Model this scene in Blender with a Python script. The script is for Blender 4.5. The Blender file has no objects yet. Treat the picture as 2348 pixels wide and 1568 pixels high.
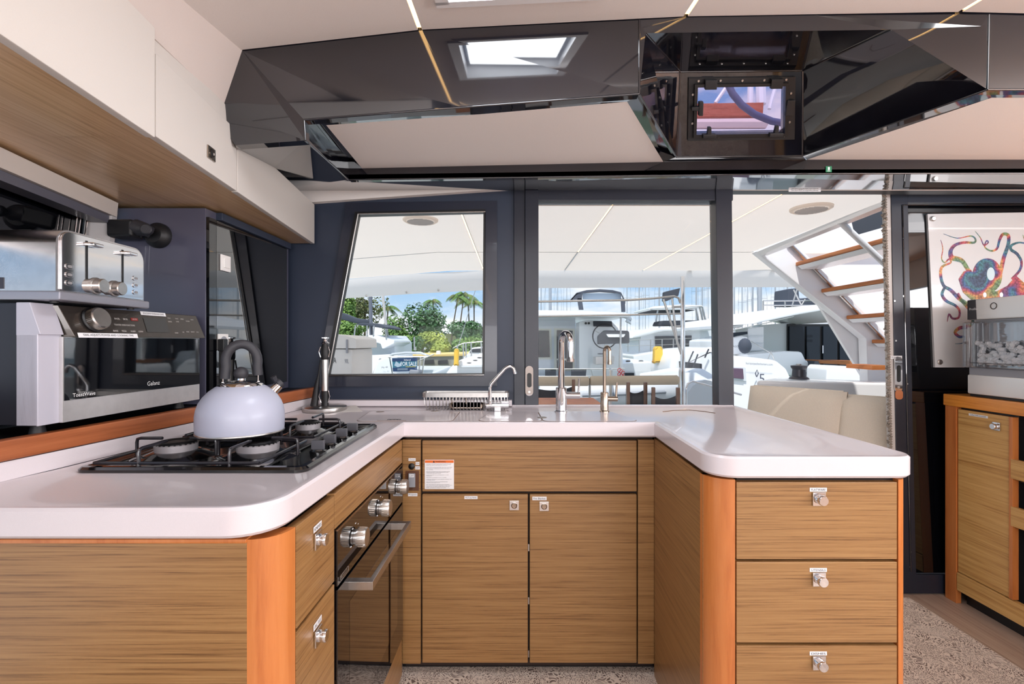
import bpy, bmesh, math, random
from mathutils import Vector, Matrix

# ------------------------------------------------------------------ camera, sky, sun, window light, exposure
sc = bpy.context.scene
COL = sc.collection
F = 1109.0          # focal length in pixels of the 2348 px wide frame
CZ = 1.18           # eye height above the saloon floor
cam_d = bpy.data.cameras.new('camera')
cam_d.sensor_width = 36.0
cam_d.lens = 36.0 * F / 2348.0
cam_d.clip_start = 0.02
cam_d.clip_end = 2000
cam = bpy.data.objects.new('camera', cam_d)
COL.objects.link(cam)
cam.location = (0, 0, CZ)
cam.rotation_euler = (math.radians(90), 0, 0)
sc.camera = cam
sc.view_settings.view_transform = 'Standard'
sc.view_settings.look = 'None'
sc.view_settings.gamma = 1.0
sc.view_settings.exposure = 0.0
sc.view_settings.use_curve_mapping = False
sc.cycles.use_denoising = True
sc.cycles.max_bounces = 10
sc.cycles.diffuse_bounces = 4
sc.cycles.glossy_bounces = 5
sc.cycles.transparent_max_bounces = 16
sc.cycles.sample_clamp_indirect = 6.0
sc.cycles.caustics_reflective = False
sc.cycles.caustics_refractive = False


def C(r, g, b):
    def f(v):
        v /= 255.0
        return v / 12.92 if v <= 0.04045 else ((v + 0.055) / 1.055) ** 2.4
    return (f(r), f(g), f(b), 1.0)


world = bpy.data.worlds.new('sky')
sc.world = world
world.use_nodes = True
wn, wl = world.node_tree.nodes, world.node_tree.links
wn.clear()
w_out = wn.new('ShaderNodeOutputWorld')
w_bg = wn.new('ShaderNodeBackground')
w_tc = wn.new('ShaderNodeTexCoord')
w_sep = wn.new('ShaderNodeSeparateXYZ')
w_r1 = wn.new('ShaderNodeValToRGB')
w_r1.color_ramp.elements[0].position = 0.0
w_r1.color_ramp.elements[0].color = C(205, 226, 244)
w_r1.color_ramp.elements[1].position = 0.55
w_r1.color_ramp.elements[1].color = C(136, 176, 222)
e = w_r1.color_ramp.elements.new(0.16)
e.color = C(142, 189, 232)
w_map = wn.new('ShaderNodeMapping')
w_map.inputs['Scale'].default_value = (2.6, 2.6, 6.5)
w_map.inputs['Location'].default_value = (3.45, 1.2, 0.35)
w_noise = wn.new('ShaderNodeTexNoise')
w_noise.inputs['Scale'].default_value = 1.35
w_noise.inputs['Detail'].default_value = 8
w_noise.inputs['Roughness'].default_value = 0.56
w_r2 = wn.new('ShaderNodeValToRGB')
w_r2.color_ramp.elements[0].position = 0.44
w_r2.color_ramp.elements[1].position = 0.58
w_mix = wn.new('ShaderNodeMixRGB')
w_mix.inputs['Color2'].default_value = C(250, 250, 252)
wl.new(w_tc.outputs['Generated'], w_sep.inputs[0])
wl.new(w_sep.outputs['Z'], w_r1.inputs[0])
wl.new(w_tc.outputs['Generated'], w_map.inputs[0])
wl.new(w_map.outputs[0], w_noise.inputs['Vector'])
wl.new(w_noise.outputs['Fac'], w_r2.inputs[0])
wl.new(w_r2.outputs[0], w_mix.inputs['Fac'])
wl.new(w_r1.outputs[0], w_mix.inputs['Color1'])
wl.new(w_mix.outputs[0], w_bg.inputs['Color'])
w_bg.inputs['Strength'].default_value = 1.15
wl.new(w_bg.outputs[0], w_out.inputs['Surface'])

sun_d = bpy.data.lights.new('sun', 'SUN')
sun_d.energy = 3.9
sun_d.angle = math.radians(1.0)
sun_d.color = (1.0, 0.96, 0.90)
sun = bpy.data.objects.new('sun', sun_d)
COL.objects.link(sun)
sun.rotation_euler = (math.radians(27), math.radians(-12), 0)


def area(name, loc, rot, sx, sy, power, col=(1, 1, 1)):
    d = bpy.data.lights.new(name, 'AREA')
    d.shape = 'RECTANGLE'
    d.size, d.size_y = sx, sy
    d.energy = power
    d.color = col
    o = bpy.data.objects.new(name, d)
    COL.objects.link(o)
    o.location = loc
    o.rotation_euler = rot
    return o


# daylight arriving through the saloon's forward and side windows and the roof hatch
R90 = math.radians(90)
area('daylight_forward_windows', (0.6, -2.36, 1.36), (R90, 0, 0), 4.0, 0.62, 78, (1.0, 0.97, 0.985))
area('daylight_starboard_windows', (3.12, -0.2, 1.42), (R90, 0, R90), 2.6, 0.5, 70, (1.0, 0.97, 0.985))
area('daylight_roof_hatch', (0.02, 0.94, 2.016), (math.radians(7.1), 0, 0), 0.32, 0.42, 6.5, (0.93, 0.96, 1.0))

# ------------------------------------------------------------------ projection helpers (image is 2348 x 1568)
def U(px, py, d):
    """point at distance d in front of the eye"""
    return Vector(((px - 1174.0) * d / F, d, CZ + (784.0 - py) * d / F))


def UZ(px, py, z):
    """point at height z"""
    d = (CZ - z) * F / (py - 784.0)
    return Vector(((px - 1174.0) * d / F, d, z))


WD, WK = 2.14, 0.030      # aft bulkhead: distance at eye height and rake


def W(px, py, off=0.0):
    """point on the raked aft bulkhead, off metres towards the saloon"""
    d = (WD - off) / (1.0 - WK * (784.0 - py) / F)
    return U(px, py, d)


# ------------------------------------------------------------------ materials
MATS = {}


def _new(name):
    m = bpy.data.materials.new(name)
    m.use_nodes = True
    nt = m.node_tree
    return m, nt.nodes, nt.links, nt.nodes['Principled BSDF']


def mat(name, col, rough=0.5, metal=0.0, coat=0.0, spec=0.5, emit=None, estr=0.0, noise=0.0, nscale=200.0, bump=0.0, bscale=300.0):
    if name in MATS:
        return MATS[name]
    m, n, l, b = _new(name)
    b.inputs['Base Color'].default_value = col
    b.inputs['Roughness'].default_value = rough
    b.inputs['Metallic'].default_value = metal
    b.inputs['Specular IOR Level'].default_value = spec
    b.inputs['Coat Weight'].default_value = coat
    b.inputs['Coat Roughness'].default_value = 0.03
    if emit:
        b.inputs['Emission Color'].default_value = emit
        b.inputs['Emission Strength'].default_value = estr
    if noise > 0 or bump > 0:
        tc = n.new('ShaderNodeTexCoord')
    if noise > 0:
        t = n.new('ShaderNodeTexNoise')
        t.inputs['Scale'].default_value = nscale
        t.inputs['Detail'].default_value = 3
        l.new(tc.outputs['Object'], t.inputs['Vector'])
        r = n.new('ShaderNodeValToRGB')
        r.color_ramp.elements[0].position = 0.3
        r.color_ramp.elements[1].position = 0.7
        k = 1 - noise
        r.color_ramp.elements[0].color = (col[0] * k, col[1] * k, col[2] * k, 1)
        k = 1 + noise
        r.color_ramp.elements[1].color = (min(1, col[0] * k), min(1, col[1] * k), min(1, col[2] * k), 1)
        l.new(t.outputs['Fac'], r.inputs[0])
        l.new(r.outputs[0], b.inputs['Base Color'])
    if bump > 0:
        t2 = n.new('ShaderNodeTexNoise')
        t2.inputs['Scale'].default_value = bscale
        t2.inputs['Detail'].default_value = 2
        l.new(tc.outputs['Object'], t2.inputs['Vector'])
        bp = n.new('ShaderNodeBump')
        bp.inputs['Strength'].default_value = bump
        bp.inputs['Distance'].default_value = 0.002
        l.new(t2.outputs['Fac'], bp.inputs['Height'])
        l.new(bp.outputs[0], b.inputs['Normal'])
    MATS[name] = m
    return m


def wood(name, c1, c2, c3, scale, rough=0.35, coat=0.15):
    m, n, l, b = _new(name)
    tc = n.new('ShaderNodeTexCoord')
    mp = n.new('ShaderNodeMapping')
    mp.inputs['Scale'].default_value = scale
    l.new(tc.outputs['Object'], mp.inputs[0])
    t = n.new('ShaderNodeTexNoise')
    t.inputs['Scale'].default_value = 1.0
    t.inputs['Detail'].default_value = 9
    t.inputs['Roughness'].default_value = 0.72
    t.inputs['Distortion'].default_value = 0.25
    l.new(mp.outputs[0], t.inputs['Vector'])
    r = n.new('ShaderNodeValToRGB')
    r.color_ramp.elements[0].position = 0.33
    r.color_ramp.elements[0].color = c3
    r.color_ramp.elements[1].position = 0.66
    r.color_ramp.elements[1].color = c1
    e2 = r.color_ramp.elements.new(0.47)
    e2.color = c2
    l.new(t.outputs['Fac'], r.inputs[0])
    t2 = n.new('ShaderNodeTexNoise')
    t2.inputs['Scale'].default_value = 2.2
    t2.inputs['Detail'].default_value = 2
    l.new(tc.outputs['Object'], t2.inputs['Vector'])
    mx = n.new('ShaderNodeMixRGB')
    mx.blend_type = 'MULTIPLY'
    mx.inputs['Fac'].default_value = 0.12
    l.new(r.outputs[0], mx.inputs['Color1'])
    l.new(t2.outputs['Fac'], mx.inputs['Color2'])
    l.new(mx.outputs[0], b.inputs['Base Color'])
    bp = n.new('ShaderNodeBump')
    bp.inputs['Strength'].default_value = 0.10
    bp.inputs['Distance'].default_value = 0.001
    l.new(t.outputs['Fac'], bp.inputs['Height'])
    l.new(bp.outputs[0], b.inputs['Normal'])
    b.inputs['Roughness'].default_value = rough
    b.inputs['Coat Weight'].default_value = coat
    b.inputs['Coat Roughness'].default_value = 0.25
    MATS[name] = m
    return m


def pane_mat(name, tint, refl, rough=0.0):
    """thin window glass: tinted see-through with a mirror-like share"""
    m = bpy.data.materials.new(name)
    m.use_nodes = True
    n, l = m.node_tree.nodes, m.node_tree.links
    n.clear()
    o = n.new('ShaderNodeOutputMaterial')
    tr = n.new('ShaderNodeBsdfTransparent')
    tr.inputs['Color'].default_value = tint
    gl = n.new('ShaderNodeBsdfGlossy')
    gl.inputs['Roughness'].default_value = rough
    fr = n.new('ShaderNodeFresnel')
    fr.inputs['IOR'].default_value = 1.45
    ad = n.new('ShaderNodeMath')
    ad.operation = 'MULTIPLY_ADD'
    ad.inputs[1].default_value = refl
    ad.inputs[2].default_value = 0.0
    l.new(fr.outputs[0], ad.inputs[0])
    mx = n.new('ShaderNodeMixShader')
    l.new(ad.outputs[0], mx.inputs[0])
    l.new(tr.outputs[0], mx.inputs[1])
    l.new(gl.outputs[0], mx.inputs[2])
    l.new(mx.outputs[0], o.inputs['Surface'])
    MATS[name] = m
    return m


def translucent(name, col, share):
    m, n, l, b = _new(name)
    b.inputs['Base Color'].default_value = col
    b.inputs['Roughness'].default_value = 0.6
    tr = n.new('ShaderNodeBsdfTranslucent')
    tr.inputs['Color'].default_value = col
    mx = n.new('ShaderNodeMixShader')
    mx.inputs[0].default_value = share
    l.new(b.outputs[0], mx.inputs[1])
    l.new(tr.outputs[0], mx.inputs[2])
    l.new(mx.outputs[0], n['Material Output'].inputs['Surface'])
    MATS[name] = m
    return m


OAK = wood('oak_horizontal', C(172, 132, 84), C(154, 113, 69), C(106, 72, 40), (3.2, 3.2, 240))
OAKC = wood('oak_along_boat', C(240, 206, 162), C(226, 186, 138), C(198, 154, 106), (110, 2.4, 20), 0.3, 0.5)
OAKL = wood('oak_pale', C(222, 178, 112), C(206, 158, 92), C(172, 122, 64), (2.2, 2.2, 80))
TRIM = wood('orange_trim', C(212, 134, 74), C(202, 121, 62), C(182, 101, 48), (26, 26, 1.6), 0.3, 0.3)
RAILW = wood('rail_wood', C(182, 108, 68), C(168, 96, 58), C(146, 80, 46), (6, 2.0, 60), 0.35, 0.2)
TEAK = wood('teak', C(206, 130, 72), C(186, 110, 56), C(156, 86, 40), (3, 3, 40), 0.5, 0.0)
FLOORW = wood('floor_wood', C(196, 172, 154), C(182, 156, 138), C(156, 128, 110), (45, 2.0, 5), 0.4, 0.1)
COUNTER = mat('white_solid_surface', C(220, 212, 216), 0.22, coat=0.25, noise=0.025, nscale=900)
CEIL = mat('beige_headliner', C(238, 231, 227), 0.85, noise=0.02, nscale=500)
CREAM = mat('cream_lacquer', C(215, 209, 203), 0.45, noise=0.012, nscale=700)
NAVY = mat('navy_panel', C(42, 51, 69), 0.48, noise=0.05, nscale=900)
GLOSS = mat('gloss_black_gelcoat', C(20, 20, 27), 0.045, coat=0.8, spec=0.75, noise=0.25, nscale=6)
BLKGL = mat('black_glass', C(7, 8, 12), 0.03, coat=0.5, spec=0.6)
BLACK = mat('black_satin', C(18, 18, 20), 0.4)
BLKPL = mat('black_plastic', C(24, 24, 27), 0.5)
RUB = mat('black_rubber', C(46, 46, 52), 0.55)
ENAM = mat('black_enamel', C(12, 12, 14), 0.12, coat=0.6)
CHROME = mat('chrome', C(225, 225, 228), 0.06, 1.0)
STEEL = mat('brushed_steel', C(196, 193, 190), 0.3, 1.0, noise=0.06, nscale=60)
STEELL = mat('pale_silver', C(196, 194, 206), 0.35, 0.1)
STEELB = mat('bright_steel', C(206, 204, 204), 0.3, 0.55, noise=0.05, nscale=50)
NICKEL = mat('brushed_nickel', C(176, 160, 145), 0.25, 1.0)
WHITE = mat('white_gelcoat', C(244, 244, 246), 0.25, coat=0.3)
WHITEM = mat('white_matt', C(238, 236, 234), 0.6)
PAPER = mat('white_label', C(240, 240, 243), 0.6)
INK = mat('ink', C(38, 38, 44), 0.6)
INKB = mat('ink_blue_grey', C(92, 96, 112), 0.6)
GREYP = mat('grey_plastic', C(150, 152, 160), 0.45)
LEDM = mat('warm_led', C(255, 214, 150), 0.5, emit=(1.0, 0.60, 0.24, 1), estr=7.0)
GAP = mat('seam_brown', C(120, 96, 80), 0.7)
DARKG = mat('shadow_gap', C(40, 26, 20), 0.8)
BEIGE = mat('beige_canvas', C(222, 210, 194), 0.85, noise=0.05, nscale=260, bump=0.4, bscale=600)
CHAR = mat('charcoal_canvas', C(58, 62, 70), 0.85, noise=0.08, nscale=200)
GLASS = pane_mat('clear_pane', (0.97, 0.98, 0.985, 1), 0.14)
SMOKE = pane_mat('smoked_pane', (0.14, 0.15, 0.17, 1), 1.6)
VIOLET = pane_mat('violet_acrylic', (0.80, 0.74, 0.86, 1), 0.9)
CLEARP = pane_mat('clear_plastic', (0.96, 0.965, 0.975, 1), 0.7, 0.04)


# ------------------------------------------------------------------ mesh builder and tagging
class MB:
    def __init__(s):
        s.bm = bmesh.new()
        s.bev = False

    def face(s, pts):
        vs = [s.bm.verts.new(p) for p in pts]
        try:
            return s.bm.faces.new(vs)
        except ValueError:
            return None

    def box(s, x0, x1, y0, y1, z0, z1, bev=0.0, seg=2, M=None):
        r = bmesh.ops.create_cube(s.bm, size=1.0)
        vs = r['verts']
        bmesh.ops.scale(s.bm, vec=(x1 - x0, y1 - y0, z1 - z0), verts=vs)
        bmesh.ops.translate(s.bm, vec=((x0 + x1) / 2, (y0 + y1) / 2, (z0 + z1) / 2), verts=vs)
        if bev > 0:
            s.bev = True
            es = list({e for v in vs for e in v.link_edges})
            q = bmesh.ops.bevel(s.bm, geom=es, offset=bev, segments=seg, affect='EDGES', profile=0.5)
            vs = list({v for f in q['faces'] for v in f.verts} | {v for v in vs if v.is_valid})
        if M is not None:
            bmesh.ops.transform(s.bm, matrix=M, verts=[v for v in vs if v.is_valid])
        return s

    def prism(s, pts, vec, bev=0.0):
        """polygon pts swept by vec (Vector or list of end points)"""
        pts = [Vector(p) for p in pts]
        if isinstance(vec, (list,)):
            end = [Vector(p) for p in vec]
        else:
            end = [p + Vector(vec) for p in pts]
        a = [s.bm.verts.new(p) for p in pts]
        b = [s.bm.verts.new(p) for p in end]
        n = len(a)
        fs = [s.bm.faces.new(a[::-1]), s.bm.faces.new(b)]
        for i in range(n):
            fs.append(s.bm.faces.new((a[i], a[(i + 1) % n], b[(i + 1) % n], b[i])))
        bmesh.ops.recalc_face_normals(s.bm, faces=fs)
        if bev > 0:
            s.bev = True
            es = list({e for f in fs for e in f.edges})
            bmesh.ops.bevel(s.bm, geom=es, offset=bev, segments=2, affect='EDGES', profile=0.5)
        return s

    def tube(s, path, r, seg=12, closed=False, cap=True):
        path = [Vector(p) for p in path]
        n = len(path)
        rr = r if isinstance(r, (list, tuple)) else [r] * n
        rings = []
        up = None
        for i, p in enumerate(path):
            if closed:
                t = path[(i + 1) % n] - path[i - 1]
            else:
                t = path[min(i + 1, n - 1)] - path[max(i - 1, 0)]
            t.normalize()
            if up is None:
                up = Vector((0, 0, 1)) if abs(t.z) < 0.9 else Vector((1, 0, 0))
            a = t.cross(up)
            if a.length < 1e-6:
                a = t.cross(Vector((1, 0.3, 0)))
            a.normalize()
            b = a.cross(t)
            up = b
            rings.append([s.bm.verts.new(p + (a * math.cos(2 * math.pi * k / seg) + b * math.sin(2 * math.pi * k / seg)) * rr[i]) for k in range(seg)])
        m = n if closed else n - 1
        for i in range(m):
            A, B = rings[i], rings[(i + 1) % n]
            for k in range(seg):
                s.bm.faces.new((A[k], A[(k + 1) % seg], B[(k + 1) % seg], B[k]))
        if cap and not closed:
            s.bm.faces.new(rings[0][::-1])
            s.bm.faces.new(rings[-1])
        return s

    def lathe(s, prof, center=(0, 0, 0), axis=(0, 0, 1), seg=32):
        """prof: list of (radius, height) along axis"""
        c = Vector(center)
        q = Vector((0, 0, 1)).rotation_difference(Vector(axis).normalized())
        rings = []
        for r, h in prof:
            if r < 1e-6:
                rings.append([s.bm.verts.new(c + q @ Vector((0, 0, h)))])
            else:
                rings.append([s.bm.verts.new(c + q @ Vector((r * math.cos(2 * math.pi * k / seg), r * math.sin(2 * math.pi * k / seg), h))) for k in range(seg)])
        for A, B in zip(rings[:-1], rings[1:]):
            for k in range(seg):
                k2 = (k + 1) % seg
                if len(A) == 1 and len(B) == 1:
                    continue
                if len(A) == 1:
                    s.bm.faces.new((A[0], B[k], B[k2]))
                elif len(B) == 1:
                    s.bm.faces.new((A[k], A[k2], B[0]))
                else:
                    s.bm.faces.new((A[k], A[k2], B[k2], B[k]))
        return s

    def cyl(s, c, axis, r, h, seg=24, bev=0.0):
        if bev > 0:
            return s.lathe([(0, 0), (r - bev, 0), (r, bev), (r, h - bev), (r - bev, h), (0, h)], c, axis, seg)
        return s.lathe([(0, 0), (r, 0), (r, h), (0, h)], c, axis, seg)

    def ball(s, c, r, sc=(1, 1, 1), seg=20):
        q = bmesh.ops.create_uvsphere(s.bm, u_segments=seg, v_segments=max(8, seg // 2), radius=r)
        bmesh.ops.scale(s.bm, vec=sc, verts=q['verts'])
        bmesh.ops.translate(s.bm, vec=c, verts=q['verts'])
        return s

    def grid(s, rows):
        """rows of equal-length point lists"""
        g = [[s.bm.verts.new(p) for p in r] for r in rows]
        for i in range(len(g) - 1):
            for j in range(len(g[0]) - 1):
                s.bm.faces.new((g[i][j], g[i][j + 1], g[i + 1][j + 1], g[i + 1][j]))
        return s

    def build(s, name, m, parent=None, smooth=35, label=None, recalc=True):
        if recalc:
            bmesh.ops.recalc_face_normals(s.bm, faces=s.bm.faces[:])
        me = bpy.data.meshes.new(name)
        s.bm.to_mesh(me)
        s.bm.free()
        for mm in (m if isinstance(m, (list, tuple)) else [m]):
            me.materials.append(mm)
        if smooth:
            for p in me.polygons:
                p.use_smooth = True
            me.set_sharp_from_angle(angle=math.radians(smooth))
        o = bpy.data.objects.new(name, me)
        COL.objects.link(o)
        if s.bev and smooth:
            md = o.modifiers.new('weighted', 'WEIGHTED_NORMAL')
            md.keep_sharp = True
        if parent is not None:
            o.parent = parent
            if not parent.get('_loc'):
                root = parent
                while root.parent is not None:
                    root = root.parent
                if parent.type == 'EMPTY':
                    o.matrix_parent_inverse = Matrix.Translation(-parent.location)
        if label:
            o['label'] = label
        return o


LOCALS = []


def thing(name, label, cat, loc=(0, 0, 0), group=None, rot=None, local=False):
    o = bpy.data.objects.new(name, None)
    COL.objects.link(o)
    o.empty_display_size = 0.05
    o.location = loc
    if rot is not None:
        o.rotation_euler = rot
    o['label'] = label
    o['category'] = cat
    if group:
        o['group'] = group
    if local:
        o['_loc'] = 1
        LOCALS.append(o)
    return o


def tag(o, label, cat, group=None, kind=None):
    o['label'] = label
    o['category'] = cat
    if group:
        o['group'] = group
    if kind:
        o['kind'] = kind
    return o


def struct(o, label=None):
    o['kind'] = 'structure'
    if label:
        o['label'] = label
    return o


def copy_tree(o, parent=None):
    c = o.copy()
    COL.objects.link(c)
    if parent is not None:
        c.parent = parent
    for ch in [x for x in bpy.data.objects if x.parent == o]:
        copy_tree(ch, c)
    return c


_DG = None


def text(name, s, pos, right, up, width, m, parent, height=None, align='CENTER', depth=0.0004):
    """flat lettering: pos is the middle of the line, width its full length"""
    cu = bpy.data.curves.new('t', 'FONT')
    cu.body = s
    cu.align_x = 'LEFT'
    cu.size = 1.0
    cu.resolution_u = 3
    ob = bpy.data.objects.new('t', cu)
    COL.objects.link(ob)
    dg = bpy.context.evaluated_depsgraph_get()
    me = bpy.data.meshes.new_from_object(ob.evaluated_get(dg))
    bpy.data.objects.remove(ob)
    bpy.data.curves.remove(cu)
    xs = [v.co.x for v in me.vertices]
    ys = [v.co.y for v in me.vertices]
    x0, x1, y0, y1 = min(xs), max(xs), min(ys), max(ys)
    k = width / (x1 - x0)
    ky = k if height is None else height / (y1 - y0)
    right = Vector(right).normalized()
    up = Vector(up).normalized()
    nrm = right.cross(up)
    pos = Vector(pos)
    for v in me.vertices:
        v.co = pos + right * ((v.co.x - (x0 + x1) / 2) * k) + up * ((v.co.y - (y0 + y1) / 2) * ky) + nrm * depth
    me.materials.clear()
    me.materials.append(m)
    me.name = name
    o = bpy.data.objects.new(name, me)
    COL.objects.link(o)
    if parent is not None:
        o.parent = parent
        if parent.type == 'EMPTY' and not parent.get('_loc'):
            o.matrix_parent_inverse = Matrix.Translation(-parent.location)
    return o


def sticker(s, pos, right, up, w, h, parent, ink=None, name='sticker'):
    """small printed paper label standing 0.4 mm proud of what it is stuck on"""
    right = Vector(right).normalized()
    up = Vector(up).normalized()
    n = right.cross(up)
    pos = Vector(pos)
    a = MB()
    q = [pos + right * sx * w / 2 + up * sy * h / 2 for sx, sy in ((-1, -1), (1, -1), (1, 1), (-1, 1))]
    a.prism(q, n * 0.0006)
    o = a.build(name, PAPER, parent, smooth=0)
    if s:
        text('lettering', s, pos + n * 0.0007, right, up, w * 0.84, ink or INK, o, height=h * 0.55)
    return o


def rounded(x0, x1, y0, y1, r, seg=6):
    out = []
    for cx, cy, a0 in ((x1 - r, y0 + r, -90), (x1 - r, y1 - r, 0), (x0 + r, y1 - r, 90), (x0 + r, y0 + r, 180)):
        for i in range(seg + 1):
            a = math.radians(a0 + 90 * i / seg)
            out.append((cx + r * math.cos(a), cy + r * math.sin(a)))
    return out


def arc(c, r, a0, a1, u, v, n=12):
    c, u, v = Vector(c), Vector(u), Vector(v)
    return [c + (u * math.cos(math.radians(a0 + (a1 - a0) * i / n)) + v * math.sin(math.radians(a0 + (a1 - a0) * i / n))) * r for i in range(n + 1)]


def offset_poly(pts, d):
    """inward offset of a counter-clockwise 2D polygon"""
    n = len(pts)
    out = []
    for i in range(n):
        p0, p1, p2 = Vector(pts[i - 1]), Vector(pts[i]), Vector(pts[(i + 1) % n])
        e1, e2 = (p1 - p0).normalized(), (p2 - p1).normalized()
        n1, n2 = Vector((-e1.y, e1.x)), Vector((-e2.y, e2.x))
        b = n1 + n2
        if b.length < 1e-6:
            b = n1
        b.normalize()
        k = d / max(0.35, b.dot(n1))
        out.append((p1.x + b.x * k, p1.y + b.y * k))
    return out


def fillet(pts, radii, seg=6):
    out = []
    n = len(pts)
    for i in range(n):
        r = radii[i]
        p = Vector(pts[i])
        if r <= 0:
            out.append((p.x, p.y))
            continue
        a = (Vector(pts[i - 1]) - p).normalized()
        b = (Vector(pts[(i + 1) % n]) - p).normalized()
        ang = a.angle(b)
        t = r / math.tan(ang / 2)
        A, B = p + a * t, p + b * t
        c = p + (a + b).normalized() * (r / math.sin(ang / 2))
        va, vb = A - c, B - c
        tot = va.angle_signed(vb)
        for k in range(seg + 1):
            th = -tot * k / seg
            out.append((c.x + va.x * math.cos(th) - va.y * math.sin(th), c.y + va.x * math.sin(th) + va.y * math.cos(th)))
    return out


X, Y, Z = Vector((1, 0, 0)), Vector((0, 1, 0)), Vector((0, 0, 1))
# ================================================================== SHELL
ZC = 0.895            # worktop height
ZB = 0.850            # underside of worktop


def xl(y):            # inner face of the port base units
    return -0.400 + (y - 0.863) * 0.025


def xr(y):            # inner face of the peninsula
    return 0.486 + (y - 1.19) * 0.027


# floor boards (port to starboard, each its own plank)
fl = bpy.data.objects.new('floor', None)
COL.objects.link(fl)
fl['kind'] = 'structure'
a = MB()
a.box(-1.75, 3.25, -2.5, 2.34, -0.03, -0.004)
o = a.build('subfloor', mat('subfloor_dark', C(90, 72, 60), 0.8), fl, smooth=0)
bw = 0.125
for i in range(12):
    a = MB()
    x0 = 1.72 + i * bw
    a.box(x0 + 0.0006, x0 + bw - 0.0006, -2.5, 2.335, -0.006, 0.0)
    a.build('plank', FLOORW, fl, smooth=0)

# carpet
CARP = mat('carpet', C(214, 198, 186), 0.95)
n, l = CARP.node_tree.nodes, CARP.node_tree.links
b = n['Principled BSDF']
tc = n.new('ShaderNodeTexCoord')
nz = n.new('ShaderNodeTexNoise')
nz.inputs['Scale'].default_value = 9
nz.inputs['Detail'].default_value = 1
mxv = n.new('ShaderNodeMixRGB')
mxv.inputs['Fac'].default_value = 0.17
l.new(tc.outputs['Object'], nz.inputs['Vector'])
l.new(tc.outputs['Object'], mxv.inputs['Color1'])
l.new(nz.outputs['Color'], mxv.inputs['Color2'])
vo = n.new('ShaderNodeTexVoronoi')
vo.feature = 'DISTANCE_TO_EDGE'
vo.inputs['Scale'].default_value = 175
vm = n.new('ShaderNodeMapping')
vm.inputs['Scale'].default_value = (1.0, 0.48, 1.0)
l.new(mxv.outputs[0], vm.inputs[0])
l.new(vm.outputs[0], vo.inputs['Vector'])
rp = n.new('ShaderNodeValToRGB')
rp.color_ramp.interpolation = 'LINEAR'
rp.color_ramp.elements[0].position = 0.08
rp.color_ramp.elements[0].color = C(230, 214, 200)
rp.color_ramp.elements[1].position = 0.22
rp.color_ramp.elements[1].color = C(116, 98, 90)
n2 = n.new('ShaderNodeTexNoise')
n2.inputs['Scale'].default_value = 11
l.new(tc.outputs['Object'], n2.inputs['Vector'])
mx = n.new('ShaderNodeMixRGB')
mx.inputs['Color2'].default_value = C(228, 212, 199)
rr = n.new('ShaderNodeValToRGB')
rr.color_ramp.elements[0].position = 0.5
rr.color_ramp.elements[1].position = 0.9
l.new(n2.outputs['Fac'], rr.inputs[0])
l.new(rr.outputs[0], mx.inputs['Fac'])
l.new(vo.outputs['Distance'], rp.inputs[0])
l.new(rp.outputs[0], mx.inputs['Color1'])
l.new(mx.outputs[0], b.inputs['Base Color'])
a = MB()
a.prism([(-0.9, -2.0, 0.0005), (1.852, -2.0, 0.0005), (1.822, 2.22, 0.0005), (-0.5, 2.22, 0.0005)], (0, 0, 0.0075))
o = a.build('carpet', CARP, smooth=0)
tag(o, 'cream carpet with dark squiggle pattern covering the galley and walkway floor', 'carpet')

# saloon outer walls with real window openings (behind and beside the eye)
def holed_wall(name, o0, du, dv, Ulen, Vlen, holes, thick, m):
    """rectangular wall in the du/dv plane with rectangular holes given as (u0,u1,v0,v1), sorted, same v"""
    a = MB()
    o0, du, dv = Vector(o0), Vector(du), Vector(dv)
    nv = du.cross(dv).normalized() * thick

    def q(u0, u1, v0, v1):
        a.prism([o0 + du * u + dv * v for u, v in ((u0, v0), (u1, v0), (u1, v1), (u0, v1))], nv)
    v0, v1 = holes[0][2], holes[0][3]
    q(0, Ulen, 0, v0)
    q(0, Ulen, v1, Vlen)
    u = 0
    for h in holes:
        q(u, h[0], v0, v1)
        u = h[1]
    q(u, Ulen, v0, v1)
    return struct(a.build(name, m, smooth=0))


holed_wall('wall_forward', (-1.8, -2.42, 0), X, Z, 5.05, 2.05, [(0.5, 2.3, 1.02, 1.68), (2.45, 4.4, 1.02, 1.68)], 0.04, CREAM)
holed_wall('wall_starboard', (3.2, -2.4, 0), Y, Z, 4.7, 2.1, [(0.6, 2.1, 1.12, 1.7), (2.2, 3.7, 1.12, 1.7)], 0.04, CREAM)

# ceiling: headliner panels split by light seams, rising gently towards the stern
EX = [(-0.726, 0.784), (-0.247, 0.838), (0.341, 0.868), (0.466, 0.874), (1.203, 0.886), (1.9, 0.870), (3.2, 0.80)]


def eh(x):
    for (x0, h0), (x1, h1) in zip(EX[:-1], EX[1:]):
        if x <= x1:
            return h0 + (h1 - h0) * (x - x0) / (x1 - x0)
    return EX[-1][1]


def cz(x, y):
    h = eh(x)
    yy = max(y, 0.2)
    return CZ + h - 0.125 * (1.3 - yy)


ceil = bpy.data.objects.new('ceiling', None)
COL.objects.link(ceil)
ceil['kind'] = 'structure'
HX0, HX1, HY0, HY1 = -0.165, 0.205, 0.70, 1.180   # roof hatch opening


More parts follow.
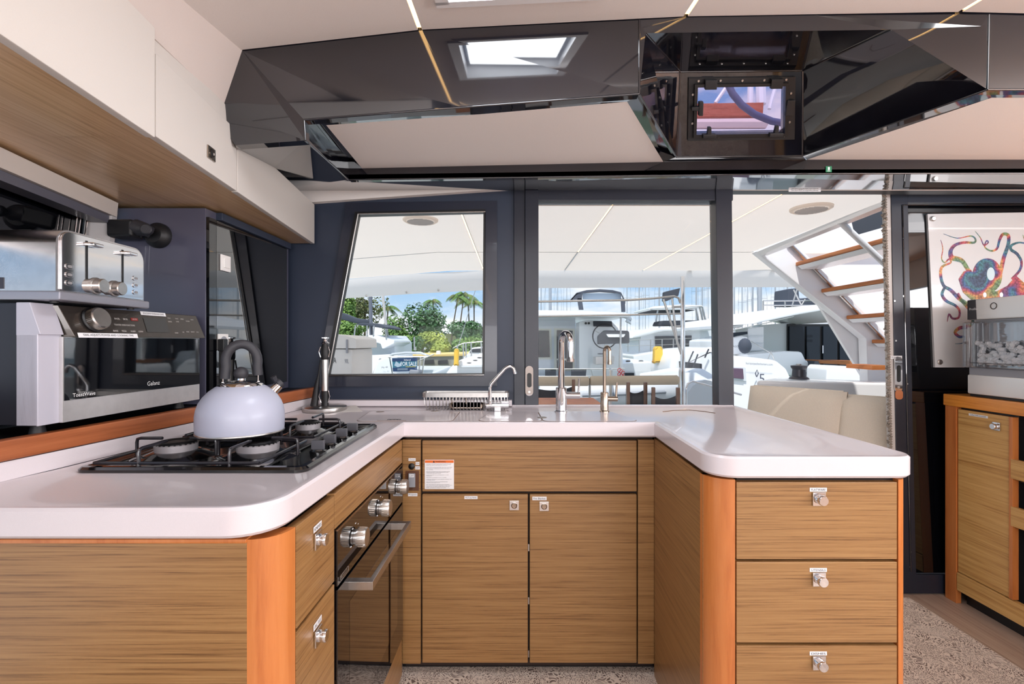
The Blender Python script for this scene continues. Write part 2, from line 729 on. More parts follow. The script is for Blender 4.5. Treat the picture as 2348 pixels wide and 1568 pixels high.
def ceil_panel(x0, x1, hole=False):
    a = MB()
    g = 0.006
    ys = [-2.4, 0.2, HY0, HY1, 1.298]
    xs = [x0 + g, x1 - g]
    if hole:
        xs = [x0 + g, HX0, HX1, x1 - g]
    else:
        k = max(1, int((x1 - x0) / 0.35))
        xs = [x0 + g + (x1 - x0 - 2 * g) * i / k for i in range(k + 1)]
    for i in range(len(xs) - 1):
        for j in range(len(ys) - 1):
            if hole and i == 1 and j == 2:
                continue
            pts = [Vector((x, y, cz(x, y))) for x, y in ((xs[i], ys[j]), (xs[i + 1], ys[j]), (xs[i + 1], ys[j + 1]), (xs[i], ys[j + 1]))]
            a.face(pts)
    bmesh.ops.remove_doubles(a.bm, verts=a.bm.verts[:], dist=1e-5)
    r = bmesh.ops.extrude_face_region(a.bm, geom=a.bm.faces[:])
    bmesh.ops.translate(a.bm, vec=(0, 0, 0.03), verts=[v for v in r['geom'] if isinstance(v, bmesh.types.BMVert)])
    a.build('ceiling_panel', CEIL, ceil, smooth=30)


LED_X = [-0.247, 0.466, 1.203]
ceil_panel(-1.0, LED_X[0])
ceil_panel(LED_X[0], LED_X[1], True)
ceil_panel(LED_X[1], LED_X[2])
ceil_panel(LED_X[2], 3.2)
a = MB()
a.grid([[Vector((x, y, cz(x, y) + 0.05)) for x in (-1.8, -1.0, -0.726, HX0 - 0.03, HX1 + 0.03, 1.2, 3.2)] for y in (-2.4, 0.2, HY0 - 0.03)])
a.grid([[Vector((x, y, cz(x, y) + 0.05)) for x in (-1.8, -1.0, -0.726, HX0 - 0.03)] for y in (HY0 - 0.03, HY1 + 0.03, 1.4)])
a.grid([[Vector((x, y, cz(x, y) + 0.05)) for x in (HX1 + 0.03, 1.2, 3.2)] for y in (HY0 - 0.03, HY1 + 0.03, 1.4)])
a.grid([[Vector((x, y, cz(x, y) + 0.05)) for x in (HX0 - 0.03, HX1 + 0.03)] for y in (HY1 + 0.03, 1.4)])
a.build('roof_skin', WHITEM, ceil, smooth=0)
names = ['nearest the white overhead lockers', 'running up to the window hatch alcove', 'at the starboard end of the headliner']
for i, x in enumerate(LED_X):
    t = thing('led_strip', 'warm glowing light strip in the ceiling seam ' + names[i], 'light strip', (x, 1.2, cz(x, 1.2)), 'ceiling light strips')
    a = MB()
    a.grid([[Vector((x + s * 0.0052, y, cz(x, y) + 0.003)) for s in (-1, 1)] for y in ((-1.6, 0.2, 1.292) if i == 0 else (0.98, 1.1, 1.292))])
    a.build('diffuser', LEDM, t, smooth=0)
    a = MB()
    for s in (-1, 1):
        a.grid([[Vector((x + s * 0.0056, y, cz(x, y) + q)) for q in (0.0, 0.03)] for y in ((-1.6, 0.2, 1.296) if i == 0 else (0.98, 1.1, 1.296))])
    a.build('channel', WHITEM, t, smooth=0)

# roof hatch
t = thing('roof_hatch', 'white framed roof hatch letting in daylight at the top edge', 'hatch', (0.02, 0.94, cz(0.02, 0.94)))
a = MB()


def hp(x, y, dz=0.0):
    return Vector((x, y, cz(x, y) + dz))


for (x0, x1, y0, y1) in ((HX0 - 0.02, HX1 + 0.02, HY0 - 0.02, HY0 + 0.012), (HX0 - 0.02, HX1 + 0.02, HY1 - 0.012, HY1 + 0.012), (HX0 - 0.02, HX0 + 0.012, HY0, HY1), (HX1 - 0.012, HX1 + 0.02, HY0, HY1)):
    a.prism([hp(x0, y0, -0.006), hp(x1, y0, -0.006), hp(x1, y1, -0.006), hp(x0, y1, -0.006)], (0, 0, 0.075))
a.build('frame', WHITE, t, smooth=0)
a = MB()
a.face([hp(HX0, HY0, 0.05), hp(HX1, HY0, 0.05), hp(HX1, HY1, 0.05), hp(HX0, HY1, 0.05)])
a.build('pane', translucent('hatch_acrylic', C(226, 236, 252), 0.85), t, smooth=0)

# beige panel sloping from the lockers up to the headliner
a = MB()
lo = [Vector((-0.70, -2.4, CZ + 0.655)), Vector((-0.74, 0.68, CZ + 0.655)), U(371, 81, 1.03), Vector((-0.786, 1.345, CZ + 0.668))]
hi = [Vector((-0.726, -2.4, cz(-0.726, -2.4) + 0.004)), Vector((-0.726, 0.68, cz(-0.726, 0.68) + 0.004)), Vector((-0.726, 1.03, cz(-0.726, 1.03) + 0.004)), Vector((-0.726, 1.302, CZ + 0.786))]
lo = [p + Vector((-0.012, 0, -0.01)) for p in lo]
a.grid([lo, hi])
r = bmesh.ops.extrude_face_region(a.bm, geom=a.bm.faces[:])
bmesh.ops.translate(a.bm, vec=(-0.03, 0, 0), verts=[v for v in r['geom'] if isinstance(v, bmesh.types.BMVert)])
struct(a.build('trim_1', mat('beige_panel', C(214, 202, 196), 0.7, noise=0.015, nscale=600), smooth=30))

# ------------------------------------------------------------------ gloss black soffit over the bulkhead
sof = bpy.data.objects.new('wall_soffit', None)
COL.objects.link(sof)
sof['kind'] = 'structure'


def shell(name, quads, m, smooth=0, thick=None):
    a = MB()
    for q in quads:
        a.face([Vector(p) for p in q])
    bmesh.ops.remove_doubles(a.bm, verts=a.bm.verts[:], dist=1e-4)
    if thick:
        r = bmesh.ops.extrude_face_region(a.bm, geom=a.bm.faces[:])
        bmesh.ops.translate(a.bm, vec=thick, verts=[v for v in r['geom'] if isinstance(v, bmesh.types.BMVert)])
    return a.build(name, m, sof, smooth=smooth)


E0, E1, E2 = U(555, 115, 1.302), U(965, 70, 1.302), U(1466, 46, 1.302)
R0, R1, R2 = U(697, 275, 1.345), U(1060, 246, 1.345), U(1466, 215, 1.345)
L0, L1, L2 = U(700, 322, 1.350), U(540, 333, 1.356), U(470, 236, 1.340)
shell('soffit_face', [(E0, E1, R1, R0), (E1, E2, R2, R1)], GLOSS, thick=(0, 0.03, 0.0))
EE = U(535, 112, 1.302)
shell('soffit_end', [(EE, E0, R0, L0, L1, L2)], GLOSS, thick=(0, 0.03, 0.0))
# underside of the port end block and the aft bar
DB = 1.875
B0 = U(800, 412, DB)
B1, B2, B3 = U(1180, 407, DB), U(1520, 402, DB), U(2900, 396, DB)
T0, T1, T2, T3 = W(690, 440, 0.002), W(1180, 437, 0.002), W(1520, 436, 0.002), W(2900, 436, 0.002)
Ls = W(560, 442, 0.002)
shell('soffit_underside', [(L1, L0, B0, T0, Ls), (B0, B1, T1, T0), (B1, B2, T2, T1), (B2, B3, T3, T2)], GLOSS, thick=(0, 0, 0.02))
# recessed port panel
P0, P1, P2 = U(748, 287, 1.395), U(1100, 262, 1.395), U(1438, 233, 1.395)
Q0, Q1, Q2 = U(830, 386, DB), U(1180, 378, DB), U(1521, 371, DB)
shell('soffit_panel', [(P0, P1, Q1, Q0), (P1, P2, Q2, Q1)], CEIL, thick=(0, 0, 0.02), smooth=60)
A1 = U(1551, 360, 1.80)
shell('soffit_lip', [(R0, R1, P1, P0), (R1, R2, P2, P1), (R2, A1, Q2, P2), (R0, P0, Q0, U(800, 386, DB))], GLOSS, thick=(0, 0, 0.012))
shell('soffit_step', [(R0, L0, B0, U(800, 386, DB))], GLOSS)
# aft bar facing the saloon
K0, K1, K2, K3 = U(800, 386, DB), U(1180, 378, DB), U(1521, 371, DB), U(2900, 366, DB)
K25 = U(1848, 366, DB)
B25 = U(1848, 398, DB)
shell('soffit_bar', [(K0, K1, B1, B0), (K1, K2, B2, B1), (K2, K25, B25, B2), (K25, K3, B3, B25)], GLOSS, thick=(0, 0.03, 0))
# hatch alcove
A2 = U(1840, 357, 1.80)
H0, H1 = U(1560, 165, 1.60), U(1840, 162, 1.60)
C0, C1 = U(1480, 76, 1.312), U(2044, 68, 1.312)
G0, G1 = U(2268, 33, 1.302), U(2264, 205, 1.345)
shell('alcove_left', [(C0, H0, A1, R2)], GLOSS, thick=(-0.012, 0, 0))
shell('alcove_right', [(H1, C1, G1, A2), (C1, U(2250, 60, 1.306), G1)], GLOSS, thick=(0.012, 0, 0.004), smooth=60)
shell('alcove_top', [(C0, C1, H1, H0)], GLOSS, thick=(0, 0, 0.012))
shell('alcove_sill', [(A1, A2, K25, K2)], GLOSS, thick=(0, 0.0, 0.012))
Em, En = U(1570, 40, 1.302), U(1870, 35, 1.302)
shell('alcove_rim', [(E2, Em, En, C1, C0), (En, G0, U(2250, 60, 1.306), C1), (E2, C0, R2)], GLOSS)
shell('alcove_edge', [(G0, U(2250, 60, 1.306), G1)], GLOSS)
# back of the alcove with the window opening
ha, hb, hc, hd = (1597, 197), (1797, 194), (1795, 302), (1594, 305)


def onA(px, py):
    """point on the slanted alcove back"""
    # plane through A1, A2, H0
    nrm = (A2 - A1).cross(H0 - A1).normalized()
    o0 = Vector((0, 0, CZ))
    d = U(px, py, 1.0) - o0
    return o0 + d * ((A1 - o0).dot(nrm) / d.dot(nrm))


nA = (A2 - A1).cross(H0 - A1).normalized()
if nA.y > 0:
    nA = -nA
HA, HB, HC, HD = [onA(*p) for p in (ha, hb, hc, hd)]
shell('alcove_back', [(H0, H1, HB, HA), (H1, A2, HC, HB), (A2, A1, HD, HC), (A1, H0, HA, HD)], GLOSS, thick=tuple(-nA * 0.02))
# starboard continuation
G2, G3 = U(2900, 52, 1.302), U(2900, 205, 1.345)
shell('soffit_face', [(G0, G2, G3, G1)], GLOSS, thick=(0, 0.03, 0))
S0, S1 = U(2274, 224, 1.395), U(2900, 226, 1.395)
shell('soffit_panel', [(S0, S1, U(2900, 366, DB), U(1850, 366, DB))], CEIL, thick=(0, 0, 0.02), smooth=60)
shell('soffit_lip', [(G1, G3, S1, S0), (A2, G1, S0, U(1850, 366, DB))], GLOSS, thick=(0, 0, 0.012))

top_ = [EE, E0, E1, E2, Em, En, G0, G2]
shell('soffit_top', [(top_[i], top_[i + 1], top_[i + 1] + Vector((0, 0.004, 0.07)), top_[i] + Vector((0, 0.004, 0.07))) for i in range(len(top_) - 1)], GLOSS)
# rounded gel-coat edges on the soffit
a = MB()
for pth in ([R0, R1, R2], [R0, L0], [L0, B0], [B0, B1, B2, B25, B3], [R2, A1], [A1, A2], [A2, G1], [G1, G3], [G0, G1], [E2, R2], [A1, H0], [H0, H1], [H1, A2], [H1, C1], [H0, C0]):
    a.tube(pth, 0.0032, 8)
a.build('soffit_edge', GLOSS, sof, smooth=60)

# hatch window in the alcove
t = thing('hatch_window', 'small violet tinted opening window with black frame in the soffit alcove', 'window', (HA + HB + HC + HD) / 4)
uA = (HB - HA).normalized()
vA = (HA - HD).normalized()
nv = uA.cross(vA).normalized()
if nv.dot(nA) < 0:
    nv = -nv


def hw(px, py, k=0.0):
    return onA(px, py) + nA * k


a = MB()
ring_o = [(1578, 178), (1822, 175), (1820, 318), (1576, 321)]
ring_i = [ha, hb, hc, hd]
for i in range(4):
    j = (i + 1) % 4
    a.prism([hw(*ring_o[i]), hw(*ring_o[j]), hw(*ring_i[j]), hw(*ring_i[i])], nA * 0.008)
a.build('outer_frame', BLKPL, t, smooth=0)
a = MB()
ring_m = [(1590, 190), (1804, 187), (1802, 309), (1587, 312)]
for i in range(4):
    j = (i + 1) % 4
    a.prism([hw(*ring_m[i], 0.008), hw(*ring_m[j], 0.008), hw(*ring_i[j], 0.008), hw(*ring_i[i], 0.008)], nA * 0.010)
a.build('inner_frame', BLACK, t, smooth=0)
a = MB()
a.prism([hw(*p, 0.006) for p in ring_i], nA * 0.004)
a.build('pane', VIOLET, t, smooth=0)
for (px, py) in ((1600, 184), (1650, 183), (1700, 183), (1750, 182), (1800, 181), (1587, 215), (1811, 212), (1586, 281), (1808, 278), (1597, 311), (1647, 311), (1697, 310), (1747, 309), (1797, 309)):
    a = MB()
    a.cyl(hw(px, py, 0.008), nA, 0.0042, 0.003, 10, 0.001)
    a.build('screw', STEEL, t)
for (px, py, w, h, sgn) in ((1626, 190, 26, 20, 1), (1776, 188, 26, 20, 1), (1806, 243, 18, 34, 1)):
    a = MB()
    c = hw(px, py, 0.010)
    kx, ky = w * 1.7 / F / 2, h * 1.7 / F / 2
    a.prism([c - uA * kx - vA * ky, c + uA * kx - vA * ky, c + uA * kx + vA * ky, c - uA * kx + vA * ky], nA * 0.014, bev=0.002)
    a.build('hinge', BLKPL, t)
for (px, py, ang) in ((1622, 304, 0), (1774, 301, 0), (1600, 244, 90)):
    a = MB()
    c = hw(px, py, 0.012)
    u2, v2 = (uA, vA) if ang == 0 else (vA, -uA)
    a.prism([c - u2 * 0.024 - v2 * 0.012, c + u2 * 0.024 - v2 * 0.012, c + u2 * 0.024 + v2 * 0.004, c - u2 * 0.024 + v2 * 0.004], nA * 0.016, bev=0.003)
    a.prism([c - u2 * 0.008, c + u2 * 0.008, c + u2 * 0.006 + v2 * 0.028, c - u2 * 0.006 + v2 * 0.028], nA * 0.014, bev=0.002)
    a.build('latch', BLKPL, t)

# ------------------------------------------------------------------ aft bulkhead
wn_o = [(705, 448), (1180, 440), (1180, 938), (705, 938)]
wn_i = [(822, 492), (1114, 486), (1111, 860), (752, 862)]
wa = bpy.data.objects.new('wall_aft', None)
COL.objects.link(wa)
wa['kind'] = 'structure'


def wprism(a, pts, f0, f1, bev=0.0):
    """pixel polygon on the bulkhead from offset f0 to f1"""
    P = [W(x, y, f0) for x, y in pts]
    Q = [W(x, y, f1) for x, y in pts]
    # keep the same section (sweep along the boat)
    Q = [p + Vector((0, -(f1 - f0), 0)) for p in P]
    a.prism(P, Q, bev=bev)
    return a


a = MB()
for i in range(4):
    j = (i + 1) % 4
    wprism(a, [wn_o[i], wn_o[j], wn_i[j], wn_i[i]], -0.05, 0.0)
wprism(a, [(480, 436), (705, 436), (705, 960), (480, 960)], -0.05, 0.0)
a.build('bulkhead_panel', NAVY, wa, smooth=0)
a = MB()
wprism(a, [(690, 940), (1660, 940), (1660, 1420), (690, 1420)], -0.05, -0.01)
wprism(a, [(520, 434), (2900, 434), (2900, 441), (520, 441)], -0.06, 0.0)
wprism(a, [(1160, 430), (2900, 430), (2900, 440), (1160, 440)], -0.20, -0.05)
a.build('bulkhead_base', NAVY, wa, smooth=0)
a = MB()
wprism(a, [(690, 441), (1182, 434), (1182, 436), (719, 468), (600, 470)], 0.0, 0.03)
a.build('cornice', CEIL, wa, smooth=0)
a = MB()
wprism(a, [(1640, 433), (2900, 432), (2900, 437), (1640, 437)], 0.0, 0.03)
a.build('cornice', CEIL, wa, smooth=0)

# port window
w1 = bpy.data.objects.new('window_1', None)
COL.objects.link(w1)
w1['kind'] = 'structure'
a = MB()
ro = [(796, 466), (1140, 462), (1140, 884), (728, 886)]
for i in range(4):
    j = (i + 1) % 4
    wprism(a, [ro[i], ro[j], wn_i[j], wn_i[i]], 0.0, 0.012)
a.build('window_frame', mat('navy_frame', C(40, 44, 58), 0.3, coat=0.2), w1, smooth=0)
a = MB()
rg = [(827, 498), (1110, 491), (1107, 855), (759, 857)]
for i in range(4):
    j = (i + 1) % 4
    wprism(a, [wn_i[i], wn_i[j], rg[j], rg[i]], -0.03, 0.018)
a.build('window_gasket', BLACK, w1, smooth=0)
a = MB()
a.tube([W(821, 490, 0.018), W(1113, 485, 0.018)], 0.003, 8)
a.tube([W(821, 490, 0.018), W(752, 860, 0.018), W(1110, 860, 0.018)], 0.003, 8)
a.build('window_bead', STEEL, w1)
a = MB()
wprism(a, rg, -0.024, -0.018)
a.build('window_pane', GLASS, w1, smooth=0)

# sliding door beside it
d1 = bpy.data.objects.new('door_1', None)
COL.objects.link(d1)
d1['kind'] = 'structure'
FRM = mat('door_frame_dark', C(34, 37, 49), 0.38)
for nm, pts, f0, f1 in (
        ('door_post', [(1178, 440), (1203, 440), (1203, 936), (1178, 936)], -0.06, 0.012),
        ('door_stile', [(1203, 446), (1233, 446), (1233, 934), (1203, 934)], -0.05, 0.020),
        ('door_head', [(1203, 438), (1665, 438), (1665, 470), (1203, 470)], -0.055, 0.016),
        ('door_stile', [(1626, 440), (1662, 440), (1667, 934), (1633, 934)], -0.05, 0.022),
        ('door_sill', [(1203, 930), (1668, 930), (1668, 945), (1203, 945)], -0.055, 0.012)):
    a = MB()
    wprism(a, pts, f0, f1, bev=0.003)
    a.build(nm, FRM, d1)
a = MB()
wprism(a, [(1230, 468), (1628, 468), (1636, 934), (1230, 934)], -0.026, -0.020)
a.build('door_pane', GLASS, d1, smooth=0)
a = MB()
for p, q in (((1233, 471), (1627, 471)), ((1233, 471), (1233, 930))):
    a.tube([W(*p, 0.012), W(*q, 0.012)], 0.0022, 8)
a.build('door_bead', STEEL, d1)


def flush_pull(parent, px, py, h=70, off=0.021):
    c = W(px, py, off)
    s = 2.12 / F
    a = MB()
    w2, h2 = 9.5 * s, h / 2 * s
    q = [(x, z) for x, z in rounded(-w2, w2, -h2, h2, w2 * 0.98, 8)]
    inner = [(x, z + 0.003) for x, z in rounded(-w2 * 0.55, w2 * 0.55, -h2 * 0.47, h2 * 0.47, w2 * 0.5, 8)]
    n_ = len(q)
    v0 = [a.bm.verts.new(c + Vector((x, 0, z))) for x, z in q]
    v1 = [a.bm.verts.new(c + Vector((x * 0.94, -0.005, z * 0.98))) for x, z in q]
    v2 = [a.bm.verts.new(c + Vector((x, -0.005, z))) for x, z in inner]
    v3 = [a.bm.verts.new(c + Vector((x, 0.006, z))) for x, z in inner]
    for A_, B_ in ((v0, v1), (v1, v2), (v2, v3)):
        for k in range(n_):
            a.bm.faces.new((A_[k], A_[(k + 1) % n_], B_[(k + 1) % n_], B_[k]))
    h_ = a.build('flush_pull', CHROME, parent, smooth=50)
    a = MB()
    a.prism([c + Vector((x * 0.98, 0.0, z)) for x, z in inner], (0, 0.004, 0))
    a.build('pull_recess', BLACK, h_)
    a = MB()
    a.cyl(c + Vector((0, -0.004, -h2 * 0.72)), (0, -1, 0), 0.006, 0.002, 14, 0.0006)
    a.build('lock_barrel', STEEL, h_)
    return h_


flush_pull(d1, 1213.5, 873)

# header over the open doorway, track and sill
d2 = bpy.data.objects.new('door_2', None)
COL.objects.link(d2)
d2['kind'] = 'structure'
a = MB()
wprism(a, [(1660, 430), (2900, 430), (2900, 446), (1660, 446)], -0.06, 0.012)
a.build('door_track', BLACK, d2, smooth=0)
sticker('Salon doors MUST be locked when underway', W(1845, 437, 0.012), X, Z, 0.143, 0.0105, d2)
# open leaf parked to starboard, on the outer track
OD = -0.15
for nm, pts, f0, f1 in (
        ('door_stile', [(2030, 440), (2068, 440), (2088, 1352), (2048, 1352)], OD - 0.035, OD),
        ('door_head', [(2068, 440), (2900, 440), (2900, 470), (2068, 470)], OD - 0.035, OD),
        ('door_foot', [(2086, 1310), (2900, 1310), (2900, 1352), (2087, 1352)], OD - 0.035, OD)):
    a = MB()
    wprism(a, pts, f0, f1, bev=0.002)
    a.build(nm, FRM, d2)
a = MB()
wprism(a, [(2066, 468), (2900, 468), (2900, 1312), (2085, 1312)], OD - 0.020, OD - 0.014)
a.build('door_pane', BLKGL, d2, smooth=0)
a = MB()
for k in range(5):
    pass
a.tube([W(2069, 470, OD + 0.001), W(2088, 1310, OD + 0.001)], 0.0035, 8)
a.tube([W(2069, 470, OD + 0.001), W(2900, 470, OD + 0.001)], 0.0025, 8)
a.build('door_bead', GLOSS, d2)
for (px, py) in ((2051, 690), (2054, 781), (2071, 679), (2080, 880), (2087, 1265), (2087, 1300)):
    a = MB()
    a.cyl(W(px, py, OD), (0, -1, 0), 0.004, 0.002, 10)
    a.build('screw', STEEL, d2)
h_ = flush_pull(d2, 2059, 858, 88, OD + 0.001)
a = MB()
c = W(2061, 905, OD + 0.001)
a.prism([c + Vector((x, 0, z)) for x, z in rounded(-0.017, 0.017, -0.022, 0.022, 0.013, 6)], (0, -0.003, 0))
a.build('pull_tab', mat('copper_tab', C(220, 150, 110), 0.3, 0.8), h_)
sticker('Hold down while moving', W(2055, 819, OD + 0.001), X, Z, 0.055, 0.014, d2)
# brush seal on the leading edge
random.seed(5)
a = MB()
for k in range(150):
    py = 452 + k * 5.9
    px = 2026 + (py - 452) / 900.0 * 20
    p = W(px, py, OD + 0.004)
    for j in range(3):
        q = p + Vector((random.uniform(-0.008, 0.004), random.uniform(-0.012, 0.01), random.uniform(-0.012, 0.012)))
        a.tube([p + Vector((0.012, 0, 0)), q], [0.005, 0.004], 4)
o = a.build('brush_seal', mat('brush_pile', C(150, 140, 130), 0.95), d2)
o['kind'] = 'stuff'
a = MB()
wprism(a, [(2022, 444), (2032, 444), (2050, 1352), (2040, 1352)], OD - 0.03, OD - 0.004)
a.build('edge_seal', mat('seal_grey', C(196, 190, 186), 0.6), d2, smooth=0)
# starboard wall part of the bulkhead behind the parked leaf
a = MB()
wprism(a, [(2180, 430), (2900, 430), (2900, 1420), (2180, 1420)], OD - 0.10, OD - 0.06)
a.build('bulkhead_panel', NAVY, wa, smooth=0)

# green escape sign on the soffit bar
t = thing('escape_sign', 'tiny green and white emergency exit pictogram on the black soffit bar', 'sign', U(1900, 388, DB - 0.002))
c = U(1900, 388, DB - 0.002)
a = MB()
a.prism([c + Vector((x * 0.0115, 0, z * 0.0115)) for x, z in ((-1, -1), (1, -1), (1, 1), (-1, 1))], (0, -0.001, 0))
a.build('plate', mat('sign_green', C(40, 130, 90), 0.5), t, smooth=0)
a = MB()
for q in ([(-.5, -.7), (.5, -.7), (.5, -.55), (-.5, -.55)], [(-.3, -.3), (.3, -.3), (.3, .7), (-.3, .7)]):
    a.prism([c + Vector((x * 0.0115, -0.001, z * 0.0115)) for x, z in q], (0, -0.0006, 0))
a.build('pictogram', PAPER, t, smooth=0)
# ================================================================== GALLEY FURNITURE
# worktop: one U-shaped slab with a raised marine edge
def xrail(y):         # foot of the port upstand
    return -1.005 + (y - 1.05) * 0.135


raw = [(-1.06, 0.806), (-0.405, 0.806), (-0.372, 1.672), (0.492, 1.672), (0.480, 1.168), (0.992, 1.168), (0.978, 2.12), (-0.853, 2.12), (-1.0, 1.05)]
out = fillet(raw, [0, 0.085, 0.0, 0.0, 0.07, 0.055, 0, 0, 0], 8)
a = MB()
rings = [(0.006, ZB), (0.0, ZB + 0.006), (0.0, ZC + 0.002), (0.005, ZC + 0.007), (0.016, ZC + 0.007), (0.034, ZC)]
vr = []
for d, z in rings:
    pp = offset_poly(out, d)
    vr.append([a.bm.verts.new((x, y, z)) for x, y in pp])
for A_, B_ in zip(vr[:-1], vr[1:]):
    for k in range(len(out)):
        a.bm.faces.new((A_[k], A_[(k + 1) % len(out)], B_[(k + 1) % len(out)], B_[k]))
a.bm.faces.new(vr[-1])
a.bm.faces.new(vr[0][::-1])
a.bm.normal_update()
bmesh.ops.triangulate(a.bm, faces=[f for f in a.bm.faces if len(f.verts) > 4])
wt = a.build('worktop', COUNTER, smooth=25)
tag(wt, 'white U-shaped solid-surface galley worktop with raised rim', 'worktop')
# upstand (port and aft)
us = thing('upstand', 'low white upstand along the port and aft edge of the worktop', 'upstand', (-0.9, 2.1, ZC))
a = MB()
a.prism([(-1.06, 0.70, ZC + 0.0072), (-1.0, 1.05, ZC + 0.0072), (-0.852, 2.125, ZC + 0.0072), (-0.90, 2.125, ZC + 0.0072), (-1.08, 1.05, ZC + 0.0072), (-1.11, 0.70, ZC + 0.0072)], (0, 0, 0.038))
a.build('upstand_side', COUNTER, us, smooth=0)
a = MB()
a.prism([(-0.853, 2.09, ZC + 0.0072), (0.0, 2.09, ZC + 0.0072), (0.0, 2.135, ZC + 0.0072), (-0.853, 2.135, ZC + 0.0072)], (0, 0, 0.026), bev=0.003)
a.build('upstand_aft', COUNTER, us)
a = MB()
a.prism([(0.0, 2.105, ZC - 0.002), (0.965, 2.105, ZC - 0.002), (0.965, 2.13, ZC - 0.002), (0.0, 2.13, ZC - 0.002)], (0, 0, 0.012), bev=0.003)
a.build('upstand_sill', COUNTER, us)

# covers let into the worktop
LZ = ZC


def lid(label, poly, holes, name):
    t = thing(name, label, 'cover', (sum(p[0] for p in poly) / len(poly), sum(p[1] for p in poly) / len(poly), LZ))
    rad = [0.03] * len(poly)
    o2 = fillet(poly, rad, 5)
    a = MB()
    a.prism([(x, y, LZ + 0.0002) for x, y in offset_poly(o2, -0.0022)], (0, 0, 0.0006))
    a.build('seam', GAP, t, smooth=0)
    a = MB()
    a.prism([(x, y, LZ + 0.0003) for x, y in o2], (0, 0, 0.0012))
    a.build('panel', COUNTER, t, smooth=0)
    for (hx, hy, rx, ry) in holes:
        a = MB()
        a.prism([(hx + rx * math.cos(k * math.pi / 10), hy + ry * math.sin(k * math.pi / 10), LZ + 0.0014) for k in range(20)], (0, 0, 0.0006))
        a.build('finger_hole', mat('hole_bronze', C(128, 112, 96), 0.35, 0.6), t, smooth=0)
    return t


p = UZ(872, 945, ZC)
q = UZ(997, 943, ZC)
fr = lid('flush white top-loading fridge lid with two oval finger holes', [(-0.56, 1.735), (-0.215, 1.735), (-0.212, 1.985), (-0.58, 1.985)], [(p.x, p.y, 0.017, 0.013), (q.x, q.y, 0.017, 0.013)], 'fridge_lid')
p = UZ(903, 963, ZC)
a = MB()
for k in range(4):
    q_ = p.x - 0.022 + k * 0.012
    a.tube([(q_, p.y - 0.006, LZ + 0.0018), (q_ + 0.004, p.y + 0.008, LZ + 0.0018), (q_ + 0.007, p.y - 0.004, LZ + 0.0018), (q_ + 0.011, p.y + 0.004, LZ + 0.0018)], 0.0013, 5)
a.build('maker_script', INK, fr)
a = MB()
a.box(p.x - 0.055, p.x + 0.05, p.y - 0.025, p.y - 0.021, LZ + 0.0014, LZ + 0.0022)
a.build('maker_line', GAP, fr, smooth=0)
lid('left flush white sink cover ending at the round finger hole', [(-0.125, 1.735), (0.108, 1.735), (0.103, 1.975), (-0.085, 1.975)], [], 'sink_cover')
p = UZ(1243, 958, ZC)
lid('right flush white sink cover behind the round finger hole', [(0.113, 1.735), (0.46, 1.735), (0.40, 1.975), (0.108, 1.975)], [(p.x, p.y, 0.018, 0.022)], 'sink_cover')
p = UZ(1575, 947, ZC)
t = thing('inlay_line', 'thin curved brown seam in the worktop at the peninsula corner', 'seam', (p.x, p.y, LZ))
a = MB()
pts = [UZ(px, py, LZ + 0.001) for px, py in ((1520, 944), (1545, 941), (1580, 940), (1612, 943), (1640, 947))]
a.tube(pts, 0.0016, 6)
a.build('seam', GAP, t)

# ------------------------------------------------------------------ chrome push knobs
def knob(parent, c, n, up, out=0.012, pop=True):
    """square rose with a round push knob, c on the surface, n outward"""
    c, n, up = Vector(c), Vector(n).normalized(), Vector(up)
    rt = up.cross(n).normalized()
    a = MB()
    h = 0.0165
    a.prism([c + rt * x * h + up * y * h for x, y in ((-1, -1), (1, -1), (1, 1), (-1, 1))], n * 0.004, bev=0.001)
    o = a.build('rose', CHROME, parent)
    a = MB()
    if pop:
        a.lathe([(0.0, 0.002), (0.0115, 0.002), (0.0115, 0.006), (0.0098, 0.008), (0.0098, 0.010), (0.0122, 0.012), (0.0125, out + 0.006), (0.011, out + 0.008), (0, out + 0.008)], c, n, 20)
    else:
        a.lathe([(0.0105, 0.003), (0.0105, 0.007), (0.009, 0.0085), (0.0078, 0.006), (0, 0.0055)], c, n, 20)
    a.build('knob', CHROME if pop else NICKEL, o, smooth=40)
    return o


# ------------------------------------------------------------------ port base unit
t = thing('base_cabinet', 'port base unit with oak end panel facing the eye and orange corner post', 'cabinet', (-0.75, 0.9, 0))
a = MB()
a.box(-1.25, -0.456, 0.832, 0.852, 0.009, 0.838, 0.001)
a.build('end_panel', OAK, t)
a = MB()
a.box(-1.25, -0.456, 0.829, 0.853, 0.834, 0.842, 0.002)
a.build('edge_strip', TRIM, t)
a = MB()
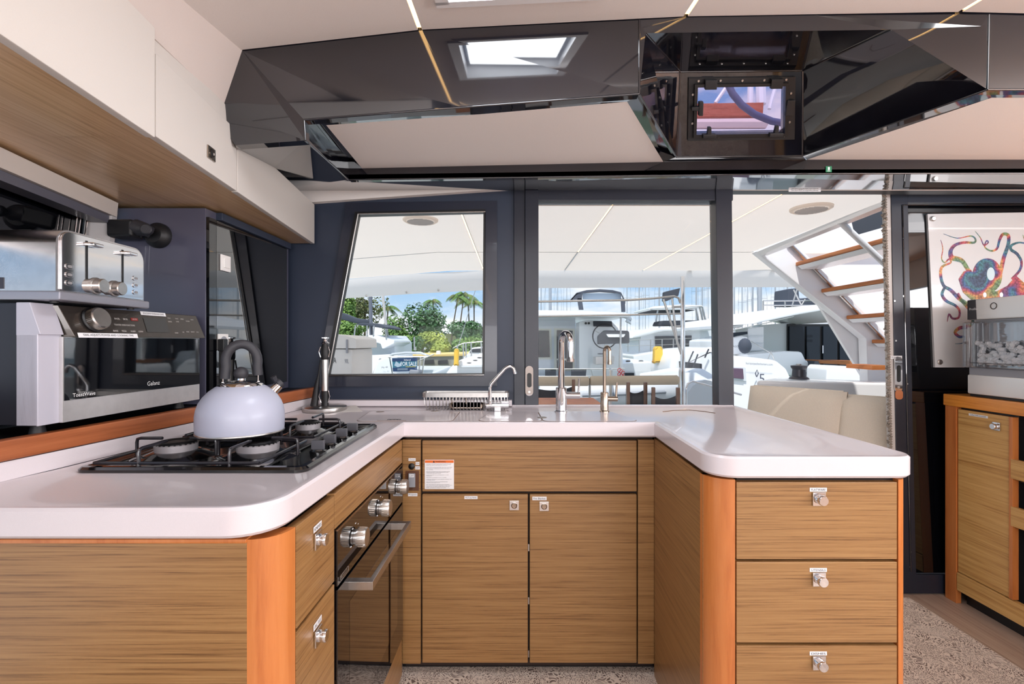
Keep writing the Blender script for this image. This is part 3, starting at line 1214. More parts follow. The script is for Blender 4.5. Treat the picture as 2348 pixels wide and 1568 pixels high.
# quarter-round post from the end panel to the inner face
pts = [(-0.456, 0.832)]
cx, cy, r_ = -0.456, 0.8895, 0.0575
for k in range(9):
    an = math.radians(-90 + 90 * k / 8)
    pts.append((cx + r_ * math.cos(an), cy + r_ * math.sin(an)))
pts += [(-0.420, 0.8895), (-0.456, 0.852)]
a.prism([(x, y, 0.009) for x, y in pts], (0, 0, 0.831))
a.build('corner_post', TRIM, t, smooth=50)
a = MB()
a.box(-0.93, -0.445, 0.87, 1.075, 0.03, 0.846)
a.box(-0.90, -0.72, 1.070, 1.68, 0.03, 0.846)
a.build('carcass', DARKG, t, smooth=0)
zs = [(0.648, 0.838), (0.418, 0.642), (0.190, 0.412)]
words = ['KNIVES', 'GRILL TOOLS', None]
Y0, Y1 = 0.896, 1.076
for (z0, z1), wd in zip(zs, words):
    a = MB()
    a.prism([(xl(Y0), Y0, z0), (xl(Y1), Y1, z0), (xl(Y1) - 0.02, Y1, z0), (xl(Y0) - 0.02, Y0, z0)], (0, 0, z1 - z0), bev=0.0022)
    dr = a.build('drawer', OAK, t)
    c = Vector((xl(0.985) + 0.0005, 0.985, z1 - 0.060))
    knob(dr, c, X, Z)
    if wd:
        sticker(wd, c + Vector((0.0004, 0.0, 0.026)), Y, Z, 0.040, 0.012, dr)
a = MB()
a.prism([(xl(1.079), 1.079, 0.762), (xl(1.672), 1.672, 0.762), (xl(1.672) - 0.02, 1.672, 0.762), (xl(1.079) - 0.02, 1.079, 0.762)], (0, 0, 0.080), bev=0.002)
a.build('filler_panel', OAK, t)
a = MB()
a.prism([(xl(1.079), 1.079, 0.03), (xl(1.672), 1.672, 0.03), (xl(1.672) - 0.02, 1.672, 0.03), (xl(1.079) - 0.02, 1.079, 0.03)], (0, 0, 0.128), bev=0.002)
a.build('plinth_panel', OAK, t)

# ------------------------------------------------------------------ oven
t = thing('oven', 'built-in black glass oven with three steel knobs and square bar handle', 'oven', (-0.45, 1.37, 0.165))
OY0, OY1 = 1.082, 1.668


def ovq(y0, y1, z0, z1, k0, k1):
    return [Vector((xl(y0) + k0, y0, z0)), Vector((xl(y1) + k0, y1, z0)), Vector((xl(y1) + k1, y1, z0)), Vector((xl(y0) + k1, y0, z0))], Vector((0, 0, z1 - z0))


a = MB()
a.prism(*ovq(OY0 + .005, OY1 - .005, 0.165, 0.755, -0.015, -0.28))
a.build('oven_body', BLACK, t, smooth=0)
a = MB()
a.prism(*ovq(OY0, OY1, 0.632, 0.757, -0.012, 0.004), bev=0.0015)
cp = a.build('control_panel', BLKGL, t)
a = MB()
a.prism(*ovq(OY0, OY1, 0.7565, 0.7595, -0.012, 0.005))
a.build('panel_edge', NICKEL, t, smooth=0)
a = MB()
a.prism(*ovq(OY0, OY1, 0.163, 0.624, -0.012, 0.004), bev=0.0015)
dr = a.build('oven_door', BLKGL, t)
a = MB()
a.prism(*ovq(OY0 + 0.075, OY1 - 0.075, 0.25, 0.56, 0.0041, 0.0044))
a.build('door_window', mat('oven_inner_glass', C(16, 15, 16), 0.05, coat=1.0), dr, smooth=0)
a = MB()
for yy in (1.160, 1.530):
    a.box(xl(yy) + 0.003, xl(yy) + 0.062, yy - 0.011, yy + 0.011, 0.590, 0.610, 0.001)
a.prism([Vector((xl(1.149) + 0.050, 1.149, 0.590)), Vector((xl(1.541) + 0.050, 1.541, 0.590)), Vector((xl(1.541) + 0.062, 1.541, 0.590)), Vector((xl(1.149) + 0.062, 1.149, 0.590))], (0, 0, 0.020), bev=0.001)
a.build('door_handle', STEEL, dr)
for yy in (1.196, 1.405, 1.612):
    c = Vector((xl(yy) + 0.004, yy, 0.698))
    a = MB()
    a.lathe([(0, 0), (0.0185, 0), (0.0185, 0.006), (0.0235, 0.007), (0.0235, 0.027), (0.0215, 0.030), (0, 0.030)], c, X, 28)
    kn = a.build('oven_knob', STEEL, cp, smooth=40)
    a = MB()
    for k in range(24):
        an = 2 * math.pi * k / 24
        d_ = Vector((0, math.cos(an), math.sin(an)))
        a.tube([c + d_ * 0.0236 + X * 0.010, c + d_ * 0.0236 + X * 0.025], 0.0007, 4)
    a.build('knob_ridge', NICKEL, kn)
    a = MB()
    for k in range(7):
        an = math.radians(200 - k * 38)
        d_ = Vector((0, math.cos(an), math.sin(an)))
        a.box(-0.0006, 0.0006, -0.003, 0.003, -0.001, 0.001, M=Matrix.Translation(c + d_ * 0.033))
    a.build('dial_mark', PAPER, cp, smooth=0)
a = MB()
a.tube([(xl(1.13) + 0.0046, y_, z_) for y_, z_ in rounded(1.098, 1.150, 0.637, 0.649, 0.003, 3)], 0.0005, 4, closed=True)
for k in range(8):
    a.box(xl(1.13) + 0.0042, xl(1.13) + 0.0050, 1.104 + k * 0.005, 1.107 + k * 0.005, 0.6405, 0.6455)
a.build('maker_badge', STEEL, cp, smooth=0)

# ------------------------------------------------------------------ aft base unit under the sink
BY = 1.70
s_ = BY / F


def bx_(px):
    return (px - 1174) * s_


def bz_(py):
    return CZ + (784 - py) * s_


t = thing('sink_cabinet', 'oak sink base unit with two doors and a wide false drawer front', 'cabinet', (0.05, BY, 0))
a = MB()
a.box(bx_(928), bx_(1500), BY + 0.020, 2.08, 0.03, 0.846)
a.build('carcass', DARKG, t, smooth=0)
a = MB()
a.box(bx_(930) - 0.02, bx_(1500) + 0.02, BY + 0.045, 2.0, 0.009, 0.035)
a.build('toe_kick', BLACK, t, smooth=0)
a = MB()
a.box(bx_(922), bx_(964.5), BY, BY + 0.02, bz_(1522), bz_(1008), 0.0018)
lf = a.build('filler_strip', OAK, t)
a = MB()
a.box(bx_(1463), bx_(1500), BY, BY + 0.02, bz_(1522), bz_(1008), 0.0018)
a.build('filler_strip', OAK, t)
a = MB()
a.box(bx_(968), bx_(1460), BY, BY + 0.02, bz_(1127), bz_(1010), 0.0025)
fp = a.build('drawer_front', OAK, t)
doors = []
for x0, x1 in ((968, 1210.5), (1214.5, 1460)):
    a = MB()
    a.box(bx_(x0), bx_(x1), BY, BY + 0.02, bz_(1520), bz_(1133.5), 0.0025)
    doors.append(a.build('door', OAK, t))
for py in (1256, 1378, 1500):
    a = MB()
    a.box(bx_(1211), bx_(1213.6), BY + 0.002, BY + 0.018, bz_(py + 8), bz_(py - 8))
    a.build('hinge', STEEL, t, smooth=0)
knob(doors[0], (bx_(1179), BY - 0.0005, bz_(1158)), -Y, Z, pop=False)
knob(doors[1], (bx_(1247.5), BY - 0.0005, bz_(1160)), -Y, Z, pop=False)
sticker('POTS & PANS', (bx_(1080), BY - 0.0003, bz_(1140.5)), X, Z, 0.046, 0.0105, doors[0])
sticker('Fire Blanket', (bx_(1237), BY - 0.0003, bz_(1142.5)), X, Z, 0.050, 0.0125, doors[1])
# warning sticker
a = MB()
wx0, wx1, wz0, wz1 = bx_(974), bx_(1041), bz_(1121), bz_(1054)
a.box(wx0, wx1, BY - 0.0008, BY - 0.0001, wz0, wz1)
ws = a.build('warning_sticker', PAPER, fp, smooth=0)
a = MB()
a.box(wx0 + 0.001, wx1 - 0.001, BY - 0.0012, BY - 0.0008, wz1 - 0.0105, wz1 - 0.0015)
a.build('orange_band', mat('orange_print', C(226, 110, 40), 0.6), ws, smooth=0)
text('lettering', 'WARNING', ((wx0 + wx1) / 2 + 0.004, BY - 0.0013, wz1 - 0.006), X, Z, 0.036, INK, ws)
a = MB()
a.prism([(wx0 + 0.028 + dx, BY - 0.0013, wz1 - 0.0095 + dz) for dx, dz in ((0, 0), (0.008, 0), (0.004, 0.007))], (0, -0.0002, 0))
a.build('hazard_triangle', INK, ws, smooth=0)
lines = ['LIQUEFIED PETROLEUM GAS (LPG) IS FLAMMABLE AND', 'EXPLOSIVE. FOLLOW THESE INSTRUCTIONS TO AVOID', 'INJURY OR DEATH FROM FIRE OR EXPLOSION.', '',
         ' THIS SYSTEM IS DESIGNED FOR USE WITH LIQUEFIED', ' PETROLEUM GAS (LPG, PROPANE, BUTANE) ONLY. DO', ' NOT CONNECT COMPRESSED NATURAL GAS (CNG) TO', ' THIS SYSTEM.', '',
         ' KEEP LPG CYLINDER AND FUEL CYLINDER VALVES', ' CLOSED WHEN BOAT IS UNATTENDED AND WHEN', ' APPLIANCES ARE NOT IN USE.', '', ' CLOSE CYLINDER VALVES IMMEDIATELY IN ANY', ' EMERGENCY.', '',
         ' KEEP EMPTY CYLINDERS TIGHTLY CLOSED.', '', ' CLOSE ALL APPLIANCE VALVES BEFORE OPENING THE', ' CYLINDER VALVE.', '', ' APPLY IGNITION SOURCE TO BURNER BEFORE', ' OPENING APPLIANCE VALVE.', '',
         ' TEST THE SYSTEM FOR LEAKAGE IN ACCORDANCE', ' WITH THE INSTRUCTIONS REQUIRED TO BE POSTED IN', ' THE VICINITY OF THE CYLINDER EACH TIME THE', ' SUPPLY VALVE IS OPENED FOR APPLIANCE USE.', ' NEVER USE FLAME TO CHECK FOR LEAKS.']
for i, s in enumerate(lines):
    if s:
        w_ = 0.091 * min(1.0, len(s) / 47.0)
        text('lettering', s, (wx0 + 0.005 + w_ / 2, BY - 0.0010, wz1 - 0.0138 - i * 0.00302), X, Z, w_, INK, ws, height=0.0019)
# switches on the filler strip
sticker('Oven', (bx_(945), BY - 0.0003, bz_(1053.5)), X, Z, 0.025, 0.0095, lf)
sticker('ON', (bx_(957.5), BY - 0.0003, bz_(1062.5)), X, Z, 0.0135, 0.0105, lf)
sticker('OFF', (bx_(957.5), BY - 0.0003, bz_(1072.5)), X, Z, 0.0165, 0.0105, lf)
sticker('Propane', (bx_(946.5), BY - 0.0003, bz_(1134)), X, Z, 0.033, 0.0105, lf)
a = MB()
a.lathe([(0.011, 0), (0.011, 0.003), (0.008, 0.006), (0.0, 0.0075)], (bx_(944), BY, bz_(1069)), -Y, 20)
a.build('button', BLACK, lf)
a = MB()
a.box(bx_(930), bx_(961), BY - 0.003, BY, bz_(1124), bz_(1079), 0.001)
sp = a.build('switch_plate', mat('brown_plate', C(92, 58, 40), 0.3, coat=0.3), lf)
a = MB()
a.box(bx_(937.5), bx_(953), BY - 0.009, BY - 0.002, bz_(1116), bz_(1084), 0.002)
rk = a.build('rocker_switch', GREYP, sp)
sticker('OFF', (bx_(945), BY - 0.0095, bz_(1089)), X, Z, 0.017, 0.010, rk)

# ------------------------------------------------------------------ peninsula
t = thing('peninsula_cabinet', 'oak peninsula unit with three drawers and orange rounded posts', 'cabinet', (0.73, 1.19, 0))
PY = 1.188
s2 = PY / F
a = MB()
a.prism([(xr(1.235), 1.235, 0.009), (xr(1.70), 1.70, 0.009), (xr(1.70) + 0.02, 1.70, 0.009), (xr(1.235) + 0.02, 1.235, 0.009)], (0, 0, 0.833))
a.build('side_panel', OAK, t, smooth=0)
pts = [(0.486 + 0.0006, 1.245)]
cx, cy, r_ = 0.486 + 0.062, 1.25, 0.062
pts = []
for k in range(9):
    an = math.radians(180 + 90 * k / 8)
    pts.append((cx + r_ * math.cos(an), cy + r_ * math.sin(an)))
pts += [(cx + 0.001, PY + 0.02), (cx + 0.001, 1.25)]
a = MB()
a.prism([(x, y, 0.009) for x, y in pts], (0, 0, 0.833))
a.build('corner_post', TRIM, t, smooth=50)
pts = []
cx, cy, r_ = 0.949, PY + 0.026, 0.026
for k in range(9):
    an = math.radians(-90 + 90 * k / 8)
    pts.append((cx + r_ * math.cos(an), cy + r_ * math.sin(an)))
pts += [(0.975, PY + 0.06), (0.949, PY + 0.06)]
a = MB()
a.prism([(x, y, 0.009) for x, y in pts], (0, 0, 0.833))
a.build('corner_post', TRIM, t, smooth=50)
a = MB()
a.box(0.951, 0.972, PY + 0.05, 2.08, 0.009, 0.842)
a.build('outer_panel', OAK, t, smooth=0)
a = MB()
a.box(0.56, 0.95, PY + 0.018, 2.06, 0.03, 0.849)
a.build('carcass', DARKG, t, smooth=0)
for (z0, z1), wd in zip(((0.646, 0.836), (0.441, 0.640), (0.236, 0.434)), ('FLATWARE', 'UTENSILS', 'DISHES')):
    a = MB()
    a.box(0.5515, 0.9465, PY, PY + 0.02, z0, z1, 0.0022)
    dr = a.build('drawer', OAK, t)
    cz_ = z1 - 0.041
    if wd == 'UTENSILS':
        cz_ = z1 - 0.042
    c = Vector((0.753, PY - 0.0003, cz_))
    knob(dr, c, Vector((0.05, -1, 0)), Z)
    sticker(wd, c + Vector((-0.001, 0, 0.0225)), X, Z, 0.042, 0.0095, dr)

# ------------------------------------------------------------------ starboard cabinet
t = thing('side_cabinet', 'pale oak starboard cabinet with orange top slab and dark open bay', 'cabinet', (2.25, 1.4, 0))
SX = 2.0
a = MB()
a.box(SX, 3.15, 0.35, 2.245, 0.888, 0.941, 0.004)
a.build('top_slab', wood('orange_slab', C(240, 160, 70), C(228, 146, 58), C(206, 122, 44), (3, 2, 40), 0.25, 0.4), t)
a = MB()
a.box(SX + 0.006, SX + 0.03, 2.185, 2.240, 0.0, 0.888, 0.001)
a.build('corner_post', TRIM, t)
a = MB()
a.box(SX + 0.02, 3.15, 2.21, 2.235, 0.05, 0.888)
a.box(SX + 0.03, 3.15, 1.935, 2.20, 0.05, 0.885)
a.box(2.55, 3.15, 0.40, 1.95, 0.05, 0.885)
a.box(SX + 0.05, 3.15, 0.40, 2.2, 0.05, 0.075)
a.build('carcass', BLACK, t, smooth=0)
a = MB()
a.box(SX + 0.010, SX + 0.030, 1.955, 2.180, 0.146, 0.878, 0.002)
dr = a.build('door', OAKL, t)
a = MB()
a.box(SX + 0.006, SX + 0.034, 1.938, 1.953, 0.146, 0.878, 0.001)
a.build('door_edge', TRIM, t)
knob(dr, (SX + 0.0095, 2.005, 0.83), -X, Z)
sticker('Coffee CUPS & GLASSES', (SX + 0.0097, 2.085, 0.862), -Y, Z, 0.085, 0.010, dr)
a = MB()
a.box(SX + 0.006, SX + 0.030, 0.40, 2.182, 0.062, 0.142, 0.002)
a.build('bottom_rail', OAKL, t)
a = MB()
a.box(SX + 0.05, SX + 0.07, 0.40, 2.18, 0.0, 0.062)
a.build('toe_kick', BLACK, t, smooth=0)
for z0 in (0.632, 0.442):
    a = MB()
    a.box(SX + 0.004, SX + 0.022, 0.40, 1.945, z0, z0 + 0.078, 0.002)
    a.build('fiddle_rail', OAKL, t)
    a = MB()
    a.box(SX + 0.03, 2.55, 0.40, 1.935, z0 - 0.012, z0 + 0.004)
    a.build('shelf', BLACK, t, smooth=0)
a = MB()
a.box(SX + 0.06, SX + 0.16, 1.58, 1.845, 0.45, 0.555, 0.02, 3)
o = a.build('storage_box', mat('blue_grey_box', C(120, 132, 150), 0.4))
tag(o, 'blue-grey rounded box standing behind the lower fiddle rail', 'box')
a = MB()
a.box(SX + 0.06, SX + 0.14, 1.55, 1.83, 0.64, 0.80, 0.01, 2)
o = a.build('storage_tin', mat('dark_tin', C(70, 72, 80), 0.35))
tag(o, 'dark box on the upper shelf of the starboard cabinet', 'box')

# ------------------------------------------------------------------ port ledge, rail, wall
LEDZ = 0.98
t = thing('ledge', 'dark ledge with reddish wooden fiddle rail along the port side', 'shelf', (-1.0, 1.4, LEDZ - 0.05))
a = MB()
p0, p1 = Vector((-1.045, 0.70, 0.942)), Vector((-0.848, 2.125, 0.942))
off = Vector((-0.028, 0, 0))
a.prism([p0, p1, p1 + off, p0 + off], (0, 0, 0.042), bev=0.004)
a.build('fiddle_rail', RAILW, t)
a = MB()
a.prism([(-1.6, 0.70, 0.92), (-1.06, 0.70, 0.92), (-0.87, 2.125, 0.92), (-1.6, 2.125, 0.92)], (0, 0, 0.058))
a.build('ledge_top', BLACK, t, smooth=0)
a = MB()
a.prism([(-1.6, 0.87, 0.0), (-1.12, 0.87, 0.0), (-0.94, 2.125, 0.0), (-1.6, 2.125, 0.0)], (0, 0, 0.918))
a.build('ledge_base', BLACK, t, smooth=0)

a = MB()
a.lathe([(0, 0.0), (0.030, 0.0), (0.052, 0.014), (0.050, 0.016), (0.028, 0.004), (0, 0.004)], (-1.085, 0.945, LEDZ - 0.0015), Z, 28)
o = a.build('glass_dish', mat('smoked_dish', C(96, 92, 98), 0.08, coat=0.6), smooth=50)
tag(o, 'small smoked glass dish on the ledge left of the microwave', 'dish')

# black end locker ahead of the bulkhead, with gloss inner face
t = thing('end_locker', 'tall dark locker block standing on the port ledge with mirror black side', 'cabinet', (-1.12, 1.8, LEDZ))
a = MB()
a.box(-1.40, -0.979, 1.545, 2.118, LEDZ, CZ + 0.428, 0.002)
a.build('body', mat('graphite_panel', C(80, 80, 98), 0.33, coat=0.15), t)
a = MB()
a.box(-0.979, -0.969, 1.548, 1.585, LEDZ + 0.0, CZ + 0.40)
a.build('edge_trim', BLKGL, t, smooth=0)
a = MB()
a.box(-0.979, -0.970, 1.588, 2.085, LEDZ + 0.03, CZ + 0.40)
mp = a.build('gloss_panel', mat('mirror_black', C(8, 9, 12), 0.015, coat=1.0, spec=1.0), t, smooth=0)
for (yy, zz) in ((1.632, CZ + 0.265), (1.618, CZ + 0.0)):
    a = MB()
    a.box(-0.970, -0.964, yy - 0.027, yy + 0.027, zz - 0.027, zz + 0.027, 0.002)
    so = a.build('socket_plate', WHITEM, mp)
    a = MB()
    if zz > CZ + 0.1:
        a.box(-0.964, -0.960, yy - 0.016, yy + 0.016, zz - 0.016, zz + 0.016, 0.0015)
        a.build('switch_rocker', WHITEM, so)
    else:
        a.lathe([(0.019, 0), (0.019, 0.001), (0.016, 0.0015), (0.0, 0.0008)], (-0.964, yy, zz), X, 20)
        a.build('socket_well', GREYP, so)
a = MB()
a.box(-0.985, -0.958, 1.60, 2.10, CZ + 0.402, CZ + 0.428, 0.003)
a.build('top_rail', NAVY, t)
# small charger plugged into the lower socket
pl = thing('charger', 'black plug and cable hanging from the lower socket on the mirror panel', 'charger', (-0.955, 1.60, 1.05))
a = MB()
a.box(-0.963, -0.941, 1.580, 1.604, CZ - 0.03, CZ + 0.01, 0.003)
a.box(-0.961, -0.944, 1.583, 1.601, CZ - 0.17, CZ - 0.02, 0.003)
a.build('plug', BLACK, pl)
a = MB()
a.tube([(-0.957, 1.592, CZ - 0.16), (-0.955, 1.60, CZ - 0.188), (-0.955, 1.64, CZ - 0.196)], 0.003, 8)
a.build('cable', BLACK, pl)

# folded fan on the locker face
t = thing('wall_fan', 'black folded cabin fan screwed to the dark locker face', 'fan', U(345, 525, 1.54))
c = U(290, 525, 1.49)
a = MB()
a.box(c.x - 0.045, c.x + 0.035, c.y - 0.025, c.y + 0.03, c.z - 0.028, c.z + 0.026, 0.01, 3)
a.build('motor_body', BLKPL, t)
a = MB()
a.tube([U(312, 522, 1.49), U(335, 527, 1.49), U(348, 534, 1.50)], [0.026, 0.020, 0.017], 16)
a.cyl(U(340, 528, 1.475), (0.3, -1, 0), 0.016, 0.02, 16, 0.003)
a.build('arm', RUB, t)
a = MB()
a.lathe([(0.040, 0.0), (0.040, 0.012), (0.034, 0.020), (0.026, 0.030), (0.0, 0.034)], U(366, 541, 1.545), (0, -1, 0), 24)
a.build('mount_base', BLKPL, t, smooth=40)
a = MB()
for k in range(4):
    an = math.radians(20 + k * 90)
    pts = [c + Vector((0.02, 0.0, -0.005)) + Vector((math.cos(an) * r, 0.012, math.sin(an) * r * 0.3)) for r in (0.01, 0.035, 0.06)]
    a.tube(pts, [0.006, 0.010, 0.004], 8)
a.build('blade', BLKPL, t)

# port side wall with window and rolled blind
A_, B_ = Vector((-1.193, 1.127, 0)), Vector((-1.274, 1.513, 0))
dW = (B_ - A_).normalized()
nW = Vector((dW.y, -dW.x, 0))      # towards the saloon
if nW.x < 0:
    nW = -nW


def PW(s, z, off=0.0):
    """point on the port wall: s metres along from A_, height above eye; wall leans inboard upwards"""
    return A_ + dW * s + Vector((0.10 * (z - 0.43), 0, CZ + z)) + nW * off


def seg_wall(a, s0, s1, z0, z1, o0, o1):
    a.prism([PW(s0, z0, o0), PW(s1, z0, o0), PW(s1, z1, o0), PW(s0, z1, o0)], nW * (o1 - o0))
    return a


wp = bpy.data.objects.new('wall_port', None)
COL.objects.link(wp)
wp['kind'] = 'structure'
a = MB()
seg_wall(a, -3.8, 0.62, -0.30, -0.12, -0.05, -0.02)
seg_wall(a, -3.8, 0.62, 0.44, 0.80, -0.05, -0.02)
seg_wall(a, 0.42, 0.62, -0.12, 0.44, -0.05, -0.02)
seg_wall(a, -1.55, -1.35, -0.12, 0.44, -0.05, -0.02)
a.build('port_lining', BLACK, wp, smooth=0)
w2 = bpy.data.objects.new('window_2', None)
COL.objects.link(w2)
w2['kind'] = 'structure'
a = MB()
seg_wall(a, -1.36, 0.43, -0.13, 0.45, -0.045, -0.040)
a.build('window_pane', GLASS, w2, smooth=0)
a = MB()
seg_wall(a, -3.8, -1.54, -0.13, 0.45, -0.045, -0.040)
a.build('window_pane', GLASS, w2, smooth=0)
a = MB()
seg_wall(a, -1.36, 0.43, -0.14, -0.11, -0.05, -0.01)
seg_wall(a, 0.395, 0.43, -0.14, 0.45, -0.05, -0.01)
a.build('window_frame', BLACK, w2, smooth=0)
t = thing('roller_blind', 'dark roller blind half drawn over the port window under the lockers', 'blind', PW(0.2, 0.34))
a = MB()
seg_wall(a, -1.3, 0.36, 0.245, 0.42, -0.03, -0.026)
a.build('blind_cloth', BLKGL, t, smooth=0)
a = MB()
seg_wall(a, -1.3, 0.36, 0.238, 0.247, -0.034, -0.022)
a.build('bottom_bar', STEEL, t, smooth=0)
a = MB()
seg_wall(a, -1.3, 0.36, 0.385, 0.428, -0.02, 0.055)
a.build('cassette', mat('blind_cassette', C(206, 198, 192), 0.5), t, smooth=0)
a = MB()
seg_wall(a, -1.3, 0.34, 0.362, 0.384, 0.0, 0.045)
a.build('cassette_lip', mat('cassette_grey', C(92, 92, 104), 0.35), t, smooth=0)
a = MB()
seg_wall(a, 0.345, 0.37, 0.30, 0.40, -0.02, 0.05)
a.build('end_bracket', mat('bracket_grey', C(200, 196, 196), 0.5), t, smooth=0)
a = MB()
for s in (0.285, 0.30, 0.33):
    a.tube([PW(s, 0.38, -0.005), PW(s - 0.02, 0.0, -0.005)], 0.0022, 8)
a.build('guide_wire', CHROME, t)

# ------------------------------------------------------------------ overhead lockers
HB_ = 0.434


def fx(y):            # front face of the lockers
    return -0.719 - (y - 0.679) * 0.1075


t = thing('overhead_locker', 'cream overhead lockers with oak underside running along the port side', 'cabinet', (-1.0, 1.4, CZ + HB_))
ys = [-1.2, 1.012, 1.396, 2.136]
tops = [0.655, 0.655, 0.610]


def lock_front(name, y0, y1, z0, z1, off, m=CREAM, bev=0.003, th=0.02):
    a = MB()
    a.prism([(fx(y0) + off, y0, CZ + z0), (fx(y1) + off, y1, CZ + z0), (fx(y1) + off - th, y1, CZ + z0), (fx(y0) + off - th, y0, CZ + z0)], (0, 0, z1 - z0), bev=bev)
    return a.build(name, m, t)


lock_front('front_panel', ys[0], ys[1] - 0.002, HB_ - 0.008, 0.656, 0.010)
lock_front('frame', ys[1], ys[2] + 0.045, HB_ + 0.002, 0.660, -0.004)
dr = lock_front('locker_door', ys[1] + 0.010, ys[2] - 0.004, HB_, 0.610, 0.004)
lock_front('front_panel', ys[2] + 0.001, ys[3], HB_ - 0.001, 0.607, 0.004)
# latch plate
yy = 1.245
c = Vector((fx(yy) + 0.0045, yy, CZ + 0.485))
n_ = Vector((1, 0.1075, 0)).normalized()
rt = Vector((-0.1075, 1, 0)).normalized()
a = MB()
a.prism([c + rt * x * 0.019 + Z * z * 0.016 for x, z in ((-1, -1), (1, -1), (1, 1), (-1, 1))], n_ * 0.003, bev=0.0008)
la = a.build('latch_plate', NICKEL, dr)
a = MB()
a.lathe([(0.012, 0.0028), (0.012, 0.0045), (0.009, 0.005), (0.0075, 0.0034), (0, 0.0034)], c, n_, 20)
a.build('latch_ring', mat('dark_nickel', C(110, 104, 100), 0.3, 1.0), la)
for (y0, y1, zz) in ((ys[0], 1.02, HB_), (1.02, ys[3], HB_ + 0.0015)):
    a = MB()
    a.prism([(fx(y0) - 0.012, y0, CZ + zz), (fx(y1) - 0.012, y1, CZ + zz), (-1.33, y1, CZ + zz), (-1.33 + 0.19 * min(1, (1.5 - y0)), y0, CZ + zz)], (0, 0, 0.012))
    a.build('underside_panel', OAKC, t, smooth=0)
a = MB()
a.prism([(fx(ys[0]) - 0.012, ys[0], CZ + HB_ + 0.012), (fx(ys[3]) - 0.012, ys[3], CZ + HB_ + 0.012), (-1.30, ys[3], CZ + HB_ + 0.012), (-1.15, ys[0], CZ + HB_ + 0.012)], (0, 0, 0.155))
a.build('carcass', CREAM, t, smooth=0)
# ================================================================== THINGS ON THE WORKTOP
# ------------------------------------------------------------------ gas hob
hx0, hx1, hy0, hy1 = -0.957, -0.449, 1.05, 1.63
HZ = ZC + 0.0005
t = thing('gas_hob', 'black enamel four-burner gas hob set in the port worktop', 'hob', ((hx0 + hx1) / 2, (hy0 + hy1) / 2, HZ))
o2 = rounded(hx0, hx1, hy0, hy1, 0.025, 6)
a = MB()
rg_ = [(0.0, 0.0), (0.0, 0.006), (0.006, 0.011), (0.016, 0.012), (0.028, 0.006)]
vr = []
for d, z in rg_:
    vr.append([a.bm.verts.new((x, y, HZ + z)) for x, y in offset_poly(o2, d)])
for A1_, B1_ in zip(vr[:-1], vr[1:]):
    for k in range(len(o2)):
        a.bm.faces.new((A1_[k], A1_[(k + 1) % len(o2)], B1_[(k + 1) % len(o2)], B1_[k]))
a.bm.faces.new(vr[-1])
a.build('hob_plate', ENAM, t, smooth=30)
a = MB()
a.box(-0.548, -0.543, hy0 + 0.03, hy1 - 0.03, HZ + 0.006, HZ + 0.010, 0.001)
a.build('hob_rib', ENAM, t)
burners = [(-0.822, 1.185, 0.046), (-0.622, 1.185, 0.048), (-0.622, 1.475, 0.036), (-0.822, 1.475, 0.042)]
for bx0, by0, br in burners:
    a = MB()
    a.lathe([(br * 2.0, 0.006), (br * 1.7, 0.009), (br * 1.15, 0.019), (br * 1.0, 0.021), (0, 0.021)], (bx0, by0, HZ), Z, 32)
    bd = a.build('drip_dish', ENAM, t, smooth=30)
    a = MB()
    a.lathe([(br * 0.98, 0.020), (br * 1.0, 0.036), (br * 0.9, 0.038), (0, 0.038)], (bx0, by0, HZ), Z, 32)
    a.build('burner_head', mat('burner_alloy', C(168, 164, 168), 0.35, 0.3), bd, smooth=30)
    a = MB()
    for k in range(24):
        an = 2 * math.pi * k / 24
        a.box(-0.0015, 0.0015, -0.002, 0.002, 0.0350, 0.0385, M=Matrix.Translation((bx0 + br * 0.93 * math.cos(an), by0 + br * 0.93 * math.sin(an), HZ)) @ Matrix.Rotation(an, 4, 'Z'))
    o = a.build('flame_port', BLACK, bd, smooth=0)
    o['kind'] = 'stuff'
    a = MB()
    a.lathe([(br * 0.9, 0.0385), (br * 0.92, 0.0415), (br * 0.75, 0.0440), (br * 0.55, 0.043), (br * 0.5, 0.0415), (0, 0.0415)], (bx0, by0, HZ), Z, 32)
    a.build('burner_cap', mat('cap_black', C(14, 14, 16), 0.4, spec=0.3), bd, smooth=30)
GZ = HZ + 0.049
for gi, by0 in enumerate((1.185, 1.475)):
    hw_ = 0.128
    a = MB()
    xa, xb = -0.945 + 0.025, -0.556
    z1 = HZ + 0.018
    for bx0 in (-0.822, -0.622):
        for dx, dy in ((0.097, 0), (-0.097, 0), (0, 0.12), (0, -0.12)):
            e0 = Vector((bx0 + dx, by0 + dy, HZ + 0.008))
            e1 = Vector((bx0 + dx, by0 + dy, GZ - 0.010))
            dd = Vector((dx, dy, 0)).normalized()
            e2 = Vector((bx0 + dx, by0 + dy, GZ)) - dd * 0.010
            e3 = Vector((bx0, by0, GZ)) + dd * 0.034
            a.tube([e0, e1, (e1 + e2) / 2 + Vector((0, 0, 0.003)) + dd * 0.003, e2, e3], 0.0038, 8)
    for yy in (by0 - 0.12, by0 + 0.12):
        a.tube([(xa, yy, z1), (xb, yy, z1)], 0.0038, 8)
    for xx in (xa, xb):
        a.tube([(xx, by0 - 0.12, z1), (xx, by0 + 0.12, z1)], 0.0038, 8)
    a.build('grate', mat('grate_black', C(30, 28, 34), 0.3, coat=0.3), t, smooth=40)
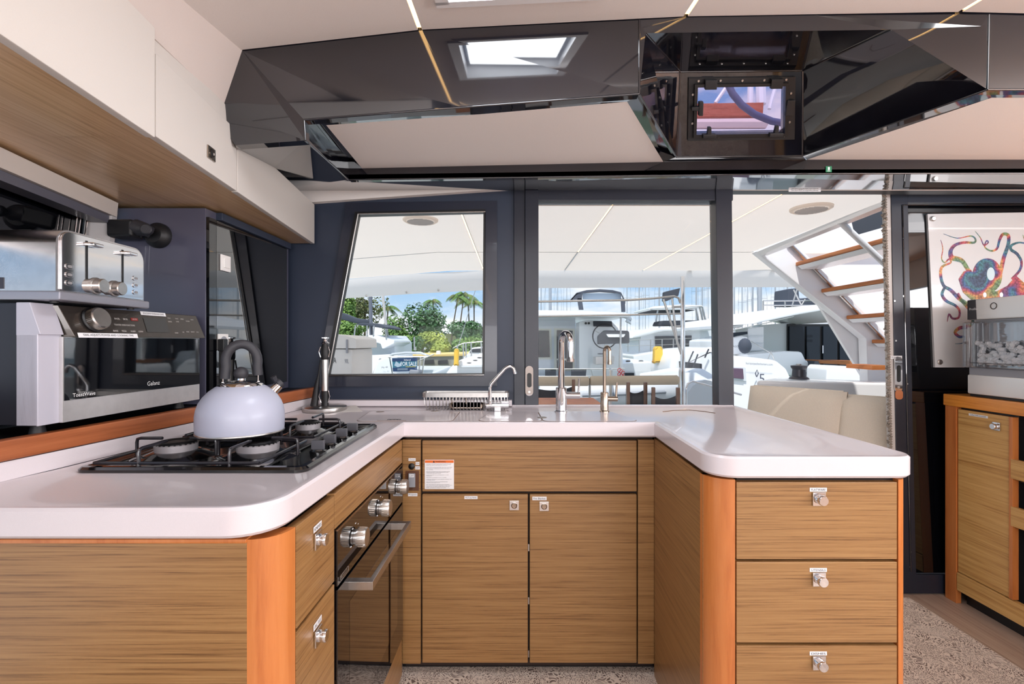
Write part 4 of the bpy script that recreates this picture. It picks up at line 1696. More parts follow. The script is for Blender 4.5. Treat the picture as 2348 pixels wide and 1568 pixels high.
for kk, yy in enumerate((1.235, 1.315, 1.405, 1.50)):
    c = Vector((-0.495, yy, HZ + 0.006))
    a = MB()
    a.lathe([(0.021, 0), (0.021, 0.002), (0.017, 0.003), (0.016, 0.006), (0, 0.006)], c, Z, 24)
    kb = a.build('control_knob', ENAM, t, smooth=30)
    a = MB()
    a.box(-0.016, 0.016, -0.006, 0.006, 0.005, 0.027, 0.0015, M=Matrix.Translation(c))
    a.build('knob_grip', mat('knob_dark_grey', C(82, 82, 88), 0.35), kb)

# ------------------------------------------------------------------ kettle
KW = Vector((-0.688, 1.228, GZ + 0.0042 + 0.0035))
KC = Vector((0, 0, 0))
t = thing('kettle', 'pale blue-grey dome kettle with dark arched handle standing on the hob', 'kettle', KW, local=True)
t.scale = (0.90, 0.90, 0.905)
KM = mat('kettle_lavender', C(176, 180, 198), 0.42, coat=0.1)
a = MB()
a.lathe([(0, 0.0), (0.102, 0.0), (0.1105, 0.004), (0.1115, 0.012), (0.1122, 0.034), (0.1118, 0.050), (0.1090, 0.068), (0.1030, 0.085), (0.0930, 0.101), (0.0790, 0.116), (0.065, 0.1265), (0.055, 0.1315)], KC, Z, 64)
a.build('body', KM, t, smooth=50)
a = MB()
a.lathe([(0.1020, -0.0035), (0.1115, -0.0005), (0.1125, 0.003), (0.1112, 0.0055)], KC, Z, 64)
a.build('base_ring', STEEL, t, smooth=60)
a = MB()
a.lathe([(0.058, 0.130), (0.056, 0.135), (0.045, 0.140), (0.02, 0.144), (0.012, 0.145), (0.011, 0.152), (0, 0.152)], KC, Z, 40)
ld = a.build('lid', CHROME, t, smooth=50)
a = MB()
a.ball(KC + Vector((0, 0, 0.164)), 0.019, (1, 1, 0.95), 24)
a.build('lid_knob', RUB, ld, smooth=90)
hd_ = Vector((0.92, 0.38, 0)).normalized()
pts = []
for k in range(15):
    an = math.radians(195 - 210 * k / 14)
    pts.append(KC + Vector((0.002, 0, 0.198)) + hd_ * 0.040 * math.cos(an) + Z * (0.048 * math.sin(an)))
pts = [KC + hd_ * -0.040 + Z * 0.150] + pts + [KC + hd_ * 0.042 + Z * 0.158]
a = MB()
a.tube(pts, [0.0128] * len(pts), 16)
a.build('handle_grip', RUB, t, smooth=60)
for sgn in (-1, 1):
    c = KC + hd_ * sgn * 0.042
    a = MB()
    w_ = hd_.cross(Z).normalized()
    p_ = [c + w_ * -0.007 + Z * 0.116, c + w_ * 0.007 + Z * 0.116, c + w_ * 0.007 + Z * 0.166, c + w_ * -0.007 + Z * 0.166]
    a.prism(p_, hd_ * sgn * 0.003, bev=0.0008)
    p_ = [c + w_ * -0.012 + hd_ * sgn * 0.002 + Z * 0.122, c + w_ * 0.012 + hd_ * sgn * 0.002 + Z * 0.122, c + w_ * 0.012 + hd_ * sgn * 0.026 + Z * 0.117, c + w_ * -0.012 + hd_ * sgn * 0.026 + Z * 0.117]
    a.prism(p_, (0, 0, 0.004), bev=0.0008)
    br_ = a.build('handle_bracket', CHROME, t)
    a = MB()
    a.cyl(c + hd_ * sgn * 0.003 + Z * 0.140, hd_ * sgn, 0.003, 0.002, 12)
    a.build('rivet', STEEL, br_)
sd = Vector((0.62, 0.78, 0)).normalized()
a = MB()
a.tube([KC + sd * 0.074 + Z * 0.092, KC + sd * 0.094 + Z * 0.112, KC + sd * 0.106 + Z * 0.122], [0.019, 0.0145, 0.0135], 20)
a.build('spout', CHROME, t, smooth=50)
a = MB()
a.tube([KC + sd * 0.102 + Z * 0.124, KC + sd * 0.112 + Z * 0.131], [0.015, 0.015], 20)
a.tube([KC + sd * 0.100 + Z * 0.132, KC + sd * 0.090 + Z * 0.150], [0.006, 0.009], 8)
a.build('whistle_flap', RUB, t, smooth=40)

# ------------------------------------------------------------------ countertop microwave (front faces inboard, slightly turned)
MW_W, MW_H, MW_D = 0.497, 0.262, 0.205
ang = math.atan2(0.043, 1.0)
t = thing('microwave', 'silver and black countertop microwave oven on the port ledge', 'microwave', (-1.012, 1.02, LEDZ + 0.022), rot=(0, 0, -ang), local=True)
# local: +x out of the front, y along the front (0 .. MW_W), z up
a = MB()
a.box(-MW_D, -0.035, 0.004, MW_W - 0.004, 0.0, MW_H, 0.004)
a.build('case', mat('case_dark', C(46, 46, 54), 0.4, 0.3), t)
a = MB()
a.prism([(-0.036, 0, 0), (0.012, 0, 0), (0.012, 0, MW_H * 0.74), (0.018, 0, MW_H * 0.74), (-0.006, 0, MW_H), (-0.036, 0, MW_H)], (0, 0.052, 0), bev=0.0015)
a.build('side_frame', STEELL, t)
a = MB()
a.prism([(-0.036, 0.0, 0), (0.009, 0.0, 0), (0.009, 0.0, MW_H * 0.735), (-0.036, 0.0, MW_H * 0.735)], (0, MW_W - 0.004, 0))
a.build('front_frame', BLACK, t, smooth=0)
# sloping control panel
z0, z1 = MW_H * 0.725, MW_H - 0.002
a = MB()
a.prism([(-0.02, 0.040, z0), (0.026, 0.070, z0), (0.004, 0.052, z1), (-0.02, 0.040, z1)], [(-0.02, MW_W + 0.006, z0), (0.026, MW_W + 0.006, z0), (0.004, MW_W - 0.006, z1), (-0.02, MW_W - 0.006, z1)], bev=0.0015)
pnl = a.build('control_panel', mat('panel_bronze', C(62, 56, 52), 0.22, 0.4, coat=0.4), t)
nP = Vector((z1 - z0, 0, 0.022)).normalized()
upP = Vector((-0.022, 0, z1 - z0)).normalized()


def cp_(y, k):
    """point on the panel, y along, k 0..1 up"""
    return Vector((0.026 - 0.022 * k, y, z0 + (z1 - z0) * k)) + nP * 0.0006


c = cp_(0.126, 0.56)
a = MB()
a.lathe([(0.030, 0.0), (0.030, 0.004), (0.026, 0.006)], c, nP, 32)
a.build('dial_ring', BLACK, pnl, smooth=30)
a = MB()
a.lathe([(0.0255, 0.002), (0.0255, 0.022), (0.023, 0.0245), (0, 0.0245)], c, nP, 40)
dl = a.build('dial', STEEL, pnl, smooth=30)
a = MB()
for k in range(40):
    an = 2 * math.pi * k / 40
    d_ = upP * math.cos(an) + Y * math.sin(an)
    a.tube([c + d_ * 0.0257 + nP * 0.005, c + d_ * 0.0257 + nP * 0.021], 0.0006, 4)
o = a.build('dial_knurl', NICKEL, dl)
PRN = mat('panel_print', C(205, 200, 196), 0.5)
for s, y, k, w in (('TOAST', 0.170, 0.66, 0.016), ('BAGEL', 0.195, 0.66, 0.016), ('BROIL', 0.220, 0.66, 0.014), ('BAKE', 0.180, 0.22, 0.014), ('PIZZA', 0.205, 0.22, 0.014), ('WARM', 0.232, 0.22, 0.015), ('CONV', 0.257, 0.22, 0.015), ('TOASTER OVEN FUNCTIONS', 0.212, 0.44, 0.062)):
    text('lettering', s, cp_(y, k), Y, upP, w, PRN, pnl, height=0.0042)
a = MB()
c = cp_(0.248, 0.67)
a.prism([c + Y * x * 0.011 + upP * z * 0.004 for x, z in ((-1, -1), (1, -1), (1, 1), (-1, 1))], nP * 0.0004)
a.build('red_key', mat('red_key', C(130, 30, 28), 0.4), pnl, smooth=0)
text('lettering', 'AIR FRY', c + nP * 0.0006, Y, upP, 0.015, PRN, pnl, height=0.0038)
a = MB()
c = cp_(0.318, 0.48)
a.prism([c + Y * x * 0.040 + upP * z * 0.020 for x, z in ((-1, -1), (1, -1), (1, 1), (-1, 1))], nP * 0.0005)
a.build('display', BLKGL, pnl, smooth=0)
for s, y, k, w in (('STOP', 0.372, 0.80, 0.012), ('CANCEL', 0.372, 0.66, 0.015), ('QUICK', 0.402, 0.80, 0.013), ('COOK', 0.402, 0.68, 0.012), ('SPEED', 0.424, 0.80, 0.013), ('POPCORN', 0.445, 0.72, 0.016), ('CLOCK', 0.466, 0.80, 0.013), ('START', 0.385, 0.2, 0.014), ('+30', 0.412, 0.24, 0.008), ('MODE', 0.432, 0.26, 0.012), ('DEFROST', 0.453, 0.26, 0.016), ('LOCK', 0.474, 0.26, 0.011)):
    text('lettering', s, cp_(y, k), Y, upP, w, PRN, pnl, height=0.0032)
sticker('DIAL ADJUSTS POWER AND COOKING TIME', cp_(0.158, 0.03) + nP * 0.0008 + Z * 0.001, Y, upP, 0.165, 0.0115, pnl)
sticker('USE SILICONE MAT FOR MICROWAVE COOKING', cp_(0.318, 0.93) + nP * 0.0004, Y, upP, 0.088, 0.010, pnl)
# door
a = MB()
a.box(0.009, 0.020, 0.046, MW_W - 0.012, 0.0, MW_H * 0.725, 0.001)
dr = a.build('door', STEELB, t)
a = MB()
a.box(0.0195, 0.0215, 0.049, MW_W - 0.014, 0.048, MW_H * 0.72)
gl = a.build('door_glass', BLKGL, dr, smooth=0)
WPR = mat('white_print', C(235, 235, 235), 0.5)
text('lettering', 'Galanz', (0.0217, 0.300, 0.066), Y, Z, 0.043, WPR, gl)
text('lettering', 'ToastWave', (0.0217, 0.096, 0.058), Y, Z, 0.056, WPR, gl)
for (fx_, fy_) in ((-0.02, 0.03), (-0.02, MW_W - 0.05), (-0.17, 0.03), (-0.17, MW_W - 0.05)):
    a = MB()
    a.lathe([(0.016, -0.022), (0.013, -0.008), (0.011, 0.0)], (fx_, fy_, 0), Z, 12)
    a.build('foot', BLKPL, t)

# ------------------------------------------------------------------ toaster on top
TW, TH, TD = 0.262, 0.160, 0.20
t = thing('toaster', 'chrome four-slot toaster with two round dials on top of the microwave', 'toaster', (-0.972, 1.030, LEDZ + 0.022 + MW_H + 0.001), rot=(0, 0, 0.045), local=True)
prof = [(-TD, 0.022), (-TD, TH - 0.03), (-TD + 0.03, TH), (-0.03, TH), (0.0, TH - 0.03), (0.0, 0.022)]
sec = fillet([(-TD, 0.022), (0.0, 0.022), (0.0, TH), (-TD, TH)], [0, 0, 0.032, 0.032], 8)
a = MB()
sec2 = rounded(0.0, TW, 0.022, TH, 0.001, 1)
sec2 = fillet([(0, 0.022), (TW, 0.022), (TW, TH), (0, TH)], [0, 0, 0.034, 0.034], 8)
a.prism([(0.0, y, z) for y, z in sec2], (-TD, 0, 0))
a.build('shell', mat('toaster_steel', C(206, 202, 202), 0.22, 1.0, noise=0.05, nscale=40), t, smooth=40)
a = MB()
sec3 = fillet([(0.010, 0.026), (TW - 0.006, 0.026), (TW - 0.006, TH - 0.004), (0.010, TH - 0.004)], [0.004, 0.004, 0.030, 0.022], 8)
a.prism([(0.0, y, z) for y, z in sec3], (0.004, 0, 0), bev=0.0012)
fc = a.build('front_plate', CHROME, t, smooth=40)
a = MB()
a.box(-TD - 0.004, 0.012, -0.004, TW + 0.006, 0.004, 0.024, 0.004)
a.build('base', mat('toaster_base', C(160, 160, 170), 0.4, 0.6), t)
for yy in (0.074, 0.182):
    a = MB()
    a.box(0.0038, 0.0052, yy - 0.003, yy + 0.003, 0.058, TH - 0.014, 0.0005)
    a.build('lever_slot', BLACK, fc)
    a = MB()
    a.prism([(0.004, yy - 0.008, TH - 0.026), (0.004, yy + 0.028, TH - 0.026), (0.024, yy + 0.025, TH - 0.026), (0.024, yy - 0.004, TH - 0.026)], (0, 0, 0.008), bev=0.002)
    a.build('lever', CHROME, fc)
for yy in (0.100, 0.156):
    c = Vector((0.004, yy, 0.046))
    a = MB()
    a.lathe([(0.0195, 0), (0.0195, 0.003), (0.0165, 0.004), (0.0165, 0.018), (0.015, 0.020), (0, 0.020)], c, X, 32)
    a.build('dial', STEEL, fc, smooth=30)
for yy in (0.028, 0.226):
    for zz in (0.044, 0.062, 0.080):
        a = MB()
        a.prism([(0.004, yy + p_, zz + q_) for p_, q_ in rounded(-0.010, 0.010, -0.006, 0.006, 0.0055, 5)], (0.002, 0, 0), bev=0.0006)
        bt = a.build('button', CHROME, fc)
        a = MB()
        a.prism([(0.006, yy + p_, zz + q_) for p_, q_ in rounded(-0.0055, 0.0055, -0.003, 0.003, 0.0028, 5)], (0.0006, 0, 0))
        a.build('button_core', mat('button_grey', C(140, 138, 140), 0.4), bt, smooth=0)
for xx in (-0.05, -0.09, -0.13, -0.165):
    a = MB()
    a.box(xx - 0.012, xx + 0.012, 0.03, TW - 0.03, TH - 0.002, TH + 0.0006)
    a.build('slot', BLACK, t, smooth=0)
a = MB()
a.box(-0.175, -0.105, -0.0012, 0.0002, 0.028, 0.052)
o = a.build('badge', mat('badge_dark', C(52, 50, 60), 0.4), t, smooth=0)
for q_ in ((-0.02, 0.02), (-0.02, TW - 0.02), (-TD + 0.02, 0.02), (-TD + 0.02, TW - 0.02)):
    a = MB()
    a.cyl((q_[0], q_[1], 0), Z, 0.008, 0.006, 12)
    a.build('foot', BLKPL, t)

# ------------------------------------------------------------------ paper towel holder
c = UZ(743, 938, ZC)
c.y, c.x = 2.005, -0.775
t = thing('paper_towel_holder', 'empty steel paper towel stand in the worktop corner', 'towel holder', (c.x, c.y, ZC))
a = MB()
a.lathe([(0, 0.0005), (0.086, 0.0005), (0.0885, 0.004), (0.0875, 0.017), (0.083, 0.0205), (0.02, 0.0215), (0, 0.0215)], (c.x, c.y, ZC), Z, 48)
a.build('base', STEEL, t, smooth=40)
a = MB()
a.lathe([(0.0145, 0.02), (0.0145, 0.082), (0.0135, 0.083)], (c.x, c.y, ZC), Z, 24)
a.build('lower_collar', BLKPL, t, smooth=40)
a = MB()
a.lathe([(0.0135, 0.083), (0.0135, 0.212)], (c.x, c.y, ZC), Z, 24)
a.build('pole', STEEL, t, smooth=40)
a = MB()
a.lathe([(0.0145, 0.212), (0.0165, 0.222), (0.0165, 0.258), (0.013, 0.27), (0.0125, 0.276)], (c.x, c.y, ZC), Z, 24)
a.build('upper_collar', BLKPL, t, smooth=40)
a = MB()
a.lathe([(0.0125, 0.276), (0.018, 0.281), (0.009, 0.288), (0.008, 0.294), (0.0165, 0.300), (0.0165, 0.304), (0, 0.3055)], (c.x, c.y, ZC), Z, 24)
a.build('finial', CHROME, t, smooth=40)
for dx in (-0.018, 0.018):
    a = MB()
    a.tube([(c.x + dx * 0.9, c.y - 0.006, ZC + 0.265), (c.x + dx * 1.25, c.y - 0.008, ZC + 0.245), (c.x + dx * 0.9, c.y - 0.006, ZC + 0.222)], 0.0016, 6)
    a.tube([(c.x + dx * 0.9, c.y - 0.006, ZC + 0.085), (c.x + dx * 1.25, c.y - 0.008, ZC + 0.06), (c.x + dx * 0.8, c.y - 0.006, ZC + 0.035)], 0.0016, 6)
    a.build('spring_clip', CHROME, t)
a = MB()
a.tube([(c.x - 0.045, c.y, ZC + 0.02), (c.x - 0.035, c.y, ZC + 0.10), (c.x - 0.026, c.y, ZC + 0.15), (c.x - 0.018, c.y, ZC + 0.21)], [0.016, 0.010, 0.004, 0.003], 10)
a.build('tension_arm', BLKPL, t, smooth=40)
a = MB()
a.prism([(c.x + 0.02, c.y - 0.075, ZC + 0.001), (c.x + 0.165, c.y - 0.03, ZC + 0.001), (c.x + 0.10, c.y + 0.085, ZC + 0.012), (c.x + 0.02, c.y + 0.06, ZC + 0.004)], (0, 0, 0.0006))
o = a.build('paper_sheet', mat('kitchen_paper', C(236, 230, 226), 0.9), smooth=0)
o.location.z = 0.0
tag(o, 'loose corner of white kitchen paper beside the steel towel stand', 'paper')

# ------------------------------------------------------------------ wire basket
x0, x1, y0, y1 = -0.375, -0.012, 2.0, 2.092
t = thing('wire_basket', 'steel wire caddy basket at the back of the worktop', 'basket', ((x0 + x1) / 2, y0, ZC))
b0, b1 = ZC + 0.003, ZC + 0.074
a = MB()
pp = rounded(x0, x1, y0, y1, 0.02, 5)
vi = []
for d, z in ((0.0, b1 - 0.018), (0.0, b1), (0.003, b1), (0.003, b1 - 0.018)):
    vi.append([a.bm.verts.new((x, y, z)) for x, y in offset_poly(pp, d)])
for i in range(4):
    A1_, B1_ = vi[i], vi[(i + 1) % 4]
    for k in range(len(pp)):
        a.bm.faces.new((A1_[k], A1_[(k + 1) % len(pp)], B1_[(k + 1) % len(pp)], B1_[k]))
a.build('top_band', STEEL, t, smooth=30)
for k in range(24):
    xx = x0 + 0.02 + (x1 - x0 - 0.04) * k / 23
    a = MB()
    a.tube([(xx, y0 + 0.002, b1 - 0.01), (xx, y0 + 0.002, b0 + 0.008), (xx, y0 + 0.008, b0), (xx, y1 - 0.008, b0), (xx, y1 - 0.002, b0 + 0.008), (xx, y1 - 0.002, b1 - 0.01)], 0.0016, 6)
    a.build('wire', STEEL, t)
a = MB()
a.tube([(x0 + 0.006, y0 + 0.03, b1 - 0.012), (x0 + 0.006, y0 + 0.03, b0 + 0.02), (x0 + 0.018, y0 + 0.03, b0 + 0.008)], 0.0016, 6)
a.tube([(x1 - 0.006, y0 + 0.03, b1 - 0.012), (x1 - 0.012, y0 + 0.03, b0 + 0.008)], 0.0016, 6)
a.build('end_wire', STEEL, t)
a = MB()
a.tube([(x0 + 0.12, y0 + 0.05, b0 + 0.01), (x0 + 0.12, y0 + 0.05, b0 + 0.04), (x0 + 0.135, y0 + 0.05, b0 + 0.05), (x0 + 0.165, y0 + 0.05, b0 + 0.05), (x0 + 0.18, y0 + 0.05, b0 + 0.04), (x0 + 0.18, y0 + 0.05, b0 + 0.01)], 0.002, 8)
a.lathe([(0.0, 0.004), (0.075, 0.004), (0.078, 0.02), (0.074, 0.02), (0.07, 0.007)], (x0 + 0.185, y0 + 0.046, b0), Z, 32)
for v in a.bm.verts:
    if abs(v.co.y - (y0 + 0.046)) > 0.034:
        v.co.y = y0 + 0.046 + math.copysign(0.034, v.co.y - (y0 + 0.046))
o = a.build('drain_strainer', NICKEL, smooth=40)
tag(o, 'round steel strainer lying inside the wire basket', 'strainer')
o.location.z = 0.0025

# ------------------------------------------------------------------ taps
def tap_z(py, d):
    return CZ + (784 - py) * d / F


D_ = 1.985
t = thing('folding_tap', 'small chrome folding tap with angled spout before the wire basket', 'tap', ((1141 - 1174) * D_ / F, D_, ZC))
cx_ = (1141 - 1174) * D_ / F
a = MB()
a.box(cx_ - 0.014, cx_ + 0.014, D_ - 0.014, D_ + 0.014, ZC + 0.0005, ZC + 0.022, 0.003)
a.build('base', CHROME, t)
a = MB()
a.tube([(cx_ - 0.046, D_, ZC + 0.024), (cx_ + 0.045, D_, ZC + 0.024)], 0.0125, 20)
a.build('body', CHROME, t, smooth=40)
a = MB()
a.box(cx_ + 0.014, cx_ + 0.046, D_ - 0.010, D_ + 0.010, ZC + 0.034, ZC + 0.043, 0.002)
a.build('lever', CHROME, t)
a = MB()
xs_ = (1123.5 - 1174) * D_ / F
a.tube([(xs_, D_, ZC + 0.03), (xs_, D_, tap_z(918, D_))], [0.010, 0.0095], 16)
a.build('swivel', CHROME, t, smooth=40)
a = MB()
pts = [U(px, py, D_) for px, py in ((1123.5, 922), (1123.5, 888), (1126, 881), (1131, 875), (1158, 845), (1164, 841), (1170, 839.5), (1175, 842), (1178, 846), (1181, 857))]
a.tube(pts, 0.0072, 14)
a.build('spout', CHROME, t, smooth=60)


def tall_tap(name, label, px, m, rb, hb, rt_, ztop, bend, drop, lev):
    d = 1.965
    x = (px - 1174) * d / F
    t = thing(name, label, 'tap', (x, d, ZC))
    a = MB()
    a.lathe([(rb * 1.2, 0.0005), (rb * 1.2, 0.006), (rb, 0.009), (rb, hb), (rb * 0.9, hb + 0.003), (rt_, hb + 0.004)], (x, d, ZC), Z, 28)
    a.build('body', m, t, smooth=35)
    a = MB()
    pts = [(x, d, ZC + hb), (x, d, ztop - bend)]
    dirx = Vector((0.40, -0.92, 0)).normalized()
    ctr = Vector((x, d, ztop - bend)) + dirx * bend
    pts += [ctr - dirx * bend * math.cos(math.radians(q)) + Z * bend * math.sin(math.radians(q)) for q in range(15, 181, 15)]
    pts.append(ctr + dirx * bend - Z * drop)
    a.tube(pts, rt_, 18)
    a.build('spout', m, t, smooth=60)
    a = MB()
    tip = ctr + dirx * bend - Z * drop
    a.cyl(tip, (0, 0, -1), rt_ * 1.25, 0.014, 20, 0.001)
    a.build('aerator', m, t, smooth=40)
    a = MB()
    zl = ZC + hb * 0.70
    a.tube([(x + rb * 0.8, d - 0.002, zl), (x + lev, d - 0.006, zl)], rb * 0.62, 20)
    lv = a.build('valve', m, t, smooth=40)
    a = MB()
    a.tube([(x + lev - 0.006, d - 0.006, zl + rb * 0.5), (x + lev - 0.003, d - 0.006, zl + rb * 0.5 + 0.058)], 0.0042, 10)
    a.build('lever', m, lv, smooth=40)
    return t


tall_tap('mixer_tap', 'tall chrome gooseneck mixer tap before the sliding door', 1287, CHROME, 0.0225, 0.098, 0.0135, CZ + 0.034, 0.036, 0.062, 0.075)
tall_tap('filter_tap', 'slim brushed nickel gooseneck filter tap right of the chrome mixer', 1386, NICKEL, 0.0165, 0.078, 0.0068, CZ - 0.020, 0.018, 0.038, 0.052)

# ------------------------------------------------------------------ ice maker on the starboard cabinet
ix, iy0, iy1, iz = 2.035, 1.79, 2.150, 0.9415
t = thing('ice_maker', 'steel and clear plastic countertop ice maker on the starboard cabinet', 'ice maker', (2.2, 1.97, iz))
a = MB()
a.box(ix + 0.015, ix + 0.36, iy0, iy1, iz + 0.008, iz + 0.425, 0.012, 3)
a.build('case', mat('ice_case', C(190, 190, 196), 0.35, 0.3), t)
a = MB()
a.box(ix - 0.012, ix + 0.02, iy0, iy1, iz + 0.010, iz + 0.095, 0.006, 2)
a.build('lower_band', mat('pale_band', C(232, 231, 230), 0.25, 0.25), t)
a = MB()
a.box(ix - 0.012, ix + 0.02, iy0, iy1, iz + 0.335, iz + 0.425, 0.006, 2)
ub = a.build('upper_band', MATS['pale_band'], t)
a = MB()
a.prism([(ix - 0.0125, iy1 - 0.002, iz + 0.337), (ix - 0.0125, iy1 - 0.045, iz + 0.337), (ix - 0.0125, iy1 - 0.040, iz + 0.423), (ix - 0.0125, iy1 - 0.002, iz + 0.423)], (0.001, 0, 0))
a.build('name_plate', mat('name_plate', C(96, 94, 98), 0.3, 0.8), ub, smooth=0)
text('lettering', 'Profile', (ix - 0.0128, iy1 - 0.030, iz + 0.383), -Y, Z, 0.036, PAPER, ub)
a = MB()
a.tube(arc((ix - 0.0128, iy1 - 0.119, iz + 0.390), 0.013, 0, 342, -Y, Z, 19), 0.0016, 8, closed=True)
a.build('power_ring', mat('dark_ring', C(70, 64, 60), 0.3, 0.5), ub, smooth=60)
a = MB()
a.box(ix - 0.028, ix + 0.012, iy0, iy1 + 0.010, iz + 0.125, iz + 0.327, 0.008, 2)
bn = a.build('ice_bin', CLEARP, t)
a = MB()
pts = rounded(iy0 + 0.02, iy1 - 0.030, iz + 0.148, iz + 0.322, 0.012, 4)
a.tube([(ix - 0.030, y, z) for y, z in pts], 0.0028, 6, closed=True)
a.build('bin_rim', CLEARP, bn, smooth=60)
random.seed(11)
a = MB()
for k in range(170):
    a.box(-0.009, 0.009, -0.009, 0.009, -0.008, 0.008, 0.003, 1, M=Matrix.Translation((ix - 0.008 + random.uniform(-0.006, 0.012), random.uniform(iy0 + 0.02, iy1 - 0.045), iz + 0.15 + random.random() ** 1.6 * 0.085)) @ Matrix.Rotation(random.random() * 3, 4, (random.random(), random.random(), random.random() + 0.1)))
o = a.build('ice', mat('ice', C(244, 246, 250), 0.2, coat=0.3), bn)
o['kind'] = 'stuff'
a = MB()
a.box(ix - 0.006, ix + 0.02, iy0 + 0.004, iy1 - 0.004, iz + 0.095, iz + 0.126)
a.build('drip_gap', GREYP, t, smooth=0)
a = MB()
a.box(ix - 0.006, ix + 0.35, iy0 + 0.008, iy1 - 0.008, iz + 0.0005, iz + 0.010)
a.build('foot', BLACK, t, smooth=0)

# ------------------------------------------------------------------ octopus print on the parked door
t = thing('octopus_print', 'white board with multicoloured octopus drawing fixed to the dark door', 'picture', W(2240, 840, OD + 0.02))
a = MB()
bo = OD - 0.0135
wprism(a, [(2123, 492), (2480, 486), (2480, 842), (2140, 842)], bo, bo + 0.010)
bd = a.build('board', mat('board_white', C(212, 213, 214), 0.25, coat=0.3), t, smooth=0)
for (px, py) in ((2138, 502), (2154, 830)):
    a = MB()
    a.lathe([(0.012, 0), (0.012, 0.006), (0.009, 0.009), (0, 0.009)], W(px, py, bo + 0.010), -Y, 20)
    a.build('standoff', STEEL, t, smooth=40)
OM = mat('octopus_ink', C(120, 60, 80), 0.5)
n, l = OM.node_tree.nodes, OM.node_tree.links
b = n['Principled BSDF']
tc = n.new('ShaderNodeTexCoord')
nz = n.new('ShaderNodeTexNoise')
nz.inputs['Scale'].default_value = 11
nz.inputs['Detail'].default_value = 1
l.new(tc.outputs['Object'], nz.inputs['Vector'])
rp = n.new('ShaderNodeValToRGB')
cols = [(0.28, C(60, 80, 110)), (0.36, C(70, 130, 140)), (0.43, C(60, 92, 150)), (0.48, C(130, 70, 110)), (0.53, C(190, 80, 96)), (0.58, C(214, 150, 90)), (0.64, C(120, 150, 96)), (0.74, C(60, 110, 130))]
rp.color_ramp.elements[0].position, rp.color_ramp.elements[0].color = cols[0]
rp.color_ramp.elements[1].position, rp.color_ramp.elements[1].color = cols[-1]
for p_, q_ in cols[1:-1]:
    rp.color_ramp.elements.new(p_).color = q_
l.new(nz.outputs['Fac'], rp.inputs[0])
n2 = n.new('ShaderNodeTexVoronoi')
n2.inputs['Scale'].default_value = 110
l.new(tc.outputs['Object'], n2.inputs['Vector'])
r2 = n.new('ShaderNodeValToRGB')
r2.color_ramp.elements[0].position = 0.42
r2.color_ramp.elements[0].color = (1, 1, 1, 1)
r2.color_ramp.elements[1].position = 0.75
r2.color_ramp.elements[1].color = (0.35, 0.32, 0.32, 1)
l.new(n2.outputs['Distance'], r2.inputs[0])
mx = n.new('ShaderNodeMixRGB')
mx.blend_type = 'MULTIPLY'
mx.inputs['Fac'].default_value = 0.8
l.new(rp.outputs[0], mx.inputs['Color1'])
l.new(r2.outputs[0], mx.inputs['Color2'])
l.new(mx.outputs[0], b.inputs['Base Color'])
BO = bo + 0.0104
arms = [
    ([(2163, 536), (2195, 546), (2225, 541), (2236, 547), (2234, 556), (2210, 556), (2190, 562), (2180, 575), (2182, 590), (2196, 594), (2208, 600), (2222, 622), (2240, 645)], [1, 2, 3, 4, 5, 6, 7, 9, 12, 12, 10, 9, 8]),
    ([(2157, 550), (2162, 570), (2159, 592), (2166, 602), (2176, 594), (2180, 602), (2160, 612), (2157, 632), (2164, 655), (2180, 665), (2200, 685), (2222, 700)], [1, 2, 2.5, 3, 4, 4, 6, 7, 7, 8, 9, 10]),
    ([(2236, 530), (2248, 545), (2256, 562), (2266, 556), (2262, 552), (2258, 566), (2272, 575), (2286, 570), (2292, 550), (2300, 537), (2312, 540), (2312, 560), (2302, 590), (2296, 615), (2290, 640)], [1, 2, 3, 3, 3, 3, 4, 5, 6, 7, 8, 8, 9, 10, 11]),
    ([(2345, 538), (2350, 556), (2336, 556), (2320, 562), (2318, 572), (2332, 582), (2342, 600), (2338, 620), (2320, 640)], [1, 3, 4, 6, 7, 7, 6, 6, 6]),
    ([(2172, 738), (2176, 720), (2184, 730), (2198, 728), (2200, 712), (2190, 700), (2170, 690), (2160, 675), (2166, 660)], [1, 4, 5, 5, 5, 6, 7, 7, 6]),
    ([(2190, 788), (2208, 786), (2212, 772), (2200, 772), (2190, 762), (2200, 752), (2214, 750), (2230, 740), (2226, 715), (2206, 690), (2196, 672)], [1, 2, 4, 7, 7, 8, 8, 7, 7, 7, 6]),
]
for pts, wds in arms:
    a = MB()
    L_, R_ = [], []
    # resample smoothly
    P_ = [Vector((x, y, 0)) for x, y in pts]
    Q_, Wd = [], []
    for i in range(len(P_) - 1):
        p0 = P_[max(i - 1, 0)]
        p1, p2 = P_[i], P_[i + 1]
        p3 = P_[min(i + 2, len(P_) - 1)]
        for k in range(4):
            u = k / 4.0
            Q_.append(0.5 * ((2 * p1) + (p2 - p0) * u + (2 * p0 - 5 * p1 + 4 * p2 - p3) * u * u + (3 * p1 - p0 - 3 * p2 + p3) * u ** 3))
            Wd.append(wds[i] + (wds[i + 1] - wds[i]) * u)
    Q_.append(P_[-1])
    Wd.append(wds[-1])
    for i, p_ in enumerate(Q_):
        tg = Q_[min(i + 1, len(Q_) - 1)] - Q_[max(i - 1, 0)]
        nn_ = Vector((-tg.y, tg.x, 0)).normalized() * Wd[i] * 0.5
        L_.append(W(p_.x + nn_.x, p_.y + nn_.y, BO))
        R_.append(W(p_.x - nn_.x, p_.y - nn_.y, BO))
    a.grid([L_, R_])
    a.build('tentacle', OM, bd, smooth=0)


def blob(name, pts, m, k):
    a = MB()
    a.prism([W(x, y, BO + k) for x, y in pts], (0, -0.0003, 0))
    return a.build(name, m, bd, smooth=0)


